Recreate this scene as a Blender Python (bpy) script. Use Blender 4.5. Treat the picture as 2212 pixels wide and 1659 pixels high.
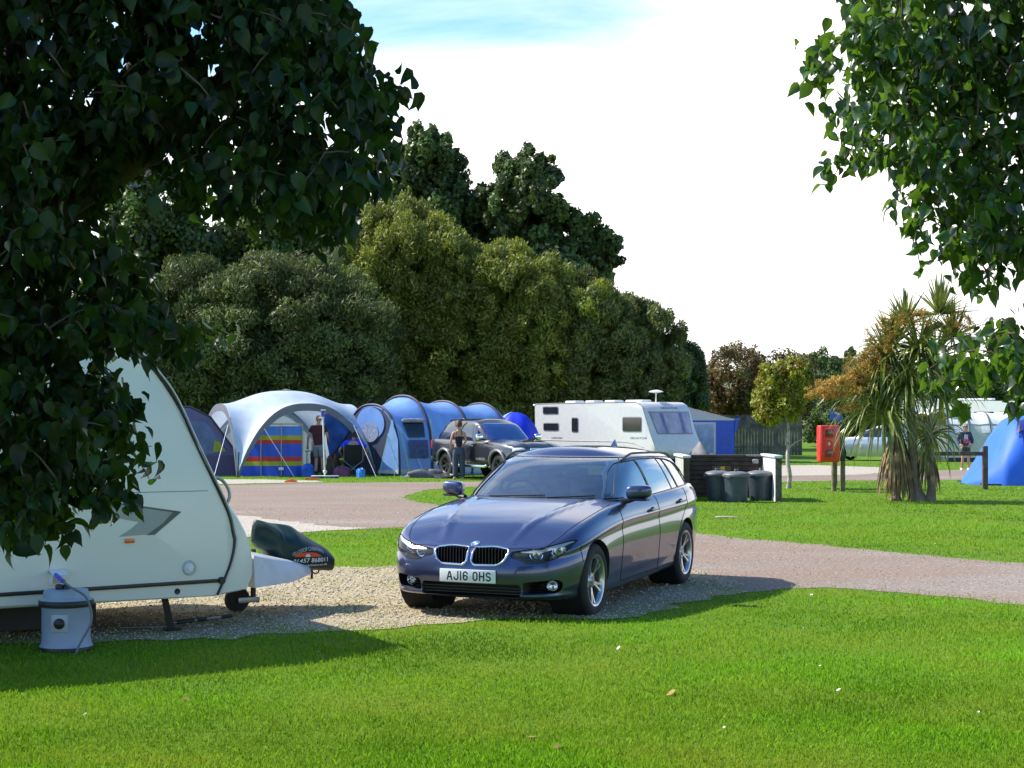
import bpy, bmesh, math, random
import numpy as np
from mathutils import Vector, Matrix, Euler
from mathutils.bvhtree import BVHTree
for _o in list(bpy.data.objects): bpy.data.objects.remove(_o)
SC = bpy.context.scene; COL = SC.collection
R = math.radians
# ---------------------------------------------------------------- camera
# pixel units of a 2212 x 1659 picture: focal length, principal column, horizon row, eye height
FOC, CX, HY, EYE = 3500., 1106., 908., 1.70
cam = bpy.data.cameras.new('camera'); camo = bpy.data.objects.new('camera', cam); COL.objects.link(camo)
camo.location = (0, 0, EYE); camo.rotation_euler = (R(90), 0, 0)
cam.sensor_width = 36; cam.lens = 36*FOC/2212; cam.shift_y = (HY-829.5)/2212
cam.clip_start = .1; cam.clip_end = 3000
SC.camera = camo
# ---------------------------------------------------------------- light
SUN_DIR = Vector((-.93, .30, 0)).normalized()
SUN_EL = R(45)
sd = Vector((SUN_DIR.x*math.cos(SUN_EL), SUN_DIR.y*math.cos(SUN_EL), math.sin(SUN_EL)))
sl = bpy.data.lights.new('sun', 'SUN'); sl.energy = 4.2; sl.angle = R(.5); sl.color = (1, .94, .84)
slo = bpy.data.objects.new('sun', sl); COL.objects.link(slo)
slo.rotation_euler = sd.to_track_quat('Z', 'Y').to_euler(); slo.location = (0, 0, 50)
SC.view_settings.view_transform = 'Standard'; SC.view_settings.look = 'None'
SC.view_settings.exposure = .95; SC.view_settings.gamma = 1
W = bpy.data.worlds.new('World'); SC.world = W; W.use_nodes = True
nt = W.node_tree; nt.nodes.clear()
def wn(t, **k):
    n = nt.nodes.new(t)
    for a, b in k.items(): setattr(n, a, b)
    return n
sky = wn('ShaderNodeTexSky', sky_type='NISHITA', sun_disc=False)
sky.sun_elevation = SUN_EL; sky.sun_rotation = math.atan2(sd.x, sd.y)
sky.air_density = 1.0; sky.dust_density = .6; sky.ozone_density = 2.0
tc = wn('ShaderNodeTexCoord'); sep = wn('ShaderNodeSeparateXYZ')
nt.links.new(tc.outputs['Generated'], sep.inputs[0])
# clouds: project the view direction on a flat layer, so they shrink towards the horizon
zc_ = wn('ShaderNodeMath', operation='MAXIMUM'); zc_.inputs[1].default_value = .0
nt.links.new(sep.outputs['Z'], zc_.inputs[0])
za = wn('ShaderNodeMath', operation='ADD'); za.inputs[1].default_value = .16
nt.links.new(zc_.outputs[0], za.inputs[0])
dx = wn('ShaderNodeMath', operation='DIVIDE'); dy = wn('ShaderNodeMath', operation='DIVIDE')
for d_, s_ in ((dx, 'X'), (dy, 'Y')):
    nt.links.new(sep.outputs[s_], d_.inputs[0]); nt.links.new(za.outputs[0], d_.inputs[1])
cmb = wn('ShaderNodeCombineXYZ'); nt.links.new(dx.outputs[0], cmb.inputs[0]); nt.links.new(dy.outputs[0], cmb.inputs[1])
ns = wn('ShaderNodeTexNoise'); ns.inputs['Scale'].default_value = .85; ns.inputs['Detail'].default_value = 7
ns.inputs['Roughness'].default_value = .55; ns.inputs['Distortion'].default_value = .35
off = wn('ShaderNodeVectorMath', operation='ADD'); off.inputs[1].default_value = (3.1, 1.7, 0)
nt.links.new(cmb.outputs[0], off.inputs[0]); nt.links.new(off.outputs[0], ns.inputs['Vector'])
# a white bank low over the horizon, broken cloud and blue sky higher up
dt = wn('ShaderNodeVectorMath', operation='DOT_PRODUCT'); dt.inputs[1].default_value = (-.35, .94, 0); nt.links.new(tc.outputs['Generated'], dt.inputs[0])
my_ = wn('ShaderNodeMath', operation='MULTIPLY_ADD'); my_.inputs[1].default_value = 1.7; my_.inputs[2].default_value = -1.42; nt.links.new(dt.outputs['Value'], my_.inputs[0])
my0 = wn('ShaderNodeMath', operation='MINIMUM'); my0.inputs[1].default_value = -.07; nt.links.new(my_.outputs[0], my0.inputs[0])
my = wn('ShaderNodeMath', operation='MAXIMUM'); my.inputs[1].default_value = -.56; nt.links.new(my0.outputs[0], my.inputs[0])
bank = wn('ShaderNodeValToRGB'); ce = bank.color_ramp.elements
for i_, (p_, v_) in enumerate(((0., .72), (.10, .57), (.185, .33), (.25, .22), (.5, .14), (1., .05))):
    e_ = ce[i_] if i_ < 2 else ce.new(p_)
    e_.position = p_; e_.color = (v_, v_, v_, 1)
cl_ = wn('ShaderNodeClamp'); cl_.inputs['Min'].default_value = -.3; cl_.inputs['Max'].default_value = .3; nt.links.new(sep.outputs['X'], cl_.inputs[0])
tilt = wn('ShaderNodeMath', operation='MULTIPLY_ADD'); tilt.inputs[1].default_value = -.17; nt.links.new(cl_.outputs[0], tilt.inputs[0]); nt.links.new(zc_.outputs[0], tilt.inputs[2])
nt.links.new(tilt.outputs[0], bank.inputs[0])
mz = wn('ShaderNodeMath', operation='ADD'); nt.links.new(bank.outputs[0], mz.inputs[0]); nt.links.new(my.outputs[0], mz.inputs[1])
ad = wn('ShaderNodeMath', operation='ADD'); nt.links.new(ns.outputs['Fac'], ad.inputs[0]); nt.links.new(mz.outputs[0], ad.inputs[1])
rp = wn('ShaderNodeValToRGB'); rp.color_ramp.elements[0].position = .45; rp.color_ramp.elements[1].position = .68
nt.links.new(ad.outputs[0], rp.inputs[0])
bg1 = wn('ShaderNodeBackground'); bg1.inputs[1].default_value = .12
hs_ = wn('ShaderNodeHueSaturation'); hs_.inputs['Saturation'].default_value = 1.25; hs_.inputs['Value'].default_value = 1.15
nt.links.new(sky.outputs[0], hs_.inputs['Color']); nt.links.new(hs_.outputs[0], bg1.inputs[0])
bg2 = wn('ShaderNodeBackground'); bg2.inputs[0].default_value = (1, .985, .97, 1); bg2.inputs[1].default_value = .95
mx = wn('ShaderNodeMixShader'); nt.links.new(rp.outputs[0], mx.inputs[0])
nt.links.new(bg1.outputs[0], mx.inputs[1]); nt.links.new(bg2.outputs[0], mx.inputs[2])
wo = wn('ShaderNodeOutputWorld'); nt.links.new(mx.outputs[0], wo.inputs[0])
# ---------------------------------------------------------------- helpers
def P(px, py, Y): return Vector(((px-CX)/FOC*Y, Y, EYE-(py-HY)/FOC*Y))
def G(px, py, z=0.):
    Y = FOC*(EYE-z)/(py-HY); return Vector(((px-CX)/FOC*Y, Y, z))
def X(px, Y): return (px-CX)/FOC*Y
def Z(py, Y): return EYE-(py-HY)/FOC*Y
MATS = {}
def pm(name, col, rough=.6, metal=0., var=.12, scale=6., bump=0., bscale=60., coat=0., spec=.5, transl=0., alpha=1., attr=False, tcol=None, col2=None, c2scale=3., c2pos=(.45,.6), coatrough=.03):
    """procedural material: base colour with noise variation, optional bump, coat, translucency"""
    if name in MATS: return MATS[name]
    m = bpy.data.materials.new(name); m.use_nodes = True; t = m.node_tree; b = t.nodes['Principled BSDF']; L = t.links.new
    co = t.nodes.new('ShaderNodeTexCoord')
    n = t.nodes.new('ShaderNodeTexNoise'); n.inputs['Scale'].default_value = scale; n.inputs['Detail'].default_value = 5
    L(co.outputs['Object'], n.inputs['Vector'])
    hs = t.nodes.new('ShaderNodeHueSaturation'); hs.inputs['Color'].default_value = (*col, 1)
    mr = t.nodes.new('ShaderNodeMapRange'); mr.inputs[1].default_value = .3; mr.inputs[2].default_value = .7
    mr.inputs[3].default_value = 1-var; mr.inputs[4].default_value = 1+var
    if attr:
        at = t.nodes.new('ShaderNodeAttribute'); at.attribute_name = 'rnd'
        ma = t.nodes.new('ShaderNodeMath'); ma.operation = 'MULTIPLY_ADD'; ma.inputs[1].default_value = .3
        L(n.outputs['Fac'], ma.inputs[0]); 
        sc_ = t.nodes.new('ShaderNodeMath'); sc_.operation = 'MULTIPLY'; sc_.inputs[1].default_value = .7
        L(at.outputs['Fac'], sc_.inputs[0]); L(sc_.outputs[0], ma.inputs[2]); L(ma.outputs[0], mr.inputs[0])
        mh = t.nodes.new('ShaderNodeMapRange'); mh.inputs[3].default_value = .485; mh.inputs[4].default_value = .515
        L(at.outputs['Fac'], mh.inputs[0]); L(mh.outputs[0], hs.inputs['Hue'])
    else: L(n.outputs['Fac'], mr.inputs[0])
    L(mr.outputs[0], hs.inputs['Value'])
    out = hs.outputs[0]
    if col2:
        n2 = t.nodes.new('ShaderNodeTexNoise'); n2.inputs['Scale'].default_value = c2scale; n2.inputs['Detail'].default_value = 6; n2.inputs['Roughness'].default_value = .65
        L(co.outputs['Object'], n2.inputs['Vector'])
        r2 = t.nodes.new('ShaderNodeMapRange'); r2.inputs[1].default_value = c2pos[0]; r2.inputs[2].default_value = c2pos[1]
        L(n2.outputs['Fac'], r2.inputs[0])
        mxx = t.nodes.new('ShaderNodeMix'); mxx.data_type = 'RGBA'; L(r2.outputs[0], mxx.inputs[0]); L(out, mxx.inputs[6]); mxx.inputs[7].default_value = (*col2, 1)
        out = mxx.outputs[2]
    L(out, b.inputs['Base Color'])
    b.inputs['Roughness'].default_value = rough; b.inputs['Metallic'].default_value = metal
    b.inputs['Specular IOR Level'].default_value = spec
    b.inputs['Coat Weight'].default_value = coat; b.inputs['Coat Roughness'].default_value = coatrough
    b.inputs['Alpha'].default_value = alpha
    if bump:
        nb = t.nodes.new('ShaderNodeTexNoise'); nb.inputs['Scale'].default_value = bscale; nb.inputs['Detail'].default_value = 6
        L(co.outputs['Object'], nb.inputs['Vector'])
        bp = t.nodes.new('ShaderNodeBump'); bp.inputs['Strength'].default_value = bump; bp.inputs['Distance'].default_value = .02
        L(nb.outputs['Fac'], bp.inputs['Height']); L(bp.outputs[0], b.inputs['Normal'])
    if transl:
        tr = t.nodes.new('ShaderNodeBsdfTranslucent')
        if tcol: tr.inputs[0].default_value = (*tcol, 1)
        else: L(out, tr.inputs[0])
        ms = t.nodes.new('ShaderNodeMixShader'); ms.inputs[0].default_value = transl
        o = t.nodes['Material Output']; L(b.outputs[0], ms.inputs[1]); L(tr.outputs[0], ms.inputs[2]); L(ms.outputs[0], o.inputs[0])
    MATS[name] = m; return m
def glass(name, tint=(.5, .6, .65), fac=.35, ior=1.5, rough=.0, boost=0.):
    """thin pane: tinted see-through mixed with a mirror by the Fresnel term"""
    if name in MATS: return MATS[name]
    m = bpy.data.materials.new(name); m.use_nodes = True; t = m.node_tree; t.nodes.clear(); L = t.links.new
    tr = t.nodes.new('ShaderNodeBsdfTransparent'); tr.inputs[0].default_value = (*tint, 1)
    gl = t.nodes.new('ShaderNodeBsdfGlossy'); gl.inputs['Roughness'].default_value = rough; gl.inputs[0].default_value = (.95, .97, 1, 1)
    fr = t.nodes.new('ShaderNodeFresnel'); fr.inputs[0].default_value = ior
    ma = t.nodes.new('ShaderNodeMath'); ma.operation = 'ADD'; ma.inputs[1].default_value = boost; ma.use_clamp = True; L(fr.outputs[0], ma.inputs[0])
    ge = t.nodes.new('ShaderNodeNewGeometry'); inv = t.nodes.new('ShaderNodeMath'); inv.operation = 'SUBTRACT'; inv.inputs[0].default_value = 1.; L(ge.outputs['Backfacing'], inv.inputs[1])
    mf = t.nodes.new('ShaderNodeMath'); mf.operation = 'MULTIPLY'; L(ma.outputs[0], mf.inputs[0]); L(inv.outputs[0], mf.inputs[1])
    ms = t.nodes.new('ShaderNodeMixShader'); L(mf.outputs[0], ms.inputs[0]); L(tr.outputs[0], ms.inputs[1]); L(gl.outputs[0], ms.inputs[2])
    # slight procedural dirt film
    n = t.nodes.new('ShaderNodeTexNoise'); n.inputs['Scale'].default_value = 9; mr = t.nodes.new('ShaderNodeMapRange'); mr.inputs[3].default_value = .0; mr.inputs[4].default_value = .05
    L(n.outputs[0], mr.inputs[0]); df = t.nodes.new('ShaderNodeBsdfDiffuse'); df.inputs[0].default_value = (.4, .4, .4, 1)
    m2 = t.nodes.new('ShaderNodeMixShader'); L(mr.outputs[0], m2.inputs[0]); L(ms.outputs[0], m2.inputs[1]); L(df.outputs[0], m2.inputs[2])
    o = t.nodes.new('ShaderNodeOutputMaterial'); L(m2.outputs[0], o.inputs[0])
    MATS[name] = m; return m
def finish(me, smooth):
    if smooth is None: return
    bm = bmesh.new(); bm.from_mesh(me); c = R(smooth)
    for f in bm.faces: f.smooth = True
    for e in bm.edges:
        if len(e.link_faces) == 2: e.smooth = e.calc_face_angle(0) < c
    bm.to_mesh(me); bm.free()
def link(name, me, mats, parent=None):
    o = bpy.data.objects.new(name, me); COL.objects.link(o)
    for m in (mats if isinstance(mats, (list, tuple)) else [mats]): me.materials.append(m)
    if parent: o.parent = parent
    return o
class MB:
    def __init__(s): s.v = []; s.f = []; s.mi = []; s.cur = 0
    def add(s, vs, fs, M=None):
        b = len(s.v)
        s.v += [tuple(M @ Vector(v)) if M else tuple(v) for v in vs]
        s.f += [[i+b for i in f] for f in fs]; s.mi += [s.cur]*len(fs); return s
    def box(s, c, d, M=None, r=0., seg=2, rot=None):
        bm = bmesh.new(); bmesh.ops.create_cube(bm, size=1)
        for v in bm.verts: v.co = Vector((v.co.x*d[0], v.co.y*d[1], v.co.z*d[2]))
        if r: bmesh.ops.bevel(bm, geom=bm.edges[:], offset=min(r, min(d)*.49), segments=seg, affect='EDGES', profile=.5)
        T = Matrix.Translation(c) @ (Euler(rot).to_matrix().to_4x4() if rot else Matrix())
        if M: T = M @ T
        bm.verts.index_update()
        s.add([v.co.copy() for v in bm.verts], [[v.index for v in f.verts] for f in bm.faces], T); bm.free(); return s
    def tube(s, pts, r, n=8, closed=False, M=None, caps=True):
        pts = [Vector(p) for p in pts]; k = len(pts); rs = r if isinstance(r, (list, tuple)) else [r]*k
        vs = []; fs = []; up = None
        for i, p in enumerate(pts):
            if closed: d = pts[(i+1) % k]-pts[i-1]
            else: d = pts[min(i+1, k-1)]-pts[max(i-1, 0)]
            d = d.normalized() if d.length > 1e-9 else Vector((0, 0, 1))
            if up is None: up = d.orthogonal().normalized()
            up = (up-d*up.dot(d)); up = up.normalized() if up.length > 1e-6 else d.orthogonal().normalized()
            q = d.cross(up)
            for j in range(n):
                a = 2*math.pi*j/n; vs.append(p+(up*math.cos(a)+q*math.sin(a))*rs[i])
        for i in range(k if closed else k-1):
            a = i*n; b = ((i+1) % k)*n
            for j in range(n): fs.append((a+j, a+(j+1) % n, b+(j+1) % n, b+j))
        if caps and not closed: fs.append(tuple(range(n-1, -1, -1))); fs.append(tuple((k-1)*n+j for j in range(n)))
        return s.add(vs, fs, M)
    def lathe(s, prof, n=24, M=None, cap=False):
        vs = []; fs = []; k = len(prof)
        for r, z in prof:
            for j in range(n):
                a = 2*math.pi*j/n; vs.append((r*math.cos(a), r*math.sin(a), z))
        for i in range(k-1):
            for j in range(n): fs.append((i*n+j, i*n+(j+1) % n, (i+1)*n+(j+1) % n, (i+1)*n+j))
        if cap: fs.append(tuple(range(n-1, -1, -1))); fs.append(tuple((k-1)*n+j for j in range(n)))
        return s.add(vs, fs, M)
    def prism(s, poly, h0, h1, M=None):
        n = len(poly); A = sum(poly[i][0]*poly[(i+1) % n][1]-poly[(i+1) % n][0]*poly[i][1] for i in range(n))
        if A < 0: poly = poly[::-1]
        vs = [(x, y, h0) for x, y in poly]+[(x, y, h1) for x, y in poly]
        fs = [tuple(range(n-1, -1, -1)), tuple(range(n, 2*n))]+[(i, (i+1) % n, n+(i+1) % n, n+i) for i in range(n)]
        return s.add(vs, fs, M)
    def grid(s, fn, nu, nv, cu=False, M=None):
        vs = [fn(i/(nu if cu else nu-1), j/(nv-1)) for i in range(nu) for j in range(nv)]; fs = []
        for i in range(nu if cu else nu-1):
            for j in range(nv-1):
                a = i*nv+j; b = ((i+1) % nu)*nv+j; fs.append((a, b, b+1, a+1))
        return s.add(vs, fs, M)
    def mesh(s, name='m'):
        me = bpy.data.meshes.new(name); me.from_pydata(s.v, [], s.f); me.polygons.foreach_set('material_index', s.mi); me.update(); return me
    def build(s, name, mats, parent=None, smooth=35, weld=False):
        me = s.mesh(name)
        if weld:
            bm = bmesh.new(); bm.from_mesh(me); bmesh.ops.remove_doubles(bm, verts=bm.verts, dist=1e-4); bmesh.ops.recalc_face_normals(bm, faces=bm.faces); bm.to_mesh(me); bm.free()
        finish(me, smooth); return link(name, me, mats, parent)
XZ = Matrix(((1, 0, 0, 0), (0, 0, -1, 0), (0, 1, 0, 0), (0, 0, 0, 1)))     # prism (x,y,h) -> (x,-h,y)
YZ = Matrix(((0, 0, 1, 0), (1, 0, 0, 0), (0, 1, 0, 0), (0, 0, 0, 1)))      # prism (x,y,h) -> (h,x,y)
def Rz(a): return Matrix.Rotation(a, 4, 'Z')
def T(*a): return Matrix.Translation(a)
def thing(name, label, cat, loc=(0, 0, 0), rz=0., group=None):
    o = bpy.data.objects.new(name, None); COL.objects.link(o); o.location = loc; o.rotation_euler = (0, 0, rz); o.empty_display_size = .2
    o['label'] = label; o['category'] = cat
    if group: o['group'] = group
    return o
def tag(o, label, cat, group=None):
    o['label'] = label; o['category'] = cat
    if group: o['group'] = group
    return o
def copy_tree(o, parent=None):
    c = o.copy(); COL.objects.link(c); c.parent = parent
    for ch in o.children: copy_tree(ch, c)
    return c
def spline(pts, n, closed=False):
    """Catmull-Rom through pts, resampled to n points by arc length"""
    P_ = [Vector(p) for p in pts]; k = len(P_); out = []
    for i in range(k if closed else k-1):
        p0 = P_[i-1] if (i > 0 or closed) else P_[0]; p1 = P_[i]; p2 = P_[(i+1) % k]; p3 = P_[(i+2) % k] if (i+2 < k or closed) else P_[-1]
        for j in range(12):
            t = j/12; out.append(.5*((2*p1)+(p2-p0)*t+(2*p0-5*p1+4*p2-p3)*t*t+(3*p1-p0-3*p2+p3)*t**3))
    out.append(P_[0] if closed else P_[-1])
    d = [0.]
    for a, b in zip(out, out[1:]): d.append(d[-1]+(b-a).length)
    res = []; j = 0; m = n if closed else n-1
    for i in range(n):
        s_ = d[-1]*i/m
        while j < len(d)-2 and d[j+1] < s_: j += 1
        w = (s_-d[j])/max(1e-9, d[j+1]-d[j]); res.append(out[j].lerp(out[j+1], min(1, max(0, w))))
    return res
def pch(pts):
    """monotone cubic interpolation"""
    pts = sorted(pts); x = [p[0] for p in pts]; y = [p[1] for p in pts]; n = len(x)
    h = [x[i+1]-x[i] for i in range(n-1)]; s = [(y[i+1]-y[i])/h[i] for i in range(n-1)]; m = [0.]*n; m[0] = s[0]; m[-1] = s[-1]
    for i in range(1, n-1):
        if s[i-1]*s[i] > 0: w1 = 2*h[i]+h[i-1]; w2 = h[i]+2*h[i-1]; m[i] = (w1+w2)/(w1/s[i-1]+w2/s[i])
    def f(q):
        if q <= x[0]: return y[0]
        if q >= x[-1]: return y[-1]
        i = 0
        while x[i+1] < q: i += 1
        t = (q-x[i])/h[i]; a = t*t; b = a*t
        return (2*b-3*a+1)*y[i]+(b-2*a+t)*h[i]*m[i]+(3*a-2*b)*y[i+1]+(b-a)*h[i]*m[i+1]
    return f
def rpoly(pts, r, n=4):
    """polygon with rounded corners"""
    out = []; k = len(pts)
    for i in range(k):
        p = Vector(pts[i]); a = Vector(pts[i-1])-p; b = Vector(pts[(i+1) % k])-p
        rr = r[i] if isinstance(r, (list, tuple)) else r
        rr = min(rr, a.length*.45, b.length*.45)
        p1 = p+a.normalized()*rr; p2 = p+b.normalized()*rr
        for j in range(n+1):
            t = j/n; out.append(tuple(p1*(1-t)**2+p*2*t*(1-t)+p2*t*t))
    return out
def boolop(a, b, op):
    oa = bpy.data.objects.new('ta', a); ob = bpy.data.objects.new('tb', b); COL.objects.link(oa); COL.objects.link(ob)
    md = oa.modifiers.new('b', 'BOOLEAN'); md.object = ob; md.operation = op; md.solver = 'EXACT'
    dg = bpy.context.evaluated_depsgraph_get(); dg.update()
    me = bpy.data.meshes.new_from_object(oa.evaluated_get(dg))
    bpy.data.objects.remove(oa); bpy.data.objects.remove(ob); return me
def smoothed_ref(me):
    """BVH + vertex normals of an uncut smooth surface"""
    vs = [v.co.copy() for v in me.vertices]; fs = [tuple(p.vertices) for p in me.polygons]
    return BVHTree.FromPolygons(vs, fs), vs, fs, [v.normal.copy() for v in me.vertices]
def keep_normals(me, refs, tol=.0015):
    """give cut faces the smooth normals of the uncut surfaces they lie on"""
    nor = []
    for p in me.polygons:
        p.use_smooth = True; ref = None
        for rf in refs:
            hit = rf[0].find_nearest(p.center)
            if hit[0] is not None and hit[3] < tol*2.5 and abs(hit[1].dot(p.normal)) > .8: ref = (rf, 1 if hit[1].dot(p.normal) > 0 else -1); break
        for vi in p.vertices:
            n = p.normal
            if ref:
                (bv, vs, fs, vn), sg = ref; co = me.vertices[vi].co; hit = bv.find_nearest(co)
                if hit[3] < tol:
                    acc = Vector((0, 0, 0))
                    for q in fs[hit[2]]: acc += vn[q]/max(1e-5, (vs[q]-co).length)
                    acc.normalize()
                    if (acc*sg).dot(p.normal) > .6: n = acc*sg
            nor.append(tuple(n))
    me.normals_split_custom_set(nor)
def textmesh(txt, size, ext=.001, sx=1., align='CENTER', bold=0.):
    c = bpy.data.curves.new('t', 'FONT'); c.body = txt; c.size = size; c.extrude = ext; c.align_x = align; c.align_y = 'CENTER'; c.offset = bold; c.resolution_u = 3
    o = bpy.data.objects.new('t', c); COL.objects.link(o)
    dg = bpy.context.evaluated_depsgraph_get(); dg.update(); me = bpy.data.meshes.new_from_object(o.evaluated_get(dg))
    vs = [(v.co.x*sx, v.co.y, v.co.z) for v in me.vertices]; fs = [tuple(p.vertices) for p in me.polygons]
    bpy.data.objects.remove(o); bpy.data.curves.remove(c); bpy.data.meshes.remove(me); return vs, fs
def np_mesh(name, V, F, mat, parent=None, rnd=None, smooth=False):
    """mesh from numpy arrays; F is (n,3) or (n,4)"""
    me = bpy.data.meshes.new(name); k = F.shape[1]
    me.vertices.add(len(V)); me.vertices.foreach_set('co', V.astype(np.float32).ravel())
    me.loops.add(F.size); me.loops.foreach_set('vertex_index', F.astype(np.int32).ravel())
    me.polygons.add(len(F)); me.polygons.foreach_set('loop_start', np.arange(0, F.size, k, dtype=np.int32)); me.polygons.foreach_set('loop_total', np.full(len(F), k, np.int32))
    if smooth: me.polygons.foreach_set('use_smooth', np.ones(len(F), bool))
    me.update(calc_edges=True)
    if rnd is not None:
        a = me.attributes.new('rnd', 'FLOAT', 'POINT'); a.data.foreach_set('value', rnd.astype(np.float32))
    return link(name, me, mat, parent)
# ---------------------------------------------------------------- shared materials
paint_blue = pm('paint_grey_blue', (.052, .066, .150), rough=.30, metal=.75, var=.04, scale=40, coat=1., coatrough=.015)
paint_black = pm('paint_black', (.007, .007, .009), rough=.35, metal=.0, var=.05, coat=1., coatrough=.02)
black_pl = pm('black_plastic', (.012, .012, .013), rough=.45, var=.2)
dark_pl = pm('dark_plastic', (.03, .03, .032), rough=.55, var=.2)
rubber = pm('rubber', (.014, .014, .014), rough=.8, var=.3, bump=.2, bscale=90)
chrome = pm('chrome', (.80, .80, .82), rough=.08, metal=1., var=.03)
alloy = pm('alloy', (.42, .43, .45), rough=.28, metal=.9, var=.06, coat=.4)
white_gel = pm('white_moulding', (.70, .69, .60), rough=.28, var=.03, scale=2, coat=.3, spec=.4)
white_pl = pm('white_plastic', (.72, .73, .72), rough=.4, var=.05)
steel = pm('galvanised_steel', (.35, .36, .37), rough=.45, metal=.8, var=.2)
gls_wind = glass('windscreen_glass', (.82, .86, .87), ior=1.6, boost=.16)
gls_side = glass('side_glass', (.60, .63, .65), ior=2.0, boost=.28)
gls_clear = glass('clear_lens', (.88, .9, .92), ior=1.45)
red_lens = pm('red_lens', (.5, .01, .012), rough=.15, coat=1., var=.1)
amber = pm('amber_lens', (.75, .12, .01), rough=.2, coat=.6, var=.1)
seat_fab = pm('seat_fabric', (.05, .05, .055), rough=.85, var=.2)
plate_w = pm('plate_white', (.74, .76, .78), rough=.35, var=.03)
ink = pm('black_lettering', (.006, .006, .007), rough=.5)
gap_m = pm('panel_gap', (.004, .004, .005), rough=.9)
# ---------------------------------------------------------------- car bodies
def lower_body(q, inset=0.):
    """closed lower shell from a half plan outline, side / nose / tail profiles and height curves"""
    pl = spline([(x, y, 0) for x, y in q['plan']], q.get('nplan', 150)); n = len(pl)
    nor = []
    for i in range(n):
        d = pl[min(i+1, n-1)]-pl[max(i-1, 0)]; v = Vector((-d.y, d.x, 0)).normalized() if False else Vector((d.y, -d.x, 0)).normalized()
        nor.append(v if v.dot(pl[i]-Vector((0, 0, 0))) > 0 else -v)
    nor[0] = Vector((1, 0, 0)); nor[-1] = Vector((-1, 0, 0))
    zs, zb = pch(q['zs']), pch(q['zb']); fp, sp, bp = pch(q['front']), pch(q['side']), pch(q['rear']); zc = pch(q['zc'])
    ts = q['ts']; K = len(ts); NR = q.get('nr', 22); V = []; idx = {}
    def vadd(p): V.append(p); return len(V)-1
    hood = q['hood']
    def flare(x, t):
        f = 0
        for xw, a, w in q['flare']: f += a*math.exp(-((x-xw)/w)**2)*math.exp(-((t-.45)/.3)**2)
        return f
    rings = []
    for k, t in enumerate(ts):
        row = []
        for i in range(n):
            p, nn = pl[i], nor[i]; wx = nn.x*nn.x; wf = wx if nn.x > 0 else 0; wr = wx if nn.x < 0 else 0
            ins = wf*fp(t)+wr*bp(t)+(1-wx)*sp(t)-(1-wx)*flare(p.x, t)+inset
            z = zb(p.x)+inset+(zs(p.x)-inset-zb(p.x)-inset)*t
            c = p-nn*ins; row.append((c.x, max(c.y, 0) if i not in (0, n-1) else 0, z))
        rings.append(row)
    top = []
    for r in range(1, NR+1):
        w = r/NR; row = []
        for i in range(n):
            a = rings[-1][i]; xs = min(max(a[0], q['spine'][0]), q['spine'][1])
            x = a[0]+(xs-a[0])*w; y = a[1]*(1-w)
            e = 1-(1-w)**q.get('crown', 2.6)
            z = a[2]+(zc(x)-inset-a[2])*e if zc(x) > 0 else a[2]
            z += hood(x, y) if 0 < r < NR else (hood(x, 0) if r == NR else 0)
            row.append((x, y, z))
        top.append(row)
    bot = []
    for r in range(1, 4):
        w = r/3; row = []
        for i in range(n):
            a = rings[0][i]; xs = min(max(a[0], q['spine'][0]), q['spine'][1]); row.append((a[0]+(xs-a[0])*w, a[1]*(1-w), a[2]))
        bot.append(row)
    allr = bot[::-1]+rings+top; F = []
    for sgn in (1, -1):
        base = len(V)
        for row in allr:
            for p in row: V.append((p[0], p[1]*sgn, p[2]))
        for k in range(len(allr)-1):
            for i in range(n-1):
                a = base+k*n+i; f = (a, a+1, a+n+1, a+n); F.append(f if sgn > 0 else f[::-1])
    return weld_mesh(V, F)
def weld_mesh(V, F):
    me = bpy.data.meshes.new('w'); me.from_pydata(V, [], F); bm = bmesh.new(); bm.from_mesh(me)
    bmesh.ops.remove_doubles(bm, verts=bm.verts, dist=2e-4); bmesh.ops.dissolve_degenerate(bm, dist=1e-5, edges=bm.edges)
    bmesh.ops.recalc_face_normals(bm, faces=bm.faces); bm.to_mesh(me); bm.free()
    for p in me.polygons: p.use_smooth = True
    me.update(); return me
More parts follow.
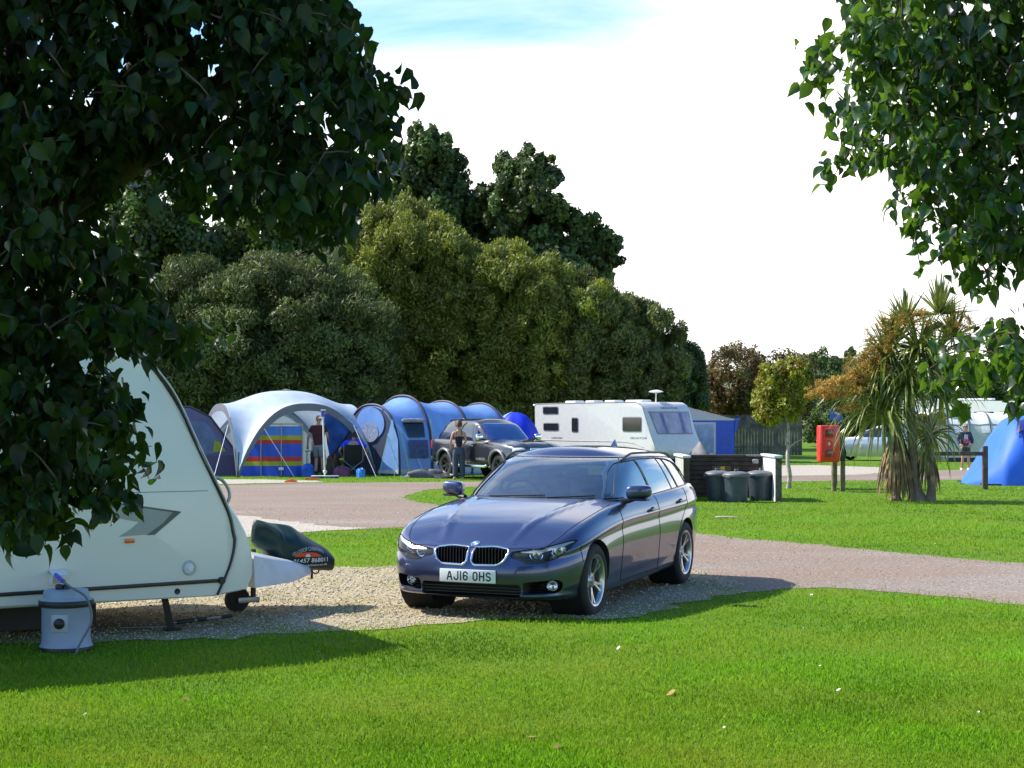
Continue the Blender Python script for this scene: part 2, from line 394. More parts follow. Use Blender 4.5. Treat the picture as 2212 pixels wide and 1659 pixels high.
def greenhouse(q, inset=0., zlow=None):
    """closed cabin shell: stacked plan outlines from the belt to the roof edge, then a domed roof"""
    xf, xr, w, z0, z1 = pch(q['xf']), pch(q['xr']), pch(q['w']), q['z0'], q['z1']; n = q.get('n', 120); V = []; F = []
    tz = q['tz']; levels = []
    def outline(t, ins):
        a = (xf(t)-xr(t))/2-ins; b = w(t)-ins; cx = (xf(t)+xr(t))/2; e = q.get('exp', 6.); row = []
        for i in range(n+1):
            th = math.pi*i/n; c, s = math.cos(th), math.sin(th)
            u = math.copysign(abs(c)**(2/e), c); v = abs(s)**(2/e)
            x = cx+a*u; y = b*v
            x -= q['bow']*(y/b)**2*max(0, u)**3*(1 if u > 0 else 0); x += q.get('rbow', .05)*(y/b)**2*max(0, -u)**3
            y *= 1-q['taper']*max(0, -(x-q['xm']))**2-q.get('taperf', .02)*max(0, x-q['xm'])**2
            row.append((x, y))
        return row
    zoff = q['zoff']
    if zlow is not None: levels.append([(x, y, zlow) for x, y in outline(0, inset)])
    for t in tz:
        levels.append([(x, y, z0+(z1-z0)*t+zoff(x)*t) for x, y in outline(t, inset)])
    NR = 14; edge = levels[-1]
    for r in range(1, NR+1):
        k = r/NR; row = []
        for x, y, z in edge:
            xs = min(max(x, q['spine'][0]), q['spine'][1]); e = 1-(1-k)**2.2
            x2 = x+(xs-x)*k; row.append((x2, y*(1-k), z0+(z1-z0)+zoff(x2)+q['dome']*e-inset))
        levels.append(row)
    lo = levels[0]; bot = [[(x+(min(max(x, q['spine'][0]), q['spine'][1])-x)*k, y*(1-k), z) for x, y, z in lo] for k in (1., .5)]
    allr = bot+levels
    for sgn in (1, -1):
        base = len(V)
        for row in allr:
            for i, p in enumerate(row): V.append((p[0], p[1]*sgn if 0 < i < n else 0, p[2]))
        for k in range(len(allr)-1):
            for i in range(n):
                a = base+k*(n+1)+i; f = (a, a+1, a+n+2, a+n+1); F.append(f if sgn > 0 else f[::-1])
    return weld_mesh(V, F)
def fixn(me):
    bm = bmesh.new(); bm.from_mesh(me); bmesh.ops.recalc_face_normals(bm, faces=bm.faces); bm.to_mesh(me); bm.free(); return me
def pmesh(poly, h0, h1, M): return fixn(MB().prism(poly, min(h0, h1), max(h0, h1), M).mesh())
def proj(bvh, p, d, off=.002):
    h = bvh.ray_cast(Vector(p), Vector(d)); return h[0]-Vector(d)*off if h[0] is not None else None
def proj_line(bvh, pts, d, n, off=.001, closed=False):
    return [h for h in (proj(bvh, p, d, off) for p in spline(pts, n, closed)) if h is not None]
def outline_tube(name, bvh, pts, d, n, r, m, parent, off=.0, seg=8):
    l = proj_line(bvh, pts, d, n, off, True)
    return MB().tube(l, r, seg, closed=True).build(name, m, parent, smooth=60)
def make_wheel(parent, name, x, y, side, rad, wid, rimr, spokes, rim_m=None, steer=0., style='v'):
    """wheel > tyre, rim; axle along y, outer face towards side"""
    w = bpy.data.objects.new(name, None); COL.objects.link(w); w.parent = parent; w.location = (x, y, rad); w.rotation_euler = (0, 0, steer); w.empty_display_size = .1
    A = Matrix.Rotation(-math.pi/2*side, 4, 'X')          # lathe z -> outer side
    h = wid/2; sw = rad-rimr
    prof = [(rimr-.012, -h*.8), (rimr, -h*.92), (rimr+sw*.45, -h), (rad-.022, -h*.9), (rad-.006, -h*.72)]
    for gz in (-.45, 0, .45): prof += [(rad, h*(gz-.17)), (rad-.007, h*(gz-.13)), (rad-.007, h*(gz+.02)), (rad, h*(gz+.06))]
    prof += [(rad-.006, h*.72), (rad-.022, h*.9), (rimr+sw*.45, h), (rimr+.006, h*.93), (rimr-.012, h*.8)]
    MB().lathe(prof, 48, A).build('tyre', rubber, w, smooth=40)
    mb = MB()
    mb.lathe([(rimr-.012, -h*.8), (rimr-.03, h*.55), (rimr-.022, h*.8), (rimr-.004, h*.92), (rimr+.006, h*.93), (rimr+.008, h*.86)], 48, A)
    mb.lathe([(.001, h*.66), (.03, h*.66), (.036, h*.58), (.062, h*.56), (.075, h*.42)], 24, A)
    for i in range(spokes):
        a0 = 2*math.pi*i/spokes+.2
        for da in ((-.17, .17) if style == 'v' else (0,)):
            hw0, hw1 = (.016, .013) if style == 'v' else (.03, .04)
            ra, rb = .045, rimr-.012; b0 = a0+da*.25; b1 = a0+da; vs = []
            for rr, bb, zz in ((ra, b0, h*.50), ((ra+rb)/2, (b0+b1)/2, h*.62), (rb, b1, h*.80)):
                ww = hw0 if rr < .1 else hw1; tx, ty = -math.sin(bb), math.cos(bb); cx_, cy_ = rr*math.cos(bb), rr*math.sin(bb)
                vs += [(cx_-tx*ww, cy_-ty*ww, zz-.03), (cx_-tx*ww*.8, cy_-ty*ww*.8, zz), (cx_+tx*ww*.8, cy_+ty*ww*.8, zz), (cx_+tx*ww, cy_+ty*ww, zz-.03)]
            fs = []
            for k in (0, 4): fs += [(k, k+4, k+5, k+1), (k+1, k+5, k+6, k+2), (k+2, k+6, k+7, k+3), (k+3, k+7, k+4, k)]
            mb.add(vs, fs, A)
    rim = mb.build('rim', rim_m or alloy, w, smooth=40)
    MB().lathe([(.02, -h*.1), (rimr-.05, -h*.1), (rimr-.05, -h*.3)], 32, A).build('brake_disc', dark_pl, w, smooth=40)
    return w
def gapline(bvh, mb, pts, d, n=40, r=.0035, off=0.):
    l = proj_line(bvh, pts, d, n, off)
    if len(l) > 2: mb.tube(l, r, 6)

def estate_car():
    root = thing('parked_car', 'dark blue-grey estate car parked nose-on on the gravel pitch', 'car')
    q = dict(plan=[(2.312, 0), (2.298, .24), (2.255, .49), (2.17, .69), (2.03, .815), (1.84, .882), (1.536, .903), (1.1, .903), (.4, .900), (-.5, .903), (-1.2, .895), (-1.7, .868), (-2.02, .80), (-2.2, .68), (-2.285, .45), (-2.312, .2), (-2.316, 0)],
        zs=[(2.32, .655), (2.24, .668), (2.1, .702), (1.9, .764), (1.536, .846), (1.1, .908), (.6, .948), (0, .962), (-1.2, .985), (-2., 1.0), (-2.32, 1.0)],
        zb=[(2.32, .205), (2.0, .195), (1.5, .185), (.8, .18), (-1.0, .19), (-1.8, .22), (-2.32, .27)],
        zc=[(2.32, .66), (2.2, .712), (2.05, .766), (1.8, .838), (1.4, .922), (1.0, .980), (.7, 1.005), (.3, 1.0), (-2.3, 1.0)],
        ts=[0, .03, .06, .085, .11, .15, .19, .23, .27, .31, .36, .41, .46, .51, .56, .61, .66, .70, .74, .77, .79, .81, .83, .855, .88, .91, .94, .965, .985, 1.],
        front=[(0, .13), (.04, .045), (.075, .008), (.1, .002), (.13, .02), (.2, .022), (.28, .018), (.34, .008), (.45, 0), (.58, .004), (.7, .02), (.82, .045), (.9, .07), (.95, .10), (.98, .125), (1., .15)],
        side=[(0, .085), (.03, .055), (.1, .035), (.17, .032), (.2, .022), (.3, .016), (.42, .006), (.55, 0), (.64, .004), (.71, .013), (.755, .016), (.785, .004), (.80, .002), (.83, .010), (.88, .022), (.93, .037), (.97, .055), (1., .078)],
        rear=[(0, .14), (.06, .06), (.12, .02), (.25, 0), (.42, 0), (.5, .02), (.6, .035), (.8, .05), (.9, .06), (1., .10)],
        flare=[(1.536, .014, .36), (-1.274, .016, .36)], spine=(-1.9, 1.65), nplan=170, nr=24, crown=3.1,
        hood=lambda x, y: (.015*math.exp(-((abs(y)-(.30+(2.2-x)*.22))/.024)**2)*min(1, max(0, (2.2-x)/.35)) if x > .6 else 0))
    g = dict(xf=[(0, .955), (.25, .79), (.5, .60), (.75, .38), (.9, .20), (1., .02)], xr=[(0, -2.262), (.3, -2.20), (.6, -2.09), (.85, -1.965), (1, -1.85)],
        w=[(0, .832), (.2, .808), (.5, .758), (.8, .694), (.92, .652), (1., .597)], z0=.90, z1=1.355, tz=[0, .06, .12, .2, .28, .36, .44, .52, .6, .68, .76, .82, .87, .91, .94, .965, .985, 1.],
        bow=.16, rbow=.10, taper=.024, taperf=.03, xm=-.3, exp=7., zoff=lambda x: -.055*(max(0, -.5-x)/1.3)**2-.012*max(0, x+.1)**2, dome=.082, spine=(-1.5, -.25), n=150)
    LB = lower_body(q); GH = greenhouse(g); cav = greenhouse(g, .035, zlow=.42)
    refs = [smoothed_ref(LB), smoothed_ref(GH)]; lb, gh = refs[0][0], refs[1][0]
    body = boolop(LB, GH, 'UNION')
    # wheel arches
    for xw in (1.536, -1.274):
        for s in (1, -1):
            cyl = pmesh([(xw+.350*math.cos(a), .335+.350*math.sin(a)) for a in [2*math.pi*i/56 for i in range(56)]], s*.56, s*1.1, XZ @ Matrix.Scale(-1, 4, (0, 0, 1)))
            body = boolop(body, cyl, 'DIFFERENCE')
    body = boolop(body, cav, 'DIFFERENCE')
    SX = XZ @ Matrix.Scale(-1, 4, (0, 0, 1))              # prism (x,z,h) -> (x,h,z)
    side_all = rpoly([(.70, .965), (.33, 1.205), (.10, 1.298), (-.32, 1.322), (-.95, 1.312), (-1.32, 1.286), (-1.60, 1.235), (-1.84, 1.13), (-1.93, 1.06), (-1.90, 1.012), (-1.38, .998), (-.33, .976)], [.02, .08, .08, .1, .1, .1, .1, .08, .05, .04, .02, .02])
    wind = rpoly([(-.725, .985), (.725, .985), (.575, 1.342), (-.575, 1.342)], [.05, .05, .06, .06], 6)
    rearw = rpoly([(-.60, 1.02), (.60, 1.02), (.50, 1.27), (-.50, 1.27)], .06)
    body = boolop(body, pmesh(wind, -.15, 1.4, YZ), 'DIFFERENCE'); body = boolop(body, pmesh(rearw, -2.6, -1.6, YZ), 'DIFFERENCE')
    for s in (1, -1): body = boolop(body, pmesh(side_all, s*.35, s*1.2, SX), 'DIFFERENCE')
    # nose openings: kidney grilles, headlight pockets, lower intake, fog lamp recesses
    kid = [[(s*.026, .640), (s*.20, .652), (s*.325, .634), (s*.345, .612), (s*.310, .535), (s*.26, .503), (s*.05, .500), (s*.020, .53)] for s in (1, -1)]
    kid = [rpoly(k, [.02, .05, .03, .02, .05, .05, .03, .03]) for k in kid]
    head = [rpoly([(s*.362, .614), (s*.60, .647), (s*.80, .705), (s*.85, .712), (s*.80, .628), (s*.74, .566), (s*.62, .522), (s*.50, .524), (s*.44, .556), (s*.362, .566)], .02) for s in (1, -1)]
    intake = rpoly([(-.45, .342), (.45, .342), (.462, .30), (.455, .228), (-.455, .228), (-.462, .30)], .02)
    fog = [rpoly([(s*.48, .36), (s*.74, .387), (s*.775, .36), (s*.77, .305), (s*.73, .265), (s*.47, .255)], .02) for s in (1, -1)]
    for k in kid: body = boolop(body, pmesh(k, 2.10, 2.5, YZ), 'DIFFERENCE')
    for k in head: body = boolop(body, pmesh(k, 1.62, 2.5, YZ), 'DIFFERENCE')
    body = boolop(body, pmesh(intake, 2.05, 2.5, YZ), 'DIFFERENCE')
    for k in fog: body = boolop(body, pmesh(k, 1.86, 2.5, YZ), 'DIFFERENCE')
    body.materials.clear(); keep_normals(body, refs); bo = link('body', body, [paint_blue, dark_pl], root)
    # inner surfaces of the cut-outs are dark: faces that lie on neither outer skin
    for p in body.polygons:
        d = min(lb.find_nearest(p.center)[3], gh.find_nearest(p.center)[3])
        p.material_index = 1 if d > .006 else 0
    # glass panes: thin shell of the cabin cut to each outline
    shell = boolop(greenhouse(g, .007), greenhouse(g, .012), 'DIFFERENCE')
    def pane(name, poly, h0, h1, M, m):
        me = boolop(shell, pmesh(poly, h0, h1, M), 'INTERSECT'); me.materials.clear(); keep_normals(me, [refs[1]], .02); return link(name, me, m, root)
    pane('windscreen', wind, -.15, 1.4, YZ, gls_wind); pane('rear_window', rearw, -2.6, -1.6, YZ, gls_side)
    panes = [[(.71, .96), (.33, 1.21), (.10, 1.305), (-.225, 1.33), (-.305, .965)], [(-.365, .965), (-.29, 1.33), (-.93, 1.33), (-1.085, .985)], [(-1.115, .985), (-.96, 1.33), (-1.10, 1.33), (-1.32, .99)], [(-1.385, .985), (-1.165, 1.32), (-1.61, 1.25), (-1.86, 1.14), (-1.96, 1.06), (-1.92, 1.0)]]
    for s in (1, -1):
        for pp in panes: pane('side_window', pp, s*.35, s*1.2, SX, gls_side)
        mbp = None
        for a, b in ((0, 1), (1, 2), (2, 3)):
            t0 = panes[a]; top0 = t0[3] if a == 0 else t0[2]; bot0 = t0[4] if a == 0 else t0[3]
            poly = [bot0, top0, panes[b][1], panes[b][0]]
            me = boolop(boolop(greenhouse(g, .004), greenhouse(g, .02), 'DIFFERENCE'), pmesh(poly, s*.35, s*1.2, SX), 'INTERSECT'); me.materials.clear(); link('window_pillar', me, black_pl, root)
        pts = [(x, s*1.2, z) for x, z in side_all[::2]]
        outline_tube('window_trim', gh, pts, (0, -s, 0), 110, .005, black_pl, root, seg=6)
    outline_tube('windscreen_seal', gh, [(2, y, z) for y, z in wind], (-1, 0, 0), 120, .005, black_pl, root, seg=6)
    # grilles, headlights, fog lamps
    for s, k in zip((1, -1), kid):
        gr = bpy.data.objects.new('grille', None); COL.objects.link(gr); gr.parent = root
        outline_tube('grille_ring', lb, [(3, y, z) for y, z in k], (-1, 0, 0), 90, .0095, chrome, gr, off=.004)
        mb = MB()
        for i in range(10):
            y = s*(.05+i*.029); zt, zb_ = .645-.02*max(0, (i-6)/3), .51+.03*max(0, (i-6)/3)**2
            h = proj(lb, (3, y, .58), (-1, 0, 0), 0)
            if h: mb.box((h.x-.035, y, (zt+zb_)/2), (.045, .007, zt-zb_))
        mb.build('grille_slats', black_pl, gr, smooth=None)
        MB().box((2.115, s*.19, .575), (.01, .36, .19)).build('grille_back', gap_m, gr, smooth=None)
    lshell = boolop(lower_body(q, .002), lower_body(q, .006), 'DIFFERENCE')
    for s, k in zip((1, -1), head):
        hd = bpy.data.objects.new('headlight', None); COL.objects.link(hd); hd.parent = root
        me = boolop(lshell, pmesh(k, 1.62, 2.5, YZ), 'INTERSECT'); me.materials.clear(); keep_normals(me, [refs[0]], .02); link('lens', me, gls_clear, hd)
        for (cy, cz, cx, rr) in ((.53, .588, 2.06, .050), (.685, .618, 1.93, .058)):
            A = T(cx, s*cy, cz) @ Matrix.Rotation(s*.35, 4, 'Z') @ Matrix.Rotation(math.pi/2, 4, 'Y')
            MB().lathe([(.004, -.06), (rr*.6, -.05), (rr*.92, -.01), (rr, .03), (rr+.008, .034), (rr+.010, .0)], 28, A).build('reflector', chrome, hd, smooth=50)
            MB().lathe([(.0005, .0), (rr*.32, -.006), (rr*.42, -.02), (rr*.42, -.05)], 20, A).build('bulb', gls_clear, hd, smooth=60)
        mb = MB(); vs = []
        for i in range(24):
            t = i/23; y = s*(.44+.385*t); zt = .618+(.645-.618)*min(1, (abs(y)-.375)/.225) if abs(y) < .6 else .645+.06*min(1, (abs(y)-.6)/.2)
            for dz in (.008, .008+.030*min(1, .35+t*1.6)*min(1, (1-t)*5+.2)):
                h = proj(lb, (3, y, zt-dz), (-1, 0, 0), -.009); vs.append(h)
        mb.add(vs, [(2*i, 2*i+2, 2*i+3, 2*i+1) for i in range(23)])
        mb.build('brow', pm('brow_white', (.42, .44, .46), rough=.25), hd, smooth=60)
        MB().box((2.16, s*.43, .592), (.06, .10, .012)).box((2.16, s*.43, .58), (.07, .10, .006)).build('indicator_bar', chrome, hd, smooth=None)
        outline_tube('headlight_seam', lb, [(3, y, z) for y, z in k], (-1, 0, 0), 100, .0035, gap_m, hd, seg=6)
    for s, k in zip((1, -1), fog):
        fl = bpy.data.objects.new('fog_lamp', None); COL.objects.link(fl); fl.parent = root
        A = T(2.01, s*.66, .32) @ Matrix.Rotation(s*.25, 4, 'Z') @ Matrix.Rotation(math.pi/2, 4, 'Y')
        MB().lathe([(.002, -.02), (.03, -.012), (.043, .02), (.047, .022)], 24, A).build('reflector', chrome, fl, smooth=50)
        MB().lathe([(.0005, .024), (.03, .021), (.044, .014)], 24, A).build('lens', gls_clear, fl, smooth=60)
        MB().lathe([(.047, .015), (.05, .028), (.062, .022), (.064, -.02)], 24, A).build('bezel', black_pl, fl, smooth=50)
        mb = MB()
        for zz in (.275, .30, .325): mb.box((2.06, s*.53, zz), (.03, .14, .008), rot=(0, 0, -s*.28))
        mb.build('fog_grille', black_pl, fl, smooth=None)
    mb = MB()
    for zz in (.255, .28, .305): mb.box((2.2, 0, zz), (.03, .90, .009))
    mb.build('lower_grille', black_pl, root, smooth=None)
    # badge and number plate
    h = lb.ray_cast(Vector((2.9, 0, 1.27)), Vector((-.75, 0, -.6))); A = T(*(h[0]+h[1]*.002)) @ h[1].to_track_quat('Z', 'X').to_matrix().to_4x4()
    bd = MB().lathe([(.0405, -.004), (.0405, .004), (.036, .0055), (.028, .0045)], 32, A).build('badge', chrome, root, smooth=40)
    MB().lathe([(.0005, .004), (.028, .0046), (.037, .0052)], 32, A).build('badge_ring', ink, bd, smooth=40)
    for qd in range(4):
        vs = [(0, 0, .0055)]+[(.0265*math.cos(qd*math.pi/2+i*math.pi/20), .0265*math.sin(qd*math.pi/2+i*math.pi/20), .0055) for i in range(11)]
        MB().add(vs, [(0, i, i+1) for i in range(1, 11)], A).build('badge_quarter', pm('badge_blue', (.05, .25, .75), rough=.2, coat=1) if qd % 2 else white_pl, bd, smooth=None)
    h = lb.ray_cast(Vector((3, 0, .405)), Vector((-1, 0, 0)))
    pc = Vector((h[0].x+.004, 0, .405))
    pt = MB().box(pc, (.012, .52, .111), r=.006).build('number_plate', plate_w, root, smooth=30)
    B = T(pc.x+.0066, 0, pc.z) @ Matrix(((0, 0, 1, 0), (1, 0, 0, 0), (0, 1, 0, 0), (0, 0, 0, 1)))
    arc = lambda cx, cy, rx, ry, a0, a1, n=10: [(cx+rx*math.cos(R(a0+(a1-a0)*i/n)), cy+ry*math.sin(R(a0+(a1-a0)*i/n))) for i in range(n+1)]
    GL = {'A': [[(-.5, -1), (-.08, 1), (.08, 1), (.5, -1)], [(-.33, -.35), (.33, -.35)]], 'J': [[(.4, 1), (.4, -.5)]+arc(0, -.5, .4, .5, 0, -180)], '1': [[(0, 1), (0, -1)]],
          '6': [[(.42, .6)]+arc(0, .5, .42, .5, 40, 180)+[(-.42, -.5)]+arc(0, -.5, .42, .5, 180, 360)+arc(0, -.42, .42, .5, 0, 180)], 'O': [[(.42, .45)]+arc(0, .45, .42, .55, 0, 180)+[(-.42, -.45)]+arc(0, -.45, .42, .55, 180, 360)+[(.42, .45)]],
          'H': [[(-.45, 1), (-.45, -1)], [(.45, 1), (.45, -1)], [(-.45, 0), (.45, 0)]], 'S': [arc(0, .5, .42, .5, 30, 250)+arc(0, -.5, .42, .5, 70, -150)]}
    mb = MB(); xx = -.190
    for ch in 'AJ16 OHS':
        if ch == ' ': xx += .030; continue
        wd = .014 if ch == '1' else .05; xx += wd/2
        for st in GL[ch]:
            p2 = [Vector((xx+a*.042, b*.0335)) for a, b in st]; vs = []
            for i, p in enumerate(p2):
                d = (p2[min(i+1, len(p2)-1)]-p2[max(i-1, 0)]).normalized(); nn = Vector((-d.y, d.x))*.0062
                e = d*(.006 if i == len(p2)-1 else -.006 if i == 0 else 0); vs += [(p.x+e.x+nn.x, p.y+e.y+nn.y, .0003), (p.x+e.x-nn.x, p.y+e.y-nn.y, .0003)]
            mb.add(vs, [(2*i, 2*i+1, 2*i+3, 2*i+2) for i in range(len(p2)-1)], B)
        xx += wd/2+.011
    mb.build('plate_lettering', ink, pt, smooth=None)
    # panel gaps
    mb = MB()
    gapline(lb, mb, [(2.135, -.62, 2), (2.175, -.4, 2), (2.20, -.2, 2), (2.205, 0, 2), (2.20, .2, 2), (2.175, .4, 2), (2.135, .62, 2)], (0, 0, -1), 50)
    for s in (1, -1):
        gapline(lb, mb, [(2.135, s*.62, 2), (1.95, s*.715, 2), (1.6, s*.77, 2), (1.2, s*.785, 2), (.86, s*.775, 2)], (0, 0, -1), 60)
        for ln in ([(.80, .93), (.81, .75), (.82, .45), (.80, .24)], [(-.335, .965), (-.325, .75), (-.33, .45), (-.36, .24)], [(-1.39, .985), (-1.30, .80), (-1.06, .66), (-.96, .48), (-.98, .30)], [(.80, .245), (.2, .248), (-.5, .252), (-.97, .262)], [(1.87, .66), (1.86, .52)]):
            gapline(lb, mb, [(x, s*1.3, z) for x, z in ln], (0, -s, 0), 40)
    mb.build('panel_gaps', gap_m, root, smooth=None)
    for s in (1, -1):
        for xh, zh in ((-.12, .842), (-1.10, .868)):
            h = proj(lb, (xh, s*1.3, zh), (0, -s, 0), 0)
            mbh = MB().box((xh, h.y+s*.022, zh), (.215, .022, .026), r=.008, rot=(0, .03, 0)).box((xh-.09, h.y+s*.008, zh), (.03, .03, .02)).box((xh+.09, h.y+s*.008, zh), (.03, .03, .02))
            hd = mbh.build('door_handle', paint_blue, root)
            MB().lathe([(.055, 0), (.05, .001), (.0005, .0015)], 20, T(xh, h.y+s*.001, zh-.005) @ Matrix.Rotation(-s*math.pi/2, 4, 'X') @ Matrix.Diagonal((1, .55, 1, 1))).build('handle_recess', gap_m, hd)
        # mirror
        sp_ = lambda a, e: math.copysign(abs(a)**e, a)
        def mfn(u, v):
            a, b = 2*math.pi*u, math.pi*(v-.5); cb = sp_(math.cos(b), .55)
            lx, ly, lz = cb*sp_(math.cos(a), .6), sp_(math.sin(b), .55), cb*sp_(math.sin(a), .6)
            return (.495+lx*(.075 if lx > 0 else .05)*(1-.18*ly), s*(.955+.112*ly-.02*max(0, lx)), 1.045+lz*.066*(1-.12*ly)+.008*ly)
        mo = MB().grid(mfn, 32, 20, cu=True).build('wing_mirror', paint_blue, root, smooth=70, weld=True)
        MB().tube([(.56, s*.80, .955), (.545, s*.86, .965), (.52, s*.92, .985)], [.03, .026, .022], 10).box((.495, s*.945, .975), (.13, .18, .022), r=.009).build('mirror_foot', black_pl, mo)
        MB().box((.436, s*.955, 1.045), (.008, .17, .085), r=.003).build('mirror_glass', chrome, mo)
        # roof rail
        rl = []
        for i, p in enumerate(spline([(.0, s*.605, 0), (-.5, s*.62, 0), (-1.0, s*.618, 0), (-1.5, s*.60, 0), (-1.78, s*.575, 0)], 40)):
            h = gh.ray_cast(Vector((p.x, p.y, 3)), Vector((0, 0, -1)))
            if h[0]: rl.append(h[0]+Vector((0, 0, .004+.03*min(1, i/6, (39-i)/6))))
        MB().tube(rl, .012, 8).build('roof_rail', black_pl, root, smooth=60)
        # tail lamp
        tl = boolop(boolop(lower_body(q, -.004), lower_body(q, .01), 'DIFFERENCE'), MB().box((-2.16, s*.72, .84), (.28, .45, .17), r=.03).mesh(), 'INTERSECT'); tl.materials.clear(); keep_normals(tl, [refs[0]], .02); link('tail_lamp', tl, red_lens, root)
        for xw in (1.536, -1.274):
            make_wheel(root, 'wheel', xw, s*.79, s, .325, .215, .222, 5, steer=0)
            MB().lathe([(.345, 0), (.345, .30), (.05, .30)], 32, T(xw, s*.86, .335) @ Matrix.Rotation(s*math.pi/2, 4, 'X')).build('arch_liner', gap_m, root, smooth=50)
    MB().box((0, 0, .17), (3.6, 1.3, .04)).build('underbody', gap_m, root, smooth=None)
    # shark-fin aerial, wipers, interior
    MB().add([(-1.45, 0, 1.40), (-1.62, .028, 1.40), (-1.62, -.028, 1.40), (-1.60, 0, 1.475), (-1.64, 0, 1.47)], [(0, 1, 3), (0, 3, 2), (1, 4, 3), (2, 3, 4), (1, 2, 4)]).build('roof_aerial', paint_blue, root, smooth=None)
    mb = MB()
    for y0, y1 in ((-.45, .12), (.15, .58)):
        l = [h+Vector((.006, 0, .008)) for h in (gh.ray_cast(Vector((2, y0+(y1-y0)*i/14, .985+.02*i/14)), Vector((-1, 0, 0)))[0] for i in range(15)) if h]
        if len(l) > 2: mb.tube(l, .007, 6)
    mb.build('wiper', black_pl, root)
    it = bpy.data.objects.new('interior', None); COL.objects.link(it); it.parent = root
    MB().box((.52, 0, .86), (.55, 1.40, .16), r=.06).box((.40, -.36, .95), (.18, .40, .07), r=.03).box((-.2, 0, .62), (1.2, .24, .24), r=.04).build('dashboard', black_pl, it)
    mb = MB()
    for y in (-.36, .36):
        mb.box((-.25, y, .60), (.5, .5, .16), r=.06).box((-.52, y, .86), (.14, .48, .56), r=.06, rot=(0, -.22, 0)).box((-.62, y, 1.17), (.10, .27, .17), r=.04, rot=(0, -.2, 0))
    mb.box((-1.15, 0, .60), (.5, 1.3, .18), r=.06).box((-1.45, 0, .85), (.14, 1.3, .5), r=.06, rot=(0, -.3, 0))
    for y in (-.4, .4): mb.box((-1.53, y, 1.10), (.10, .25, .14), r=.04)
    mb.build('seats', seat_fab, it)
    A = T(.13, -.36, .95) @ Matrix.Rotation(-1.15, 4, 'Y')
    mb = MB().tube([(.185*math.cos(2*math.pi*i/32), .185*math.sin(2*math.pi*i/32), 0) for i in range(32)], .015, 8, closed=True, M=A).box((0, 0, -.01), (.14, .2, .04), M=A, r=.02).box((0, 0, 0), (.03, .36, .02), M=A)
    mb.build('steering_wheel', black_pl, it)
    MB().box((.22, 0, 1.25), (.03, .22, .07), r=.02).build('rear_view_mirror', black_pl, it)
    return root
car = estate_car()
car.location = (.495, 15.95, .0); car.rotation_euler = (R(-.4), R(.75), R(270-22.2))
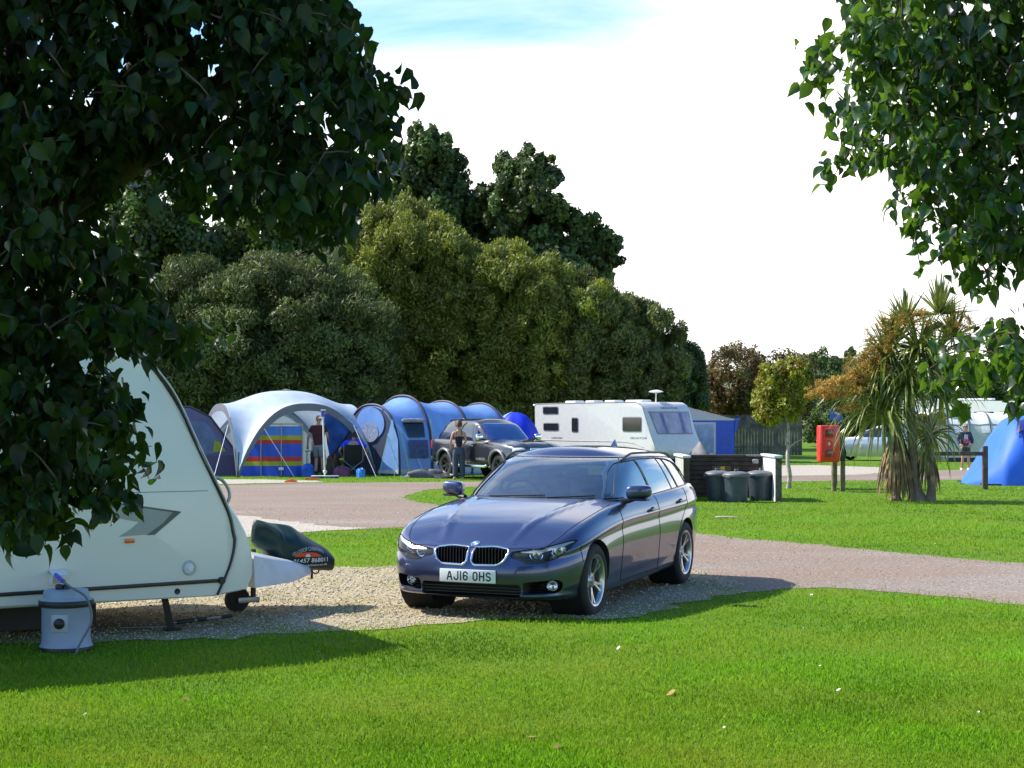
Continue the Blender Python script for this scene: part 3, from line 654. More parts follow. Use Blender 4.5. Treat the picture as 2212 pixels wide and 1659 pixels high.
# ---------------------------------------------------------------- ground
def ground_mat(name, kind):
    m = bpy.data.materials.new(name); m.use_nodes = True; t = m.node_tree; b = t.nodes['Principled BSDF']; L = t.links.new
    co = t.nodes.new('ShaderNodeTexCoord'); vec = co.outputs['Object']
    def noise(sc, det=5, ro=.6):
        n = t.nodes.new('ShaderNodeTexNoise'); n.inputs['Scale'].default_value = sc; n.inputs['Detail'].default_value = det; n.inputs['Roughness'].default_value = ro; L(vec, n.inputs['Vector']); return n.outputs['Fac']
    def streak(sx, sy):
        mp = t.nodes.new('ShaderNodeMapping'); mp.inputs['Scale'].default_value = (sx, sy, 1); mp.inputs['Rotation'].default_value = (0, 0, .25); L(vec, mp.inputs['Vector']); n = t.nodes.new('ShaderNodeTexNoise'); n.inputs['Scale'].default_value = 1; n.inputs['Detail'].default_value = 5; L(mp.outputs[0], n.inputs['Vector']); return n.outputs['Fac']
    def rng(x, a, c, lo=0., hi=1.):
        r = t.nodes.new('ShaderNodeMapRange'); r.inputs[1].default_value = a; r.inputs[2].default_value = c; r.inputs[3].default_value = lo; r.inputs[4].default_value = hi; L(x, r.inputs[0]); return r.outputs[0]
    def mix(f, a, c, mode='MIX'):
        x = t.nodes.new('ShaderNodeMix'); x.data_type = 'RGBA'; x.blend_type = mode
        if isinstance(f, float): x.inputs[0].default_value = f
        else: L(f, x.inputs[0])
        for v, i in ((a, 6), (c, 7)):
            if isinstance(v, tuple): x.inputs[i].default_value = (*v, 1)
            else: L(v, x.inputs[i])
        return x.outputs[2]
    def vor(sc):
        v = t.nodes.new('ShaderNodeTexVoronoi'); v.inputs['Scale'].default_value = sc; L(vec, v.inputs['Vector']); return v
    if kind == 'grass':
        c = mix(rng(noise(.35), .35, .65), (.12, .24, .008), (.18, .28, .014))
        c = mix(rng(noise(2.2), .4, .7), c, (.13, .24, .014)); c = mix(rng(noise(30), .3, .7), c, (.045, .115, .008)); c = mix(rng(noise(1.1, 4), .62, .75, 0, .5), c, (.20, .21, .05))
        h = noise(90)
    else:
        a, bb, dk = {'road': ((.30, .25, .215), (.235, .172, .13), (.14, .12, .105)), 'pad': ((.44, .37, .26), (.36, .29, .17), (.17, .145, .10)), 'pale': ((.50, .44, .38), (.42, .36, .29), (.25, .22, .18))}[kind]
        v = vor(85); c = mix(rng(v.outputs['Color'], .1, .9), a, bb); c = mix(rng(v.outputs['Color'], .70, .95), c, dk); c = mix(rng(v.outputs['Color'], .0, .16, .8, 0.), c, tuple(min(.62, x*1.5) for x in a))
        v2 = vor(160); c = mix(rng(v2.outputs['Color'], .2, .9, 0, .5), c, dk)
        c = mix(rng(noise(.9, 6), .5, .66, 0, .75), c, bb)
        if kind == 'pad': c = mix(rng(noise(1.6, 8, .7), .50, .62, 0, .75), c, (.22, .21, .045))
        if kind == 'road': c = mix(rng(streak(.30, .75), .45, .62, 0, .75), c, (.31, .285, .265)); c = mix(rng(streak(.22, .6), .60, .40, 0, .6), c, (.25, .16, .105)); c = mix(rng(noise(1.3, 8, .7), .60, .70, 0, .5), c, (.15, .17, .04))
        g_ = noise(26, 4, .75); c = mix(rng(g_, .36, .52, 1, 0), c, dk); c = mix(rng(g_, .53, .66, 0, .9), c, tuple(min(.70, x*1.6) for x in a)); g2 = noise(7, 5, .75); c = mix(rng(g2, .40, .54, .65, 0), c, bb)
        h = v.outputs['Distance']
    L(c, b.inputs['Base Color']); b.inputs['Roughness'].default_value = .95; b.inputs['Specular IOR Level'].default_value = .15
    bp = t.nodes.new('ShaderNodeBump'); bp.inputs['Strength'].default_value = .35 if kind != 'grass' else .6; bp.inputs['Distance'].default_value = .02; L(h, bp.inputs['Height']); L(bp.outputs[0], b.inputs['Normal'])
    return m
def struct(o): o['kind'] = 'structure'; return o
def in_poly(px, py, poly):
    r = np.zeros(len(px), bool); n = len(poly); j = n-1
    for i in range(n):
        xi, yi = poly[i]; xj, yj = poly[j]
        c = ((yi > py) != (yj > py)) & (px < (xj-xi)*(py-yi)/(yj-yi+1e-12)+xi); r ^= c; j = i
    return r
rs = np.random.RandomState(5)
def wobble(poly, amp, step=.22):
    """ground outline with an irregular edge"""
    out = []
    n = len(poly)
    for i in range(n):
        a, b = Vector(poly[i]), Vector(poly[(i+1) % n]); k = max(1, min(60, int((b-a).length/step)))
        d = (b-a); nn = Vector((-d.y, d.x)).normalized() if d.length else Vector((0, 0))
        for j in range(k): p = a+d*(j/k)+nn*float(rs.normal(0, amp)); out.append((p.x, p.y))
    return out
def sheet(name, pix, z, mat, amp=.05):
    poly = wobble([tuple(G(x, y).xy) for x, y in pix], amp)
    o = MB().add([(x, y, z) for x, y in poly], [tuple(range(len(poly)))]).build(name, mat, None, None); struct(o)
    bm = bmesh.new(); bm.from_mesh(o.data); bmesh.ops.triangulate(bm, faces=bm.faces[:]); bmesh.ops.recalc_face_normals(bm, faces=bm.faces[:])
    if bm.faces[0].normal.z < 0: bmesh.ops.reverse_faces(bm, faces=bm.faces[:])
    bm.to_mesh(o.data); bm.free(); return [(x, y) for x, y in poly]
m_grass = ground_mat('lawn', 'grass'); m_road = ground_mat('gravel_road', 'road'); m_pad = ground_mat('gravel_pad', 'pad'); m_pale = ground_mat('gravel_pale', 'pale')
struct(MB().add([(-900, -30, 0), (900, -30, 0), (900, 2500, 0), (-900, 2500, 0)], [(0, 1, 2, 3)]).build('ground', m_grass, None, None))
pol = []
pol.append(sheet('gravel_road', [(250, 1060), (490, 1048), (700, 1043.5), (950, 1041.5), (1500, 1037), (1500, 1045), (1000, 1052), (930, 1058), (865, 1072), (900, 1085), (980, 1096), (1100, 1108), (1300, 1130), (1480, 1150), (1600, 1163), (1800, 1180), (2000, 1200), (2212, 1218), (2480, 1242), (2480, 1342), (2212, 1308), (2050, 1290), (1900, 1277), (1780, 1270), (1680, 1272), (1540, 1290), (1460, 1240), (1300, 1185), (1100, 1160), (950, 1143), (860, 1140), (720, 1147), (600, 1153), (430, 1175), (250, 1190)], .004, m_road))
pol.append(sheet('gravel_pitch', [(250, 1150), (430, 1118), (500, 1112), (600, 1124), (700, 1136), (790, 1141), (720, 1147), (600, 1153), (430, 1175), (250, 1190)], .008, m_pale, .08))
pol.append(sheet('gravel_pad', [(-420, 1330), (100, 1262), (400, 1238), (560, 1230), (720, 1226), (860, 1223), (1100, 1218), (1300, 1212), (1440, 1215), (1530, 1240), (1600, 1272), (1560, 1284), (1500, 1302), (1400, 1324), (1300, 1335), (1150, 1341), (1000, 1346), (900, 1353), (800, 1362), (640, 1371), (500, 1379), (300, 1385), (0, 1394), (-420, 1412)], .006, m_pad, .10))
pol.append(sheet('far_road', [(1560, 1032), (1850, 1025), (2060, 1015), (2400, 1009), (2400, 1036), (2100, 1036.5), (1800, 1039), (1560, 1042)], .004, m_road, .03))
pol.append(sheet('far_pitch', [(1600, 1007), (1760, 1005), (1905, 1010), (1905, 1022), (1850, 1026), (1600, 1030)], .008, m_pale, .03))
pol.append(sheet('tent_pitch', [(380, 1036), (560, 1036), (680, 1039), (700, 1042), (480, 1046), (300, 1050)], .008, m_pale, .05))
# ---------------------------------------------------------------- grass blades: real blades, wider where they stand farther off
def blades(name, n, ylo, yhi, hmul, mat, keep=None, sel=None, xlo=-420, xhi=2640):
    px = rs.uniform(xlo, xhi, n); py = rs.uniform(ylo, yhi, n); Y = FOC*EYE/(py-HY); x = (px-CX)/FOC*Y
    m = np.zeros(n, bool)
    jx, jy = x+rs.normal(0, .20, n), Y+rs.normal(0, .20, n)
    for p in pol: m |= in_poly(jx, jy, p)
    m = ~m if keep is None else in_poly(x, Y, pol[keep]) & (rs.rand(n) < sel(x, Y))
    x, Y = x[m], Y[m]; n = len(x); a = rs.uniform(0, 2*np.pi, n)
    patch = np.sin(x*1.7+np.sin(Y*1.3)*2)*np.sin(Y*2.1+x*.6)
    h = (rs.gamma(6, .0024, n)+.006)*hmul*(1+.25*patch); w = .0026*np.maximum(1, Y/9)*rs.uniform(.8, 1.5, n)
    dx, dy = np.cos(a), np.sin(a); lean = rs.normal(0, .45, n)*h; la = rs.uniform(0, 2*np.pi, n); lx, ly = np.cos(la)*lean, np.sin(la)*lean
    V = np.empty((n, 4, 3)); z0 = -.003
    V[:, 0] = np.stack([x-dx*w, Y-dy*w, np.full(n, z0)], 1); V[:, 1] = np.stack([x+dx*w, Y+dy*w, np.full(n, z0)], 1)
    V[:, 2] = np.stack([x+lx*.35+dx*w*.7, Y+ly*.35+dy*w*.7, h*.6], 1); V[:, 3] = np.stack([x+lx, Y+ly, h], 1)
    F = (np.arange(n)[:, None]*4+np.array([[0, 1, 2, 3]])); p2 = np.sin(x*.9+2*np.sin(Y*.35))*np.sin(Y*1.7+x*.22)+.6*np.sin(x*.33+Y*.5+1.3*np.sin(x*.7)); rr = np.clip(rs.normal(.5, .17, n)+.10*patch+.16*p2, 0, 1)
    o = np_mesh(name, V.reshape(-1, 3), F, mat, rnd=np.repeat(rr, 4)); o['kind'] = 'stuff'; return o
m_blade = pm('grass_blade', (.175, .335, .010), rough=.55, var=.5, scale=.7, attr=True, transl=.45, spec=.2, col2=(.27, .35, .025), c2scale=.7, c2pos=(.42, .64))
m_weed = pm('weed_blade', (.22, .23, .035), rough=.6, var=.5, scale=2, attr=True, transl=.3, spec=.2)
tag(blades('lawn_grass', 420000, 1180, 1800, 1., m_blade), 'short mown green grass of the lawns', 'grass')
tag(blades('far_grass', 130000, 1000, 1182, 1.15, m_blade, xlo=250), 'sunlit short grass of the far lawns and verges', 'grass')
tag(blades('pad_weeds', 110000, 1200, 1450, .8, m_weed, keep=2, sel=lambda x, y: np.clip((np.sin(x*2.3+1)*np.sin(y*2.9)+np.sin(x*5.1+y*3.7)*.6)**.6+.12, .05, 1)), 'thin yellowing weeds growing through the pale gravel pad', 'weeds')
# loose stones lying on the gravel
def stones(name, n, k, ylo, yhi, mat, s0, s1):
    px = rs.uniform(-100, 2300, n); py = rs.uniform(ylo, yhi, n); Y = FOC*EYE/(py-HY); x = (px-CX)/FOC*Y; m = in_poly(x, Y, pol[k]); x, Y = x[m], Y[m]; n = len(x)
    base = np.array([(1, 0, 0), (0, 1, 0), (-1, 0, 0), (0, -1, 0), (0, 0, .7), (0, 0, -.7)], float); s = rs.uniform(s0, s1, n)[:, None, None]*np.maximum(1, Y/14)[:, None, None]
    V = base[None]*s*rs.uniform(.6, 1.3, (n, 6, 3)); a = rs.uniform(0, 6.28, n); c, d = np.cos(a)[:, None], np.sin(a)[:, None]
    V = np.stack([V[..., 0]*c-V[..., 1]*d+x[:, None], V[..., 0]*d+V[..., 1]*c+Y[:, None], V[..., 2]+.010], 2)
    f = np.array([(0, 1, 4), (1, 2, 4), (2, 3, 4), (3, 0, 4), (1, 0, 5), (2, 1, 5), (3, 2, 5), (0, 3, 5)]); F = (np.arange(n)[:, None, None]*6+f[None]).reshape(-1, 3)
    o = np_mesh(name, V.reshape(-1, 3), F, mat, rnd=np.repeat(rs.rand(n), 6)); o['kind'] = 'stuff'; return o
m_stone = pm('loose_stone', (.46, .40, .36), rough=.9, var=.5, scale=3, attr=True)
m_stone2 = pm('loose_pale_stone', (.44, .39, .32), rough=.9, var=.55, scale=3, attr=True)
tag(stones('pad_stones', 30000, 2, 1210, 1450, m_stone2, .005, .012), 'loose pale chippings on the gravel pad', 'gravel')
tag(stones('road_stones', 9000, 0, 1100, 1340, m_stone, .003, .007), 'loose pinkish grey chippings on the gravel road', 'gravel')

def specks(name, n, mat, rad, hz, ylo, yhi):
    px = rs.uniform(-60, 2280, n); py = ylo+(yhi-ylo)*rs.rand(n)**1.2; Y = FOC*EYE/(py-HY); x = (px-CX)/FOC*Y; m = np.ones(n, bool)
    for p in pol: m &= ~in_poly(x, Y, p)
    x, Y = x[m], Y[m]; n = len(x); a = np.arange(6)*np.pi/3; r = rs.uniform(.6, 1.3, n)[:, None]*rad; t = rs.normal(0, .35, (n, 2))
    V = np.stack([x[:, None]+r*np.cos(a), Y[:, None]+r*np.sin(a), hz+r*(np.cos(a)*t[:, :1]+np.sin(a)*t[:, 1:])], 2).reshape(-1, 3); b = np.arange(n)[:, None]*6
    F = np.concatenate([b+np.array([[0, 1, 2, 3]]), b+np.array([[0, 3, 4, 5]])]); o = np_mesh(name, V, F, mat, rnd=np.repeat(rs.rand(n), 6)); o['kind'] = 'stuff'; return o
tag(specks('daisies', 26, pm('daisy_white', (.75, .75, .70), rough=.7), .011, .028, 1130, 1640), 'scattered white daisy heads in the lawn', 'daisies')
tag(specks('fallen_leaves', 14, pm('dead_leaf', (.20, .11, .035), rough=.8, var=.5, attr=True), .024, .022, 1060, 1640), 'scattered dry brown leaves lying on the lawn', 'leaves')
# ---------------------------------------------------------------- foliage
def frames(nrm, axis):
    """orthonormal frames: z near nrm, y near axis"""
    y = axis/np.linalg.norm(axis, axis=1, keepdims=True); z = nrm-(nrm*y).sum(1, keepdims=True)*y; z /= np.linalg.norm(z, axis=1, keepdims=True)+1e-9
    return np.cross(y, z), y, z
def cards(C, nrm, axis, ln, wd):
    x, y, z = frames(nrm, axis); n = len(C); l = ln[:, None]; w = wd[:, None]
    V = np.stack([C-y*l*.5, C+x*w*.5+z*w*.12, C+y*l*.5, C-x*w*.5+z*w*.12], 1).reshape(-1, 3)
    return V, np.arange(n*4).reshape(n, 4)
def sph(n, r):
    v = r.normal(size=(n, 3)); return v/np.linalg.norm(v, axis=1, keepdims=True)
def lump(d, seed, amp, fr=2.2):
    r = np.random.RandomState(seed); s = np.zeros(len(d))
    for k in range(7):
        a = r.normal(size=3)*fr*(1+.35*k); s += np.sin(d @ a+r.rand()*6.28)/(1+.5*k)
    return 1+amp*s/2.2
def crown(seed, C, rad, nclump, nleaf, ln, wd, amp=.22, crad=.16, low=-.55, upright=.4, flat=None, tip=.3, zmin=.25):
    """leaf cards in clumps spread through a lumpy ellipsoid; returns V, F, rnd"""
    r = np.random.RandomState(seed); C = np.array(C); rad = np.array(rad)
    d = sph(nclump*3, r); d = d[d[:, 2] > low][:nclump]; R0 = lump(d, seed+1, amp)*(.45+.55*r.rand(len(d))**.35)
    cc = d*R0[:, None]; cr = crad*r.uniform(.55, 1.35, len(d)); per = r.multinomial(nleaf, cr**2/np.sum(cr**2)); idx = np.repeat(np.arange(len(d)), per); n = len(idx)
    q = sph(n, r); rr = r.rand(n)**.45; p = (cc[idx]+q*(cr[idx]*rr)[:, None])*rad+C
    out = q*.8+d[idx]*.5+r.normal(size=(n, 3))*.55+np.array([0, 0, upright]); ax = r.normal(size=(n, 3))+d[idx]*tip+np.array([0, 0, -.25+upright])
    k = p[:, 2] > zmin; p, out, ax, idx = p[k], out[k], ax[k], idx[k]; n = len(p)
    s = r.uniform(.65, 1.3, n); V, F = cards(p, out, ax, ln*s, wd*s)
    rc = r.rand(len(d)); rnd = np.clip(.5*rc[idx]+.5*r.rand(n), 0, 1)
    return V, F, np.repeat(rnd, 4)
bark = pm('bark', (.055, .042, .03), rough=.9, var=.4, scale=5, bump=.6, bscale=14)
def limbs(name, base, top, r0, mat, parent, seed, nb=7, spread=2., n=8):
    r = random.Random(seed); mb = MB(); b, t = Vector(base), Vector(top); L_ = (t-b).length
    pts = [b.lerp(t, i/7)+Vector((r.gauss(0, .02), r.gauss(0, .02), 0))*L_*(1 if 0 < i < 7 else 0) for i in range(8)]
    mb.tube(spline(pts, 16), [r0*(1-.8*i/15)*(1.35 if i == 0 else 1) for i in range(16)], n)
    for k in range(nb):
        s = b.lerp(t, r.uniform(.3, .9)); a = r.uniform(0, 6.28); e = s+Vector((math.cos(a)*spread, math.sin(a)*spread, r.uniform(.3, .9)*spread*.8)); m = s.lerp(e, .5)+Vector((0, 0, .12*spread))
        mb.tube(spline([s, m, e], 8), [r0*.42*(1-.8*i/7) for i in range(8)], 6)
    return mb.build(name, mat, parent, smooth=60)
def tree(name, label, cat, px, Y, parts, ln, wd, mat, seed, trunk=.2, group=None, up=.4, tip=.3, dens=1.):
    """parts: list of (px, py, halfwidth_px, halfheight_px, depth_m, clumps, leaves, amp, crad) crown lobes"""
    x0 = X(px, Y); root = thing(name, label, cat, (x0, Y, 0), 0, group); Vs, Fs, Rs = [], [], []; off = 0; zt = 0
    for i, (lx, ly, hw, hh, dm, nc, nl, amp, cr) in enumerate(parts):
        c = (X(lx, Y)-x0, 0, Z(ly, Y)); rad = (hw/FOC*Y, dm, hh/FOC*Y); zt = max(zt, c[2])
        V, F, rn = crown(seed*17+i, c, rad, int(nc*CL), int(nl*DENS*dens), ln, wd, amp, cr*(.72 if CL > 2 else 1), low=-.95, upright=up, tip=tip); Vs.append(V); Fs.append(F+off); Rs.append(rn); off += len(V)
    np_mesh('crown', np.concatenate(Vs), np.concatenate(Fs), mat, root, np.concatenate(Rs))
    limbs('trunk', (0, 0, -.1), (X(parts[0][0], Y)-x0, 0, zt), trunk, bark, root, seed, 6, parts[0][2]/FOC*Y*.55)
    return root
m_wil = pm('leaf_willow_grey', (.120, .155, .038), rough=.6, var=.55, scale=.35, attr=True, transl=.32, col2=(.09, .115, .028), c2scale=.5)
m_wiy = pm('leaf_willow_yellow', (.215, .245, .028), rough=.55, var=.5, scale=.35, attr=True, transl=.38, col2=(.16, .18, .025), c2scale=.45)
m_wig = pm('leaf_willow_green', (.150, .180, .036), rough=.58, var=.55, scale=.35, attr=True, transl=.35, col2=(.10, .13, .028), c2scale=.45)
m_oak = pm('leaf_oak', (.07, .115, .022), rough=.5, var=.55, scale=.3, attr=True, transl=.35)
m_rust = pm('leaf_rust', (.14, .085, .022), rough=.6, var=.5, scale=.3, attr=True, transl=.3, col2=(.075, .085, .02), c2scale=.35)
m_mid = pm('leaf_mid', (.075, .12, .025), rough=.55, var=.5, scale=.3, attr=True, transl=.35)
m_lime = pm('leaf_lime', (.25, .27, .02), rough=.5, var=.5, scale=1.5, attr=True, transl=.45, col2=(.21, .15, .018), c2scale=1.6, c2pos=(.5, .65))
# hedge of tall willows behind the tents
DENS = 4.8; CL = 2.4
H_ = 'tall willows of the hedge behind the tents'
tree('willow_bush', 'broad grey-green willow behind the white dome shelter', 'willow', 560, 64,
     [(420, 760, 190, 190, 3.2, 150, 22000, .12, .20), (640, 740, 230, 185, 3.4, 170, 26000, .12, .19), (560, 900, 330, 130, 3.0, 120, 20000, .08, .2), (540, 780, 270, 200, 1.6, 90, 12000, .06, .3)], .21, .062, m_wil, 11, .25, H_, up=.75, tip=.8)
tree('willow_bush', 'dark willow at the left end of the hedge, seen between the hanging leaves', 'willow', 190, 66,
     [(150, 780, 190, 170, 3.2, 100, 12000, .12, .2), (120, 920, 240, 110, 3., 70, 8000, .08, .2)], .21, .062, m_wil, 16, .25, H_, up=.75, tip=.8)
tree('willow_bush', 'tallest yellow-green willow with a pointed sunlit top, behind the tunnel tent', 'willow', 900, 69,
     [(880, 640, 160, 185, 3.2, 150, 24000, .14, .20), (960, 760, 190, 200, 3.2, 130, 22000, .10, .2), (820, 560, 90, 110, 2.2, 60, 9000, .15, .24), (900, 920, 260, 110, 3., 90, 12000, .08, .2)], .21, .062, m_wiy, 12, .25, H_, up=.75, tip=.8)
tree('willow_bush', 'bright lime-topped willow left of the rounded hedge end', 'willow', 1110, 68,
     [(1080, 700, 150, 178, 3., 130, 20000, .14, .20), (1190, 760, 150, 165, 3.2, 120, 20000, .12, .2), (1010, 640, 90, 110, 2.4, 60, 9000, .15, .25), (1110, 920, 200, 100, 3., 80, 10000, .08, .2), (1030, 800, 230, 165, 2.6, 110, 18000, .08, .2)], .21, .062, m_wiy, 13, .22, H_, up=.75, tip=.8)
tree('willow_bush', 'green willow rounding off the right end of the hedge above the white caravan', 'willow', 1330, 68,
     [(1280, 765, 150, 160, 3., 150, 24000, .12, .18), (1390, 800, 90, 130, 2.6, 90, 14000, .12, .22), (1320, 920, 160, 100, 3., 80, 10000, .08, .2), (1230, 815, 170, 150, 2.4, 90, 14000, .08, .2), (1330, 745, 100, 120, 2., 50, 8000, .08, .2)], .21, .062, m_wig, 14, .22, H_, up=.75, tip=.8)
tree('bush', 'small dark bush at the foot of the hedge, right of the dish aerial', 'bush', 1470, 74, [(1470, 845, 55, 100, 2.4, 70, 9000, .16, .25)], .16, .06, m_oak, 15, .12)
DENS = 2.6; CL = 1.3
# trees standing behind the hedge
B_ = 'trees rising behind the hedge'
tree('broadleaf_tree', 'tall dark tree with a spiky top rising behind the hedge', 'tree', 930, 80,
     [(930, 450, 88, 115, 3., 110, 15000, .42, .17), (915, 360, 40, 75, 2., 50, 5000, .5, .22), (960, 330, 26, 40, 2., 24, 1600, .5, .28), (985, 500, 80, 120, 3., 60, 10000, .25, .25)], .27, .17, m_oak, 21, .3, B_, dens=.62)
tree('broadleaf_tree', 'dark tree leaning right behind the right half of the hedge', 'tree', 1170, 78,
     [(1150, 445, 74, 105, 2.6, 100, 12000, .45, .18), (1235, 545, 88, 76, 2.6, 90, 11000, .42, .18), (1085, 440, 55, 95, 2.4, 40, 6500, .30, .28), (1290, 575, 40, 50, 2., 30, 4000, .3, .3), (1150, 600, 110, 110, 3., 50, 9000, .2, .25)], .27, .17, m_oak, 22, .3, B_, dens=.62)
tree('broadleaf_tree', 'dark tree glimpsed through the left branches beside the sky gap', 'tree', 330, 78,
     [(330, 480, 105, 120, 3., 80, 12000, .3, .24), (270, 420, 50, 60, 2., 30, 4000, .3, .3), (380, 570, 150, 90, 3., 60, 10000, .2, .25)], .27, .17, m_oak, 23, .3, B_, dens=.62)
tree('broadleaf_tree', 'dark tree above the left willow, below the hanging leaves', 'tree', 610, 80,
     [(600, 500, 120, 110, 3., 80, 13000, .28, .24), (700, 520, 90, 90, 3., 50, 9000, .25, .25), (560, 590, 170, 70, 3., 50, 9000, .2, .25)], .27, .17, m_oak, 24, .3, B_, dens=.62)
DENS = 2.
# bushes and trees beyond the fence
K_ = 'bushes beyond the timber fence'
tree('bush', 'rust-brown bush left of the timber fence, beside the hedge', 'bush', 1580, 92, [(1590, 830, 70, 85, 3., 70, 9000, .22, .25), (1530, 870, 45, 60, 2.4, 40, 5000, .2, .28)], .2, .09, m_rust, 31, .15, K_)
tree('bush', 'brown bush reaching over the timber fence behind the small tree', 'bush', 1680, 96, [(1680, 850, 80, 80, 3., 70, 9000, .22, .25)], .2, .09, m_rust, 32, .15, K_)
tree('round_tree', 'round green tree beyond the fence, its top against the sky', 'tree', 1765, 120, [(1765, 830, 62, 68, 3.5, 70, 9000, .16, .26)], .26, .13, m_mid, 33, .2)
tree('bush', 'olive bush behind the fire point and palm', 'bush', 1850, 105, [(1850, 880, 80, 85, 3.5, 60, 9000, .2, .26), (1800, 930, 70, 45, 3., 40, 5000, .2, .26)], .22, .1, m_mid, 34, .15, K_)
tree('bush', 'dark bush behind the white vans right of the palm trunk', 'bush', 2080, 112, [(2060, 850, 95, 60, 4., 60, 9000, .2, .26), (2190, 860, 90, 55, 4., 50, 8000, .2, .26), (2320, 850, 90, 70, 4., 40, 6000, .2, .26)], .24, .11, m_oak, 35, .2, K_)
hl = pm('hill_heath', (.10, .12, .07), rough=.95, var=.3, scale=.02)
def hill_fn(u, v): x = -60+420*u; y = 330+260*v; return (x, y, -2+18*math.exp(-((x-80)/60)**2)*math.exp(-((y-430)/120)**2)+11*math.exp(-((x-190)/90)**2)*math.exp(-((y-470)/100)**2))
struct(MB().grid(hill_fn, 60, 24).build('hill', hl, None, 80))
tree('pine_tree', 'tiny far pine clump on the distant rise left of the palm', 'pine tree', 1815, 330, [(1800, 778, 14, 10, 2., 16, 900, .3, .35), (1838, 768, 12, 14, 2., 16, 900, .3, .35), (1822, 782, 22, 8, 2., 16, 900, .3, .35)], .6, .3, m_oak, 36, .25)
# small roadside tree with pale trunk
def small_tree():
    Y = 40.5; px = 1703; x0 = X(px, Y); root = thing('young_tree', 'young lollipop tree with yellow-green crown and pale mottled trunk', 'tree', (x0, Y, 0))
    Vs, Fs, Rs = [], [], []; off = 0
    for i, (lx, ly, hw, hh, nc, nl) in enumerate([(1690, 850, 58, 62, 70, 7000), (1668, 880, 40, 38, 30, 2200), (1715, 810, 36, 42, 30, 2400), (1660, 820, 26, 40, 20, 1400)]):
        V, F, rn = crown(900+i, (X(lx, Y)-x0, 0, Z(ly, Y)), (hw/FOC*Y, .6, hh/FOC*Y), nc, nl, .085, .055, .18, .26, low=-.95); Vs.append(V); Fs.append(F+off); Rs.append(rn); off += len(V)
    np_mesh('crown', np.concatenate(Vs), np.concatenate(Fs), m_lime, root, np.concatenate(Rs))
    limbs('trunk', (0, 0, -.05), (X(1692, Y)-x0, 0, Z(830, Y)), .062, pm('birch_bark', (.42, .36, .30), rough=.85, var=.3, scale=9, col2=(.10, .08, .07), c2scale=14, c2pos=(.55, .62)), root, 5, 6, .45)
small_tree()
# ---------------------------------------------------------------- palm-like cordyline
def sword(P0, D, ln, w, droop, r, seg=5):
    """one sword leaf as a folded strip"""
    D = Vector(D).normalized(); p = Vector(P0); d = D.copy(); pts = [p.copy()]; st = ln/seg
    for i in range(seg):
        d = (d+Vector((0, 0, -droop*(i+.5)/seg))).normalized(); p = p+d*st; pts.append(p.copy())
    side = D.cross(Vector((0, 0, 1))); side = side.normalized() if side.length > .05 else Vector((1, 0, 0))
    side = (side+Vector((r.gauss(0, .35), r.gauss(0, .35), r.gauss(0, .35)))).normalized()
    ww = [.55, 1, 1, .8, .5, .04]
    vs = []
    for q, k in zip(pts, ww): vs += [q-side*w*k*.5, q+Vector((0, 0, -w*k*.16)), q+side*w*k*.5]
    fs = []
    for i in range(seg): a = i*3; fs += [(a, a+1, a+4, a+3), (a+1, a+2, a+5, a+4)]
    return vs, fs
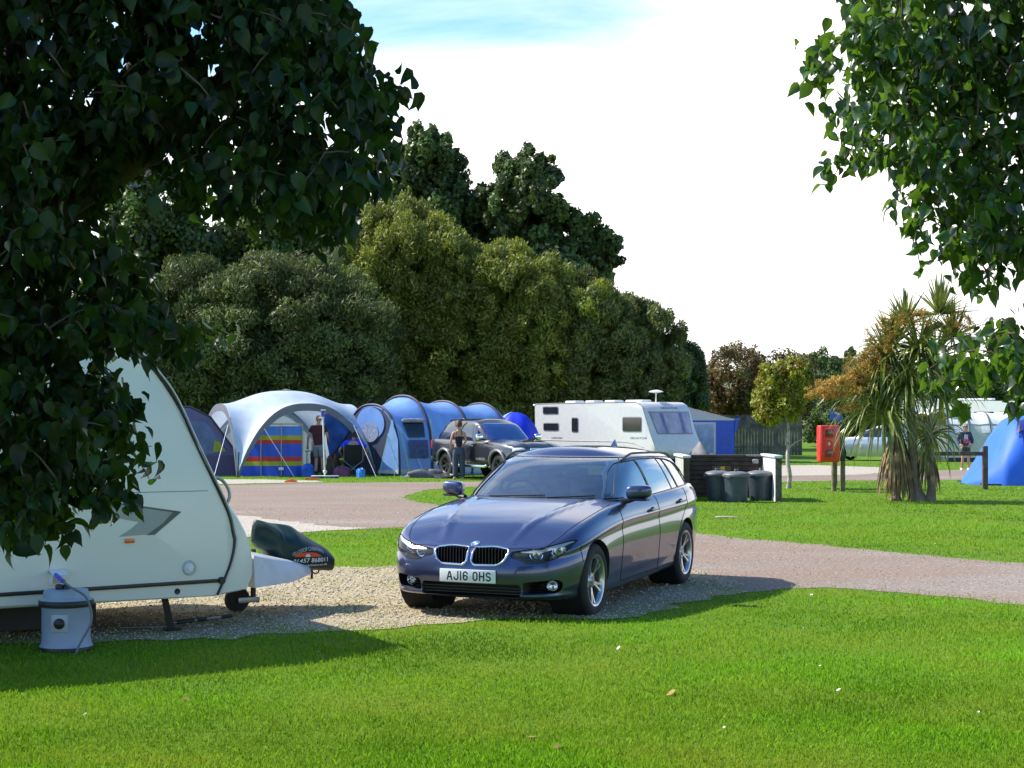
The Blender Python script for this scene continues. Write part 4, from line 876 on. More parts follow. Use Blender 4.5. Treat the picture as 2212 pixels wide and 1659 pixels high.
def palm():
    Y = 34.2; px0 = 1965; x0 = X(px0, Y); rr = random.Random(4)
    root = thing('cordyline_palm', 'tall shaggy cabbage palm with brown seed heads and drooping fronds', 'palm tree', (x0, Y, 0))
    at = lambda px, py, dy=0.: Vector((X(px, Y+dy)-x0, dy, Z(py, Y+dy)))
    m_g = pm('cordyline_leaf', (.29, .315, .06), rough=.36, var=.45, scale=3, transl=.22, spec=.5, col2=(.085, .125, .03), c2scale=2.5, c2pos=(.4, .6))
    m_d = pm('cordyline_dead', (.30, .19, .085), rough=.8, var=.45, scale=4, col2=(.12, .07, .04), c2scale=5, c2pos=(.4, .6))
    m_p = pm('cordyline_panicle', (.42, .25, .045), rough=.8, var=.4, scale=3, attr=True, transl=.2)
    m_b = pm('cordyline_bark', (.21, .155, .11), rough=.9, var=.3, scale=12, bump=.8, bscale=25)
    tr = MB()
    tr.tube(spline([at(1985, 1090), at(1978, 1060), at(1972, 980), at(1966, 880), at(1955, 800), at(1985, 740)], 24), [.26, .19, .14, .11]+[.095]*12+[.085]*8, 12)
    tr.tube(spline([at(1955, 830), at(1925, 770), at(1900, 740)], 8), [.07]*8, 8); tr.tube(spline([at(1960, 800), at(2000, 720), at(2030, 700)], 8), [.07]*8, 8)
    tr.tube(spline([at(2010, 1090, -.1), at(2012, 1020, -.1), at(2006, 960, 0), at(2002, 900, .1)], 12), [.15, .11]+[.085]*10, 8)
    tr.tube(spline([at(1935, 1088, .1), at(1935, 1000, .1), at(1930, 930, .1), at(1915, 880, .1)], 12), [.16]+[.09]*11, 8)
    tr.build('trunk', m_b, root, 60)
    heads = [(2030, 680, 0, 80, .80, .06, .55), (1955, 700, .1, 70, .72, .08, .5), (2060, 730, .1, 80, .85, .2, .3), (1930, 745, -.1, 80, .85, .25, .25), (1985, 760, -.3, 100, 1.05, .55, .0), (2020, 780, 0, 100, 1.1, .7, .0), (1915, 780, -.2, 90, .95, .6, .0), (1890, 830, 0, 70, .85, .65, -.1), (1960, 830, -.35, 110, 1.1, .9, -.25), (2030, 850, .2, 60, 1.0, .9, -.2), (1905, 890, -.3, 110, 1.45, .95, -.05), (2010, 940, .1, 60, .95, 1.0, -.3), (1870, 840, -.2, 50, .8, .35, .2)]
    for hx, hy, dy, n, ln, dr, up in heads:
        mb = MB(); c = at(hx, hy, dy)
        for i in range(int(n*1.35)):
            a = rr.uniform(0, 6.28); e = rr.uniform(-.55, 1.3)+up; d = Vector((math.cos(a)*math.cos(e), math.sin(a)*math.cos(e), math.sin(e)))
            vs, fs = sword(c+d*.06, d, ln*rr.uniform(.7, 1.1), rr.uniform(.04, .06), dr*rr.uniform(.6, 1.3)*(.4 if e > .9 else 1), rr); mb.add(vs, fs)
        mb.build('leaf_head', m_g, root, None)
    sk = MB()
    for hx, hy, n, ln in ((1935, 945, 130, 1.3), (1945, 985, 90, 1.0), (2003, 985, 60, .85)):
        for i in range(n):
            a = rr.uniform(0, 6.28); c = at(hx, hy)+Vector((math.cos(a)*.10, math.sin(a)*.10, rr.uniform(-.1, .1)))
            vs, fs = sword(c, (math.cos(a)*.35, math.sin(a)*.35, -.9), ln*rr.uniform(.6, 1.05), rr.uniform(.035, .055), .5, rr); sk.add(vs, fs)
    sk.build('dead_fronds', m_d, root, None)
    r = np.random.RandomState(8); Vs, Fs, Rs = [], [], []; off = 0
    for cx_, cy_, hw, hh, n in ((1895, 775, 36, 42, 1500), (1845, 835, 60, 24, 1700), (1880, 815, 42, 36, 1500), (1800, 838, 44, 22, 1500), (1775, 850, 30, 14, 700), (1905, 735, 30, 30, 900), (1860, 790, 40, 26, 900), (1930, 700, 34, 26, 800), (1985, 690, 22, 24, 500), (2075, 700, 30, 28, 600), (1835, 880, 30, 18, 400)):
        V, F, rn = crown(cx_, tuple(at(cx_, cy_, -.3)), (hw/FOC*Y, .35, hh/FOC*Y), 40, n, .10, .016, .3, .25, low=-.95, upright=-.2); Vs.append(V); Fs.append(F+off); Rs.append(rn); off += len(V)
    np_mesh('seed_heads', np.concatenate(Vs), np.concatenate(Fs), m_p, root, np.concatenate(Rs))
palm()
# ---------------------------------------------------------------- near trees with broad heart-shaped leaves
LEAF_T = []
def leaf_template():
    ts = [0, .10, .28, .50, .72, .88, 1.04]; ws = [.0, .33, .48, .44, .27, .10, 0.]
    vs = []
    for t, w in zip(ts, ws):
        vs += [(-w, t, .16*w/.47), (0, t, 0), (w, t, .16*w/.47)]
    V = np.array(vs); V[:, 0] *= .70; V[:, 2] += -.28*(V[:, 1]-.25)**2; V[3:6, 1] -= np.array([.06, 0, .06])
    F = []
    for i in range(6): a = i*3; F += [(a, a+1, a+4), (a, a+4, a+3), (a+1, a+2, a+5), (a+1, a+5, a+4)]
    F = [f for f in F if len({tuple(np.round(V[k], 5)) for k in f}) == 3]
    return V, np.array(F)
LT, LF = leaf_template()
def big_leaves(C, ax, nrm, ln):
    x, y, z = frames(nrm, ax); n = len(C); l = ln[:, None, None]
    bend = rl_.uniform(.3, 1.8, n)[:, None]; t = np.repeat(LT[None], n, 0); t[:, :, 2] = t[:, :, 2]*bend+.10*bend*np.sin(t[:, :, 1]*3+rl_.uniform(0, 6, n)[:, None])*np.abs(t[:, :, 0])*2
    V = C[:, None]+(t[..., 0:1]*x[:, None]+t[..., 1:2]*y[:, None]+t[..., 2:3]*z[:, None])*l
    return V.reshape(-1, 3), (np.arange(n)[:, None, None]*len(LT)+LF[None]).reshape(-1, 3)
rl_ = np.random.RandomState(21)
def near_tree(name, label, Yref, poly, dlo, dhi, n, trunk, limbsP, mat, seed, ln=.085, sparse=None):
    """poly: outline of the crown (picture pixels) taken as an x,z outline at depth Yref; filled through the depths dlo..dhi"""
    r = np.random.RandomState(seed); zx = [(X(a, Yref), Z(b, Yref)) for a, b in poly]
    root = thing(name, label, 'tree', trunk[0]); o = Vector(trunk[0])
    xs = [p[0] for p in zx]; zs = [p[1] for p in zx]
    def sample(k, shrink=0.):
        a = r.uniform(min(xs), max(xs), k*6); b = r.uniform(min(zs), max(zs), k*6); m = in_poly(a, b, zx); a, b = a[m][:k], b[m][:k]; return np.stack([a, r.uniform(dlo, dhi, len(a)), b], 1)
    # twig skeleton: join every shoot to the nearest piece of wood already there
    ctr = sample(int(n/9)); nodes = [Vector(p) for l in limbsP for p in spline(l, 14)]
    mb = MB()
    for k, l in enumerate(limbsP):
        r0 = trunk[1]*(1 if k == 0 else .5); mb.tube([p-o for p in spline(l, 18)], [r0*(1-.75*i/17) for i in range(18)], 10)
    order = sorted(range(len(ctr)), key=lambda i: min((Vector(ctr[i])-q).length for q in nodes[:60])); tw = MB(); NP = np.array([tuple(q) for q in nodes]); tips = []
    for i in order:
        c = Vector(ctr[i]); k = int(np.argmin(((NP-ctr[i])**2).sum(1))); s = Vector(NP[k])
        m = s.lerp(c, .55)+Vector((0, 0, .06*(c-s).length)); tw.tube([q-o for q in (s, m, c)], [.0045, .0034, .002], 4, caps=False)
        NP = np.concatenate([NP, [ctr[i]], [tuple(m)]]); tips.append((c, s))
    mb.build('trunk', bark, root, 60); tw.build('twigs', pm('twig', (.07, .05, .03), rough=.8), root, None)
    per = 9; C = []; ax = []
    for c, s in tips:
        for j in range(per):
            t = r.rand(); p = s.lerp(c, .35+.7*t) if (c-s).length > .12 else c; C.append(np.array(p)+r.normal(0, .035, 3)); ax.append((r.normal(0, .6), r.normal(0, .6), -1.0+r.normal(0, .5)))
    C = np.array(C); ax = np.array(ax); k = len(C); l = ln*r.uniform(.55, 1.2, k); nrm = r.normal(size=(k, 3))+np.array([0, -.5, .45])
    V, F = big_leaves(C-np.array(o), ax, nrm, l); np_mesh('leaves', V, F, mat, root, np.repeat(r.rand(k), len(LT)), smooth=True)
    return root
m_leafL = pm('near_leaf_shaded', (.012, .030, .006), rough=.42, var=.6, scale=4, attr=True, transl=.22, spec=.25, tcol=(.05, .12, .010))  # left tree's shade put into the leaf colour; sunlit copy below is lighter
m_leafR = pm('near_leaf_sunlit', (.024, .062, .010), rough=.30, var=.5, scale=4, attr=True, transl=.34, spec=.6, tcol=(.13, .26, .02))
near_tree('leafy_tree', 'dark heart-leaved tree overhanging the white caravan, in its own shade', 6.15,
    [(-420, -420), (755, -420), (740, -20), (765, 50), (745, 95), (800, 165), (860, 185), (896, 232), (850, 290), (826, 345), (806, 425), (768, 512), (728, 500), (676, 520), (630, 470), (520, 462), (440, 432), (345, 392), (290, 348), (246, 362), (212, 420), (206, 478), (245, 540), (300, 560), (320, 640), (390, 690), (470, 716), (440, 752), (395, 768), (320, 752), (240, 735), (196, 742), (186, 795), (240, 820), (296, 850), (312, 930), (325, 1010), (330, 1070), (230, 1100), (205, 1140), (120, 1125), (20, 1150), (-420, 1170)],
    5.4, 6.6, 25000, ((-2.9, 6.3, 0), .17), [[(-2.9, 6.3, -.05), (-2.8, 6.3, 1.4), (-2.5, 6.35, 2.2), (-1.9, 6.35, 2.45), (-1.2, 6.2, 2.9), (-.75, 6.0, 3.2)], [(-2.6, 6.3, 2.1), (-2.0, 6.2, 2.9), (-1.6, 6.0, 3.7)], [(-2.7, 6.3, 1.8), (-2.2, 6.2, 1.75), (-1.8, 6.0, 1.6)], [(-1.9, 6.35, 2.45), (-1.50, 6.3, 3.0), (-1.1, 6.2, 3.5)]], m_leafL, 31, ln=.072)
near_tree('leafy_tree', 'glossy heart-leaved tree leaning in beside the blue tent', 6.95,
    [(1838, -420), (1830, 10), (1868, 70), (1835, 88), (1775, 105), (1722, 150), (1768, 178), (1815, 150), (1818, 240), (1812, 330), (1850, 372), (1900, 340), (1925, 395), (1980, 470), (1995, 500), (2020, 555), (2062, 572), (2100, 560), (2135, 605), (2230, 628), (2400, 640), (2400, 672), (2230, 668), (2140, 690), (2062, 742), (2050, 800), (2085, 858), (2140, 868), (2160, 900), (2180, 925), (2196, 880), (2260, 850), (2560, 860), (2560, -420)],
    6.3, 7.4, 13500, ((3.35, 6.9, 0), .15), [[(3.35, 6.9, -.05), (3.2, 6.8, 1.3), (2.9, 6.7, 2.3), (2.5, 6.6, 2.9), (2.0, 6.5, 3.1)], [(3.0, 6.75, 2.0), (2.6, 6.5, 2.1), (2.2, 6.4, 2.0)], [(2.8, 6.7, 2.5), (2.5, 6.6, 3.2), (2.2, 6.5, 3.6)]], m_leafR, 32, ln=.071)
# ---------------------------------------------------------------- near caravan
class Frame:
    """vertical plane through O with heading a: picture pixel -> (along, z) on that plane"""
    def __init__(s, O, a): s.O = Vector(O); s.a = a; s.c, s.s = math.cos(a), math.sin(a)
    def st(s, px, py, off=0.):
        ox, oy = s.O.x-s.s*off, s.O.y+s.c*off; k = (px-CX)/FOC; t = (k*oy-ox)/(s.c-k*s.s); return t, Z(py, oy+s.s*t)
cf = Frame((-2.365, 13.1, 0), R(34.5))
def flatpoly(name, pts, y0, mat, parent, th=.004):
    """thin plate on the side wall: outline (x,z), standing proud towards -y"""
    return MB().prism(pts, -y0, -y0+th, XZ).build(name, mat, parent, None)
def near_caravan():
    root = thing('touring_caravan', 'white touring caravan half hidden by the dark leafy tree, hitch end showing', 'caravan', cf.O, cf.a)
    S = cf.st; Wd = 2.2
    nose = [S(*p) for p in ((235, 740), (290, 765), (330, 797), (372, 856), (410, 925), (453, 1004), (491, 1080), (519, 1124), (541, 1172), (547, 1215), (545, 1250), (534, 1275), (505, 1284))]
    zb = S(474, 1285)[1]; nose[-1] = (nose[-1][0], zb+.01)
    roof = [(-5.6, 2.48), (-5.4, 2.58), (-3.5, 2.62), (-1.9, 2.60), (nose[0][0]-.32, nose[0][1]+.13)]
    top = spline([(x, z, 0) for x, z in roof+nose], 60); loop = [(p.x, p.y) for p in top]+[(-.03, zb-.012), (-2.5, zb), (-4.2, zb), (-5.55, zb+.05)]
    n = len(loop); ys = [0, .012, .04, .09, .25, .6, 1.1, 1.6, 1.95, 2.11, 2.16, 2.188, 2.2]; ins = [.032, .012, .003, 0, 0, 0, 0, 0, 0, 0, .003, .012, .032]; cx, cz = -2.6, 1.4
    V = []; F = []
    for y, i_ in zip(ys, ins):
        for x, z in loop:
            w = max(0, min(1, (x+1.3)/1.3)) if z < 2.5 else 0
            bx = .17*w*(1-((y-1.1)/1.1)**2)
            d = Vector((x-cx, z-cz)); d.normalize(); V.append((x+bx-d.x*i_, y, z-d.y*i_))
    for k in range(len(ys)-1):
        for i in range(n): a = k*n+i; b = k*n+(i+1) % n; F.append((a, b, b+n, a+n))
    F += [tuple(range(n-1, -1, -1)), tuple((len(ys)-1)*n+i for i in range(n))]
    me = weld_mesh(V, F); finish(me, 32); link('body', me, [white_gel], root)
    # awning rail along the nose, belt seam, black skirt strip
    rail = [S(*p) for p in ((140, 690), (215, 708), (300, 757), (345, 805), (384, 862), (432, 966), (494, 1098), (507, 1148), (511, 1172), (500, 1222), (474, 1283))]
    l = spline([(x, -.004, z) for x, z in rail], 50)
    MB().tube(l, .009, 8).build('awning_rail', pm('rail_grey', (.5, .5, .48), rough=.4, metal=.5), root, 60)
    MB().tube([p+Vector((-.022, -.001, -.004)) for p in l], .008, 6).build('rail_insert', black_pl, root, 60)
    a, b = S(449, 1060), S(0, 1072); MB().tube([(a[0], .001, a[1]), (a[0]-5, .001, a[1]+.005)], .004, 5).build('belt_seam', pm('seam', (.25, .27, .27)), root)
    a, b = S(478, 1253.5), S(0, 1284.5); dz = (b[1]-a[1])/(b[0]-a[0])
    MB().box(((a[0]-4.5)/2, -.006, (a[1]+a[1]+dz*(-4.5-a[0]))/2), (a[0]+4.5, .022, .030), rot=(0, -math.atan(dz), 0), r=.004).build('skirt_strip', black_pl, root)
    MB().lathe([(.001, .03), (.026, .03), (.03, .02), (.03, 0)], 16, T(a[0], -.0, a[1]) @ Matrix.Rotation(math.pi/2, 4, 'X')).build('strip_end_cap', black_pl, root)
    # stripe graphic
    g1, g2 = pm('decal_grey', (.30, .33, .31), rough=.35, var=.05), pm('decal_dark', (.085, .10, .10), rough=.35, var=.05)
    flatpoly('stripe_graphic', [S(*p) for p in ((215, 1083), (310, 1094), (383, 1107), (325, 1154), (256, 1159.5), (283, 1142), (300, 1128), (215, 1112))], 0., g1, root, .003)
    flatpoly('stripe_edge', [S(*p) for p in ((375, 1104), (391, 1106), (334, 1155), (316, 1156), (352, 1130))], -.0032, g2, root, .002); flatpoly('stripe_edge', [S(*p) for p in ((215, 1080), (391, 1105), (380, 1107.5), (215, 1084))], -.0032, g2, root, .002)
    (x0, z0), (x1, z1) = S(269, 1173.5), S(290, 1163)
    MB().box(((x0+x1)/2, -.006, (z0+z1)/2), (x1-x0, .02, z1-z0), r=.005).build('side_marker_lamp', amber, root)
    x0, z0 = S(409, 1226.5)
    C_ = T(x0, 0, z0) @ Matrix.Rotation(math.pi/2, 4, 'X')
    rg = MB().lathe([(.038, .004), (.044, .014), (.056, .013), (.062, .0)], 32, C_).build('filler_ring', pm('cap_grey', (.45, .46, .45), rough=.4), root, 60)
    MB().lathe([(.0005, .02), (.022, .02), (.026, .008), (.04, .006)], 28, C_).build('filler_cap', white_pl, rg, 60)
    x0, z0 = S(383, 1277.7); MB().lathe([(.0005, .003), (.016, .003), (.022, .007), (.025, 0)], 20, T(x0, 0, z0) @ Matrix.Rotation(math.pi/2, 4, 'X')).build('skirt_vent', black_pl, root, 60)
    # water inlet with open flap
    (x0, z0), (x1, z1) = S(106, 1264), S(138, 1238); xm, zm = (x0+x1)/2, (z0+z1)/2
    wi = MB().box((xm, -.008, zm), (x1-x0, .03, z1-z0), r=.006).build('water_inlet', white_pl, root)
    MB().box((xm, -.055, z1+.012), (x1-x0+.01, .11, .008), rot=(.35, 0, 0), r=.003).build('inlet_flap', white_pl, wi); MB().box((xm-.005, -.025, zm), (.06, .01, .06)).build('inlet_socket', pm('inlet_beige', (.35, .33, .28)), wi)
    # front grab handle
    hp = [cf.st(*p) for p in ((463, 1031), (480, 1037), (493, 1054), (497, 1072), (492, 1086))]
    MB().tube(spline([(x+.005, .02, z) for x, z in hp], 20), .014, 8).build('grab_handle', steel, root, 60)
    # a-frame fairing, jockey wheel, steady, underside
    S2 = lambda px, py: cf.st(px, py, 1.1)
    tl, tm, e1, bl, bm_ = S2(548, 1186), S2(588, 1204), S2(646, 1228), S2(540, 1256), S2(577, 1250)
    e2 = S2(655, 1232)
    st = [(tl[0]-.25, .55, tl[1]+.02, bl[1]), (tm[0], .40, tm[1], bm_[1]), (e1[0], .24, e1[1]+.035, e1[1]-.03), (e2[0], .12, e2[1]+.03, e2[1]-.015)]
    V = []; F = []
    for x, w, zt, zz in st: V += [(x, 1.1-w, zz), (x, 1.1-w*.96, zt-.03), (x, 1.1-w*.82, zt), (x, 1.1+w*.82, zt), (x, 1.1+w*.96, zt-.03), (x, 1.1+w, zz)]
    for k in range(3):
        for i in range(6): a_ = k*6+i; b_ = k*6+(i+1) % 6; F.append((a_, b_, b_+6, a_+6))
    F += [(0, 1, 2, 3, 4, 5), (18, 19, 20, 21, 22, 23)]
    me = weld_mesh(V, F); finish(me, 50); link('hitch_fairing', me, pm('fairing', (.66, .66, .66), rough=.35, coat=.3), root)
    jw = bpy.data.objects.new('jockey_wheel', None); COL.objects.link(jw); jw.parent = root
    jx = cf.st(512, 1327, 1.1)[0]
    MB().lathe([(.02, -.03), (.088, -.035), (.112, -.022), (.112, .022), (.088, .035), (.02, .03)], 32, T(jx, 1.1, .112) @ Matrix.Rotation(math.pi/2, 4, 'X')).build('tyre', rubber, jw, 40)
    bx = cf.st(547, 1300, 1.1)[0]
    MB().tube([(bx, 1.1, .10), (bx, 1.1, .55)], .024, 12).build('jockey_tube', pm('jockey_dark', (.05, .045, .04), rough=.5, metal=.5), jw, 50)
    MB().box(((jx+bx)/2+.01, 1.045, .105), (bx-jx+.05, .012, .05), r=.01).box(((jx+bx)/2+.01, 1.155, .105), (bx-jx+.05, .012, .05), r=.01).build('jockey_fork', steel, jw)
    sx = cf.st(377, 1330)[0]
    mb = MB()
    for o_ in (0, .045): mb.box((sx+o_*.6, .18, .17), (.028, .012, .38), rot=(0, -.22, 0))
    mb.box((sx+.06, .18, .01), (.12, .09, .02)).build('corner_steady', pm('steady_black', (.02, .018, .016), rough=.6, metal=.4), root)
    MB().box((-3.05, 1.30, .19), (4.5, 1.35, .30)).box((-2.3, 1.1, zb+.02), (4.3, 1.7, .06)).tube([(-3.2, .25, .30), (-3.2, 1.95, .30)], .05, 8).build('chassis', pm('chassis', (.02, .02, .02)), root)  # floor and axle, plus an added black box to darken the underside
    make_wheel(root, 'wheel', -3.25, .28, -1, .31, .19, .19, 6, alloy, style='s')
    make_wheel(root, 'wheel', -3.25, 1.92, 1, .31, .19, .19, 6, alloy, style='s')
    return root
ncar = near_caravan()
def hitch_cover():
    root = thing('hitch_cover', 'dark green waterproof cover draped over the caravan hitch, dealer advert printed on it', 'hitch cover', cf.O+Vector((-cf.s*1.1, cf.c*1.1, 0)), cf.a)
    cv = lambda x, y: cf.st((600+x/5.923)/1.15732, (1280+y/5.923)/1.15732, 1.1)
    topc = pch([(cv(x, y)) for x, y in ((165, 420), (200, 150), (240, 122), (400, 150), (700, 195), (870, 300), (1100, 440), (1300, 570), (1345, 630))])
    botc = pch([(cv(x, y)) for x, y in ((165, 430), (230, 500), (340, 560), (420, 600), (500, 780), (525, 868), (600, 815), (700, 785), (890, 842), (1180, 858), (1310, 862), (1345, 640))])
    x0, x1 = cv(165, 0)[0], cv(1345, 0)[0]; nx, nr = 70, 40
    def fn(u, v):
        x = x0+(x1-x0)*v; a = 2*math.pi*u; zt, zb = topc(x), botc(x); w = .10+.16*math.sin(math.pi*min(1, .18+.82*v))**.7*(1-.45*v)
        w *= min(1, (zt-zb)/.12)*min(1, .12+v/.28)
        c, s_ = math.cos(a), math.sin(a); yy = math.copysign(abs(c)**.5, c)*w*(1-.72*max(0, s_)**1.3); zz = (zt+zb)/2+math.copysign(abs(s_)**.8, s_)*(zt-zb)/2
        fold = (.034*math.sin(x*22+zz*16+2*math.sin(zz*9))+.010*math.sin(x*9-zz*34))*max(0, 1-v*2.3)+.002*math.sin(x*31+zz*20)
        return (x+(.5-v)*fold*.4, yy-fold*(1 if c > 0 else -1)*-1*min(1, w/.1), zz+fold*.25*s_)
    me = MB().grid(fn, nr, nx, cu=True).mesh('cover'); bm = bmesh.new(); bm.from_mesh(me); bmesh.ops.remove_doubles(bm, verts=bm.verts, dist=.0008); bmesh.ops.recalc_face_normals(bm, faces=bm.faces); bm.to_mesh(me); bm.free(); finish(me, 70)
    bv = BVHTree.FromPolygons([v.co.copy() for v in me.vertices], [tuple(p.vertices) for p in me.polygons])
    link('cover_cloth', me, pm('cover_green', (.006, .030, .026), rough=.5, var=.25, scale=7, bump=.15, bscale=40, spec=.35), root)
    def put(name, vs, fs, mat, off=.014):
        out = []
        for x, z in vs:
            h = bv.ray_cast(Vector((x, -2, z)), Vector((0, 1, 0))); out.append((x, (h[0].y if h[0] is not None else -.15)-off, z))
        MB().add(out, fs).build(name, mat, root, None)
    def text(name, s, cxz, wpx, hpx, arch, slope, mat):
        vs, fs = textmesh(s, 1, 0, 1, bold=.012); xs = [v[0] for v in vs]; ys = [v[1] for v in vs]; W_ = max(xs)-min(xs); Hh = max(ys)-min(ys); mx_, my_ = (max(xs)+min(xs))/2, (max(ys)+min(ys))/2
        c = cv(*cxz); sx = (cv(wpx, 0)[0]-cv(0, 0)[0])/W_; sy = (cv(0, 0)[1]-cv(0, hpx)[1])/Hh; o = []
        for v in vs:
            u = (v[0]-mx_)/(W_/2); o.append((c[0]+(v[0]-mx_)*sx, c[1]+(v[1]-my_)*sy*(1-.15*abs(u))+arch*(1-u*u)+slope*u))
        put(name, o, fs, mat)
    wl, ol = pm('print_white', (.78, .80, .82), rough=.5, var=.05), pm('print_orange', (.75, .09, .02), rough=.5, var=.1)
    text('dealer_name', 'GLOSSOP CARAVANS', (865, 585), 540, 62, .038, .004, pm('print_silver', (.42, .43, .42), rough=.5)); text('phone_number', '01457 868011', (905, 692), 570, 72, 0, 0, wl); text('web_address', 'glossopcaravans.co.uk', (915, 762), 530, 46, -.003, -.003, wl)
    ar = [(850+215*math.cos(R(180-180*i/24)), 640-66*math.sin(R(180*i/24))) for i in range(25)]
    vs = [cv(850, 642)]+[cv(x, y) for x, y in ar]; put('sunburst', vs, [(0, i, i+1) for i in range(1, 25)], ol, .010)
    vs = [cv(840, 642)]+[cv(840+40*math.cos(R(180-180*i/12)), 642-46*math.sin(R(180*i/12))) for i in range(13)]; put('sunburst_hub', vs, [(0, i, i+1) for i in range(1, 13)], wl, .016)
    # ball-head handle and breakaway cable hanging under it
    L3 = lambda x, y, dy=0: Vector((cv(x, y)[0], dy, cv(x, y)[1]))
    MB().tube([L3(1065, 850), L3(1062, 990)], .012, 8).tube(spline([L3(1065, 880), L3(1110, 910), L3(1160, 890), L3(1165, 840)], 14), .007, 6).build('coupling_lever', black_pl, root)
    MB().tube(spline([L3(760, 905), L3(800, 940), L3(850, 920), L3(865, 850)], 14), .006, 6).tube([L3(800, 940), L3(797, 1085), L3(870, 1135)], .003, 5).build('breakaway_cable', black_pl, root)
hitch_cover()
def water_barrel():
    Y = 12.0; loc = (X(143, Y), Y, 0); root = thing('water_barrel', 'grey plastic water barrel with black rim band beside the near caravan', 'water barrel', loc)
    gp = pm('barrel_grey', (.27, .33, .42), rough=.42, var=.1, scale=5, bump=.05)
    MB().lathe([(.001, 0), (.19, 0), (.197, .012), (.195, .03), (.182, .055), (.176, .08), (.176, .32), (.18, .335)], 48).build('drum', gp, root, 40)
    MB().lathe([(.18, .325), (.197, .33), (.200, .345), (.200, .365), (.194, .375)], 48).build('rim_band', black_pl, root, 50)
    MB().lathe([(.194, .372), (.188, .38), (.168, .392), (.164, .43), (.155, .447), (.12, .452), (.001, .45)], 48).build('lid', gp, root, 40)
    MB().lathe([(.19, .0), (.199, .0), (.2, .02), (.196, .034)], 48).build('base_band', black_pl, root, 50)
    pl = MB().box((0, -.172, .215), (.125, .02, .13), r=.008).build('cap_plate', pm('plate_pale', (.38, .41, .43), rough=.45), root)
    MB().lathe([(.0005, .022), (.032, .022), (.038, .016), (.04, 0)], 24, T(.0, -.180, .215) @ Matrix.Rotation(math.pi/2, 4, 'X')).build('screw_cap', black_pl, pl, 50)
    MB().lathe([(.03, .44), (.03, .475), (.022, .485), (.001, .486)], 20, T(0, 0, 0)).box((-.045, -.03, .47), (.05, .04, .04), r=.01).build('top_cap', dark_pl, root, 50)
    hp = [Vector((X(px, Yy)-loc[0], Yy-Y, Z(py, Yy))) for px, py, Yy in ((124, 1246, 12.12), (131, 1251, 12.02), (152, 1268, 11.82), (184, 1288, 11.80), (197, 1320, 11.79), (197, 1345, 11.78), (190, 1360, 11.77), (172, 1392, 11.75), (160, 1425, 11.72))]
    hs = MB().tube(spline(hp, 40), .0085, 8).build('hose', pm('hose_grey', (.13, .14, .15), rough=.4), root, 60)
    MB().tube([hp[0]+Vector((-.02, .03, .012)), hp[1], hp[1].lerp(hp[2], .3)], .016, 10).build('hose_connector', pm('connector_blue', (.02, .03, .65), rough=.35), hs, 60)
water_barrel()
def rod(name, label, a, b, r, mat, grips=()):
    a, b = Vector(a), Vector(b); root = thing(name, label, 'winding rod', a); d = b-a
    MB().tube([(0, 0, 0), d], r, 8).build('shaft', mat, root, 50)
    for t0, t1, rr in grips: MB().tube([d*t0, d*t1], rr, 10).build('grip', black_pl, root, 50)
rod('winding_rod', 'steel winding rod with black grips on the ground under the caravan nose', G(372, 1346, .02), G(500, 1330, .02), .008, steel, ((.08, .35, .02), (.42, .56, .017), (.83, 1., .017)))
rod('winding_rod', 'thin pale rod lying in the shadow beneath the caravan, left of the corner steady', G(262, 1356, .015), G(376, 1353, .015), .006, steel)
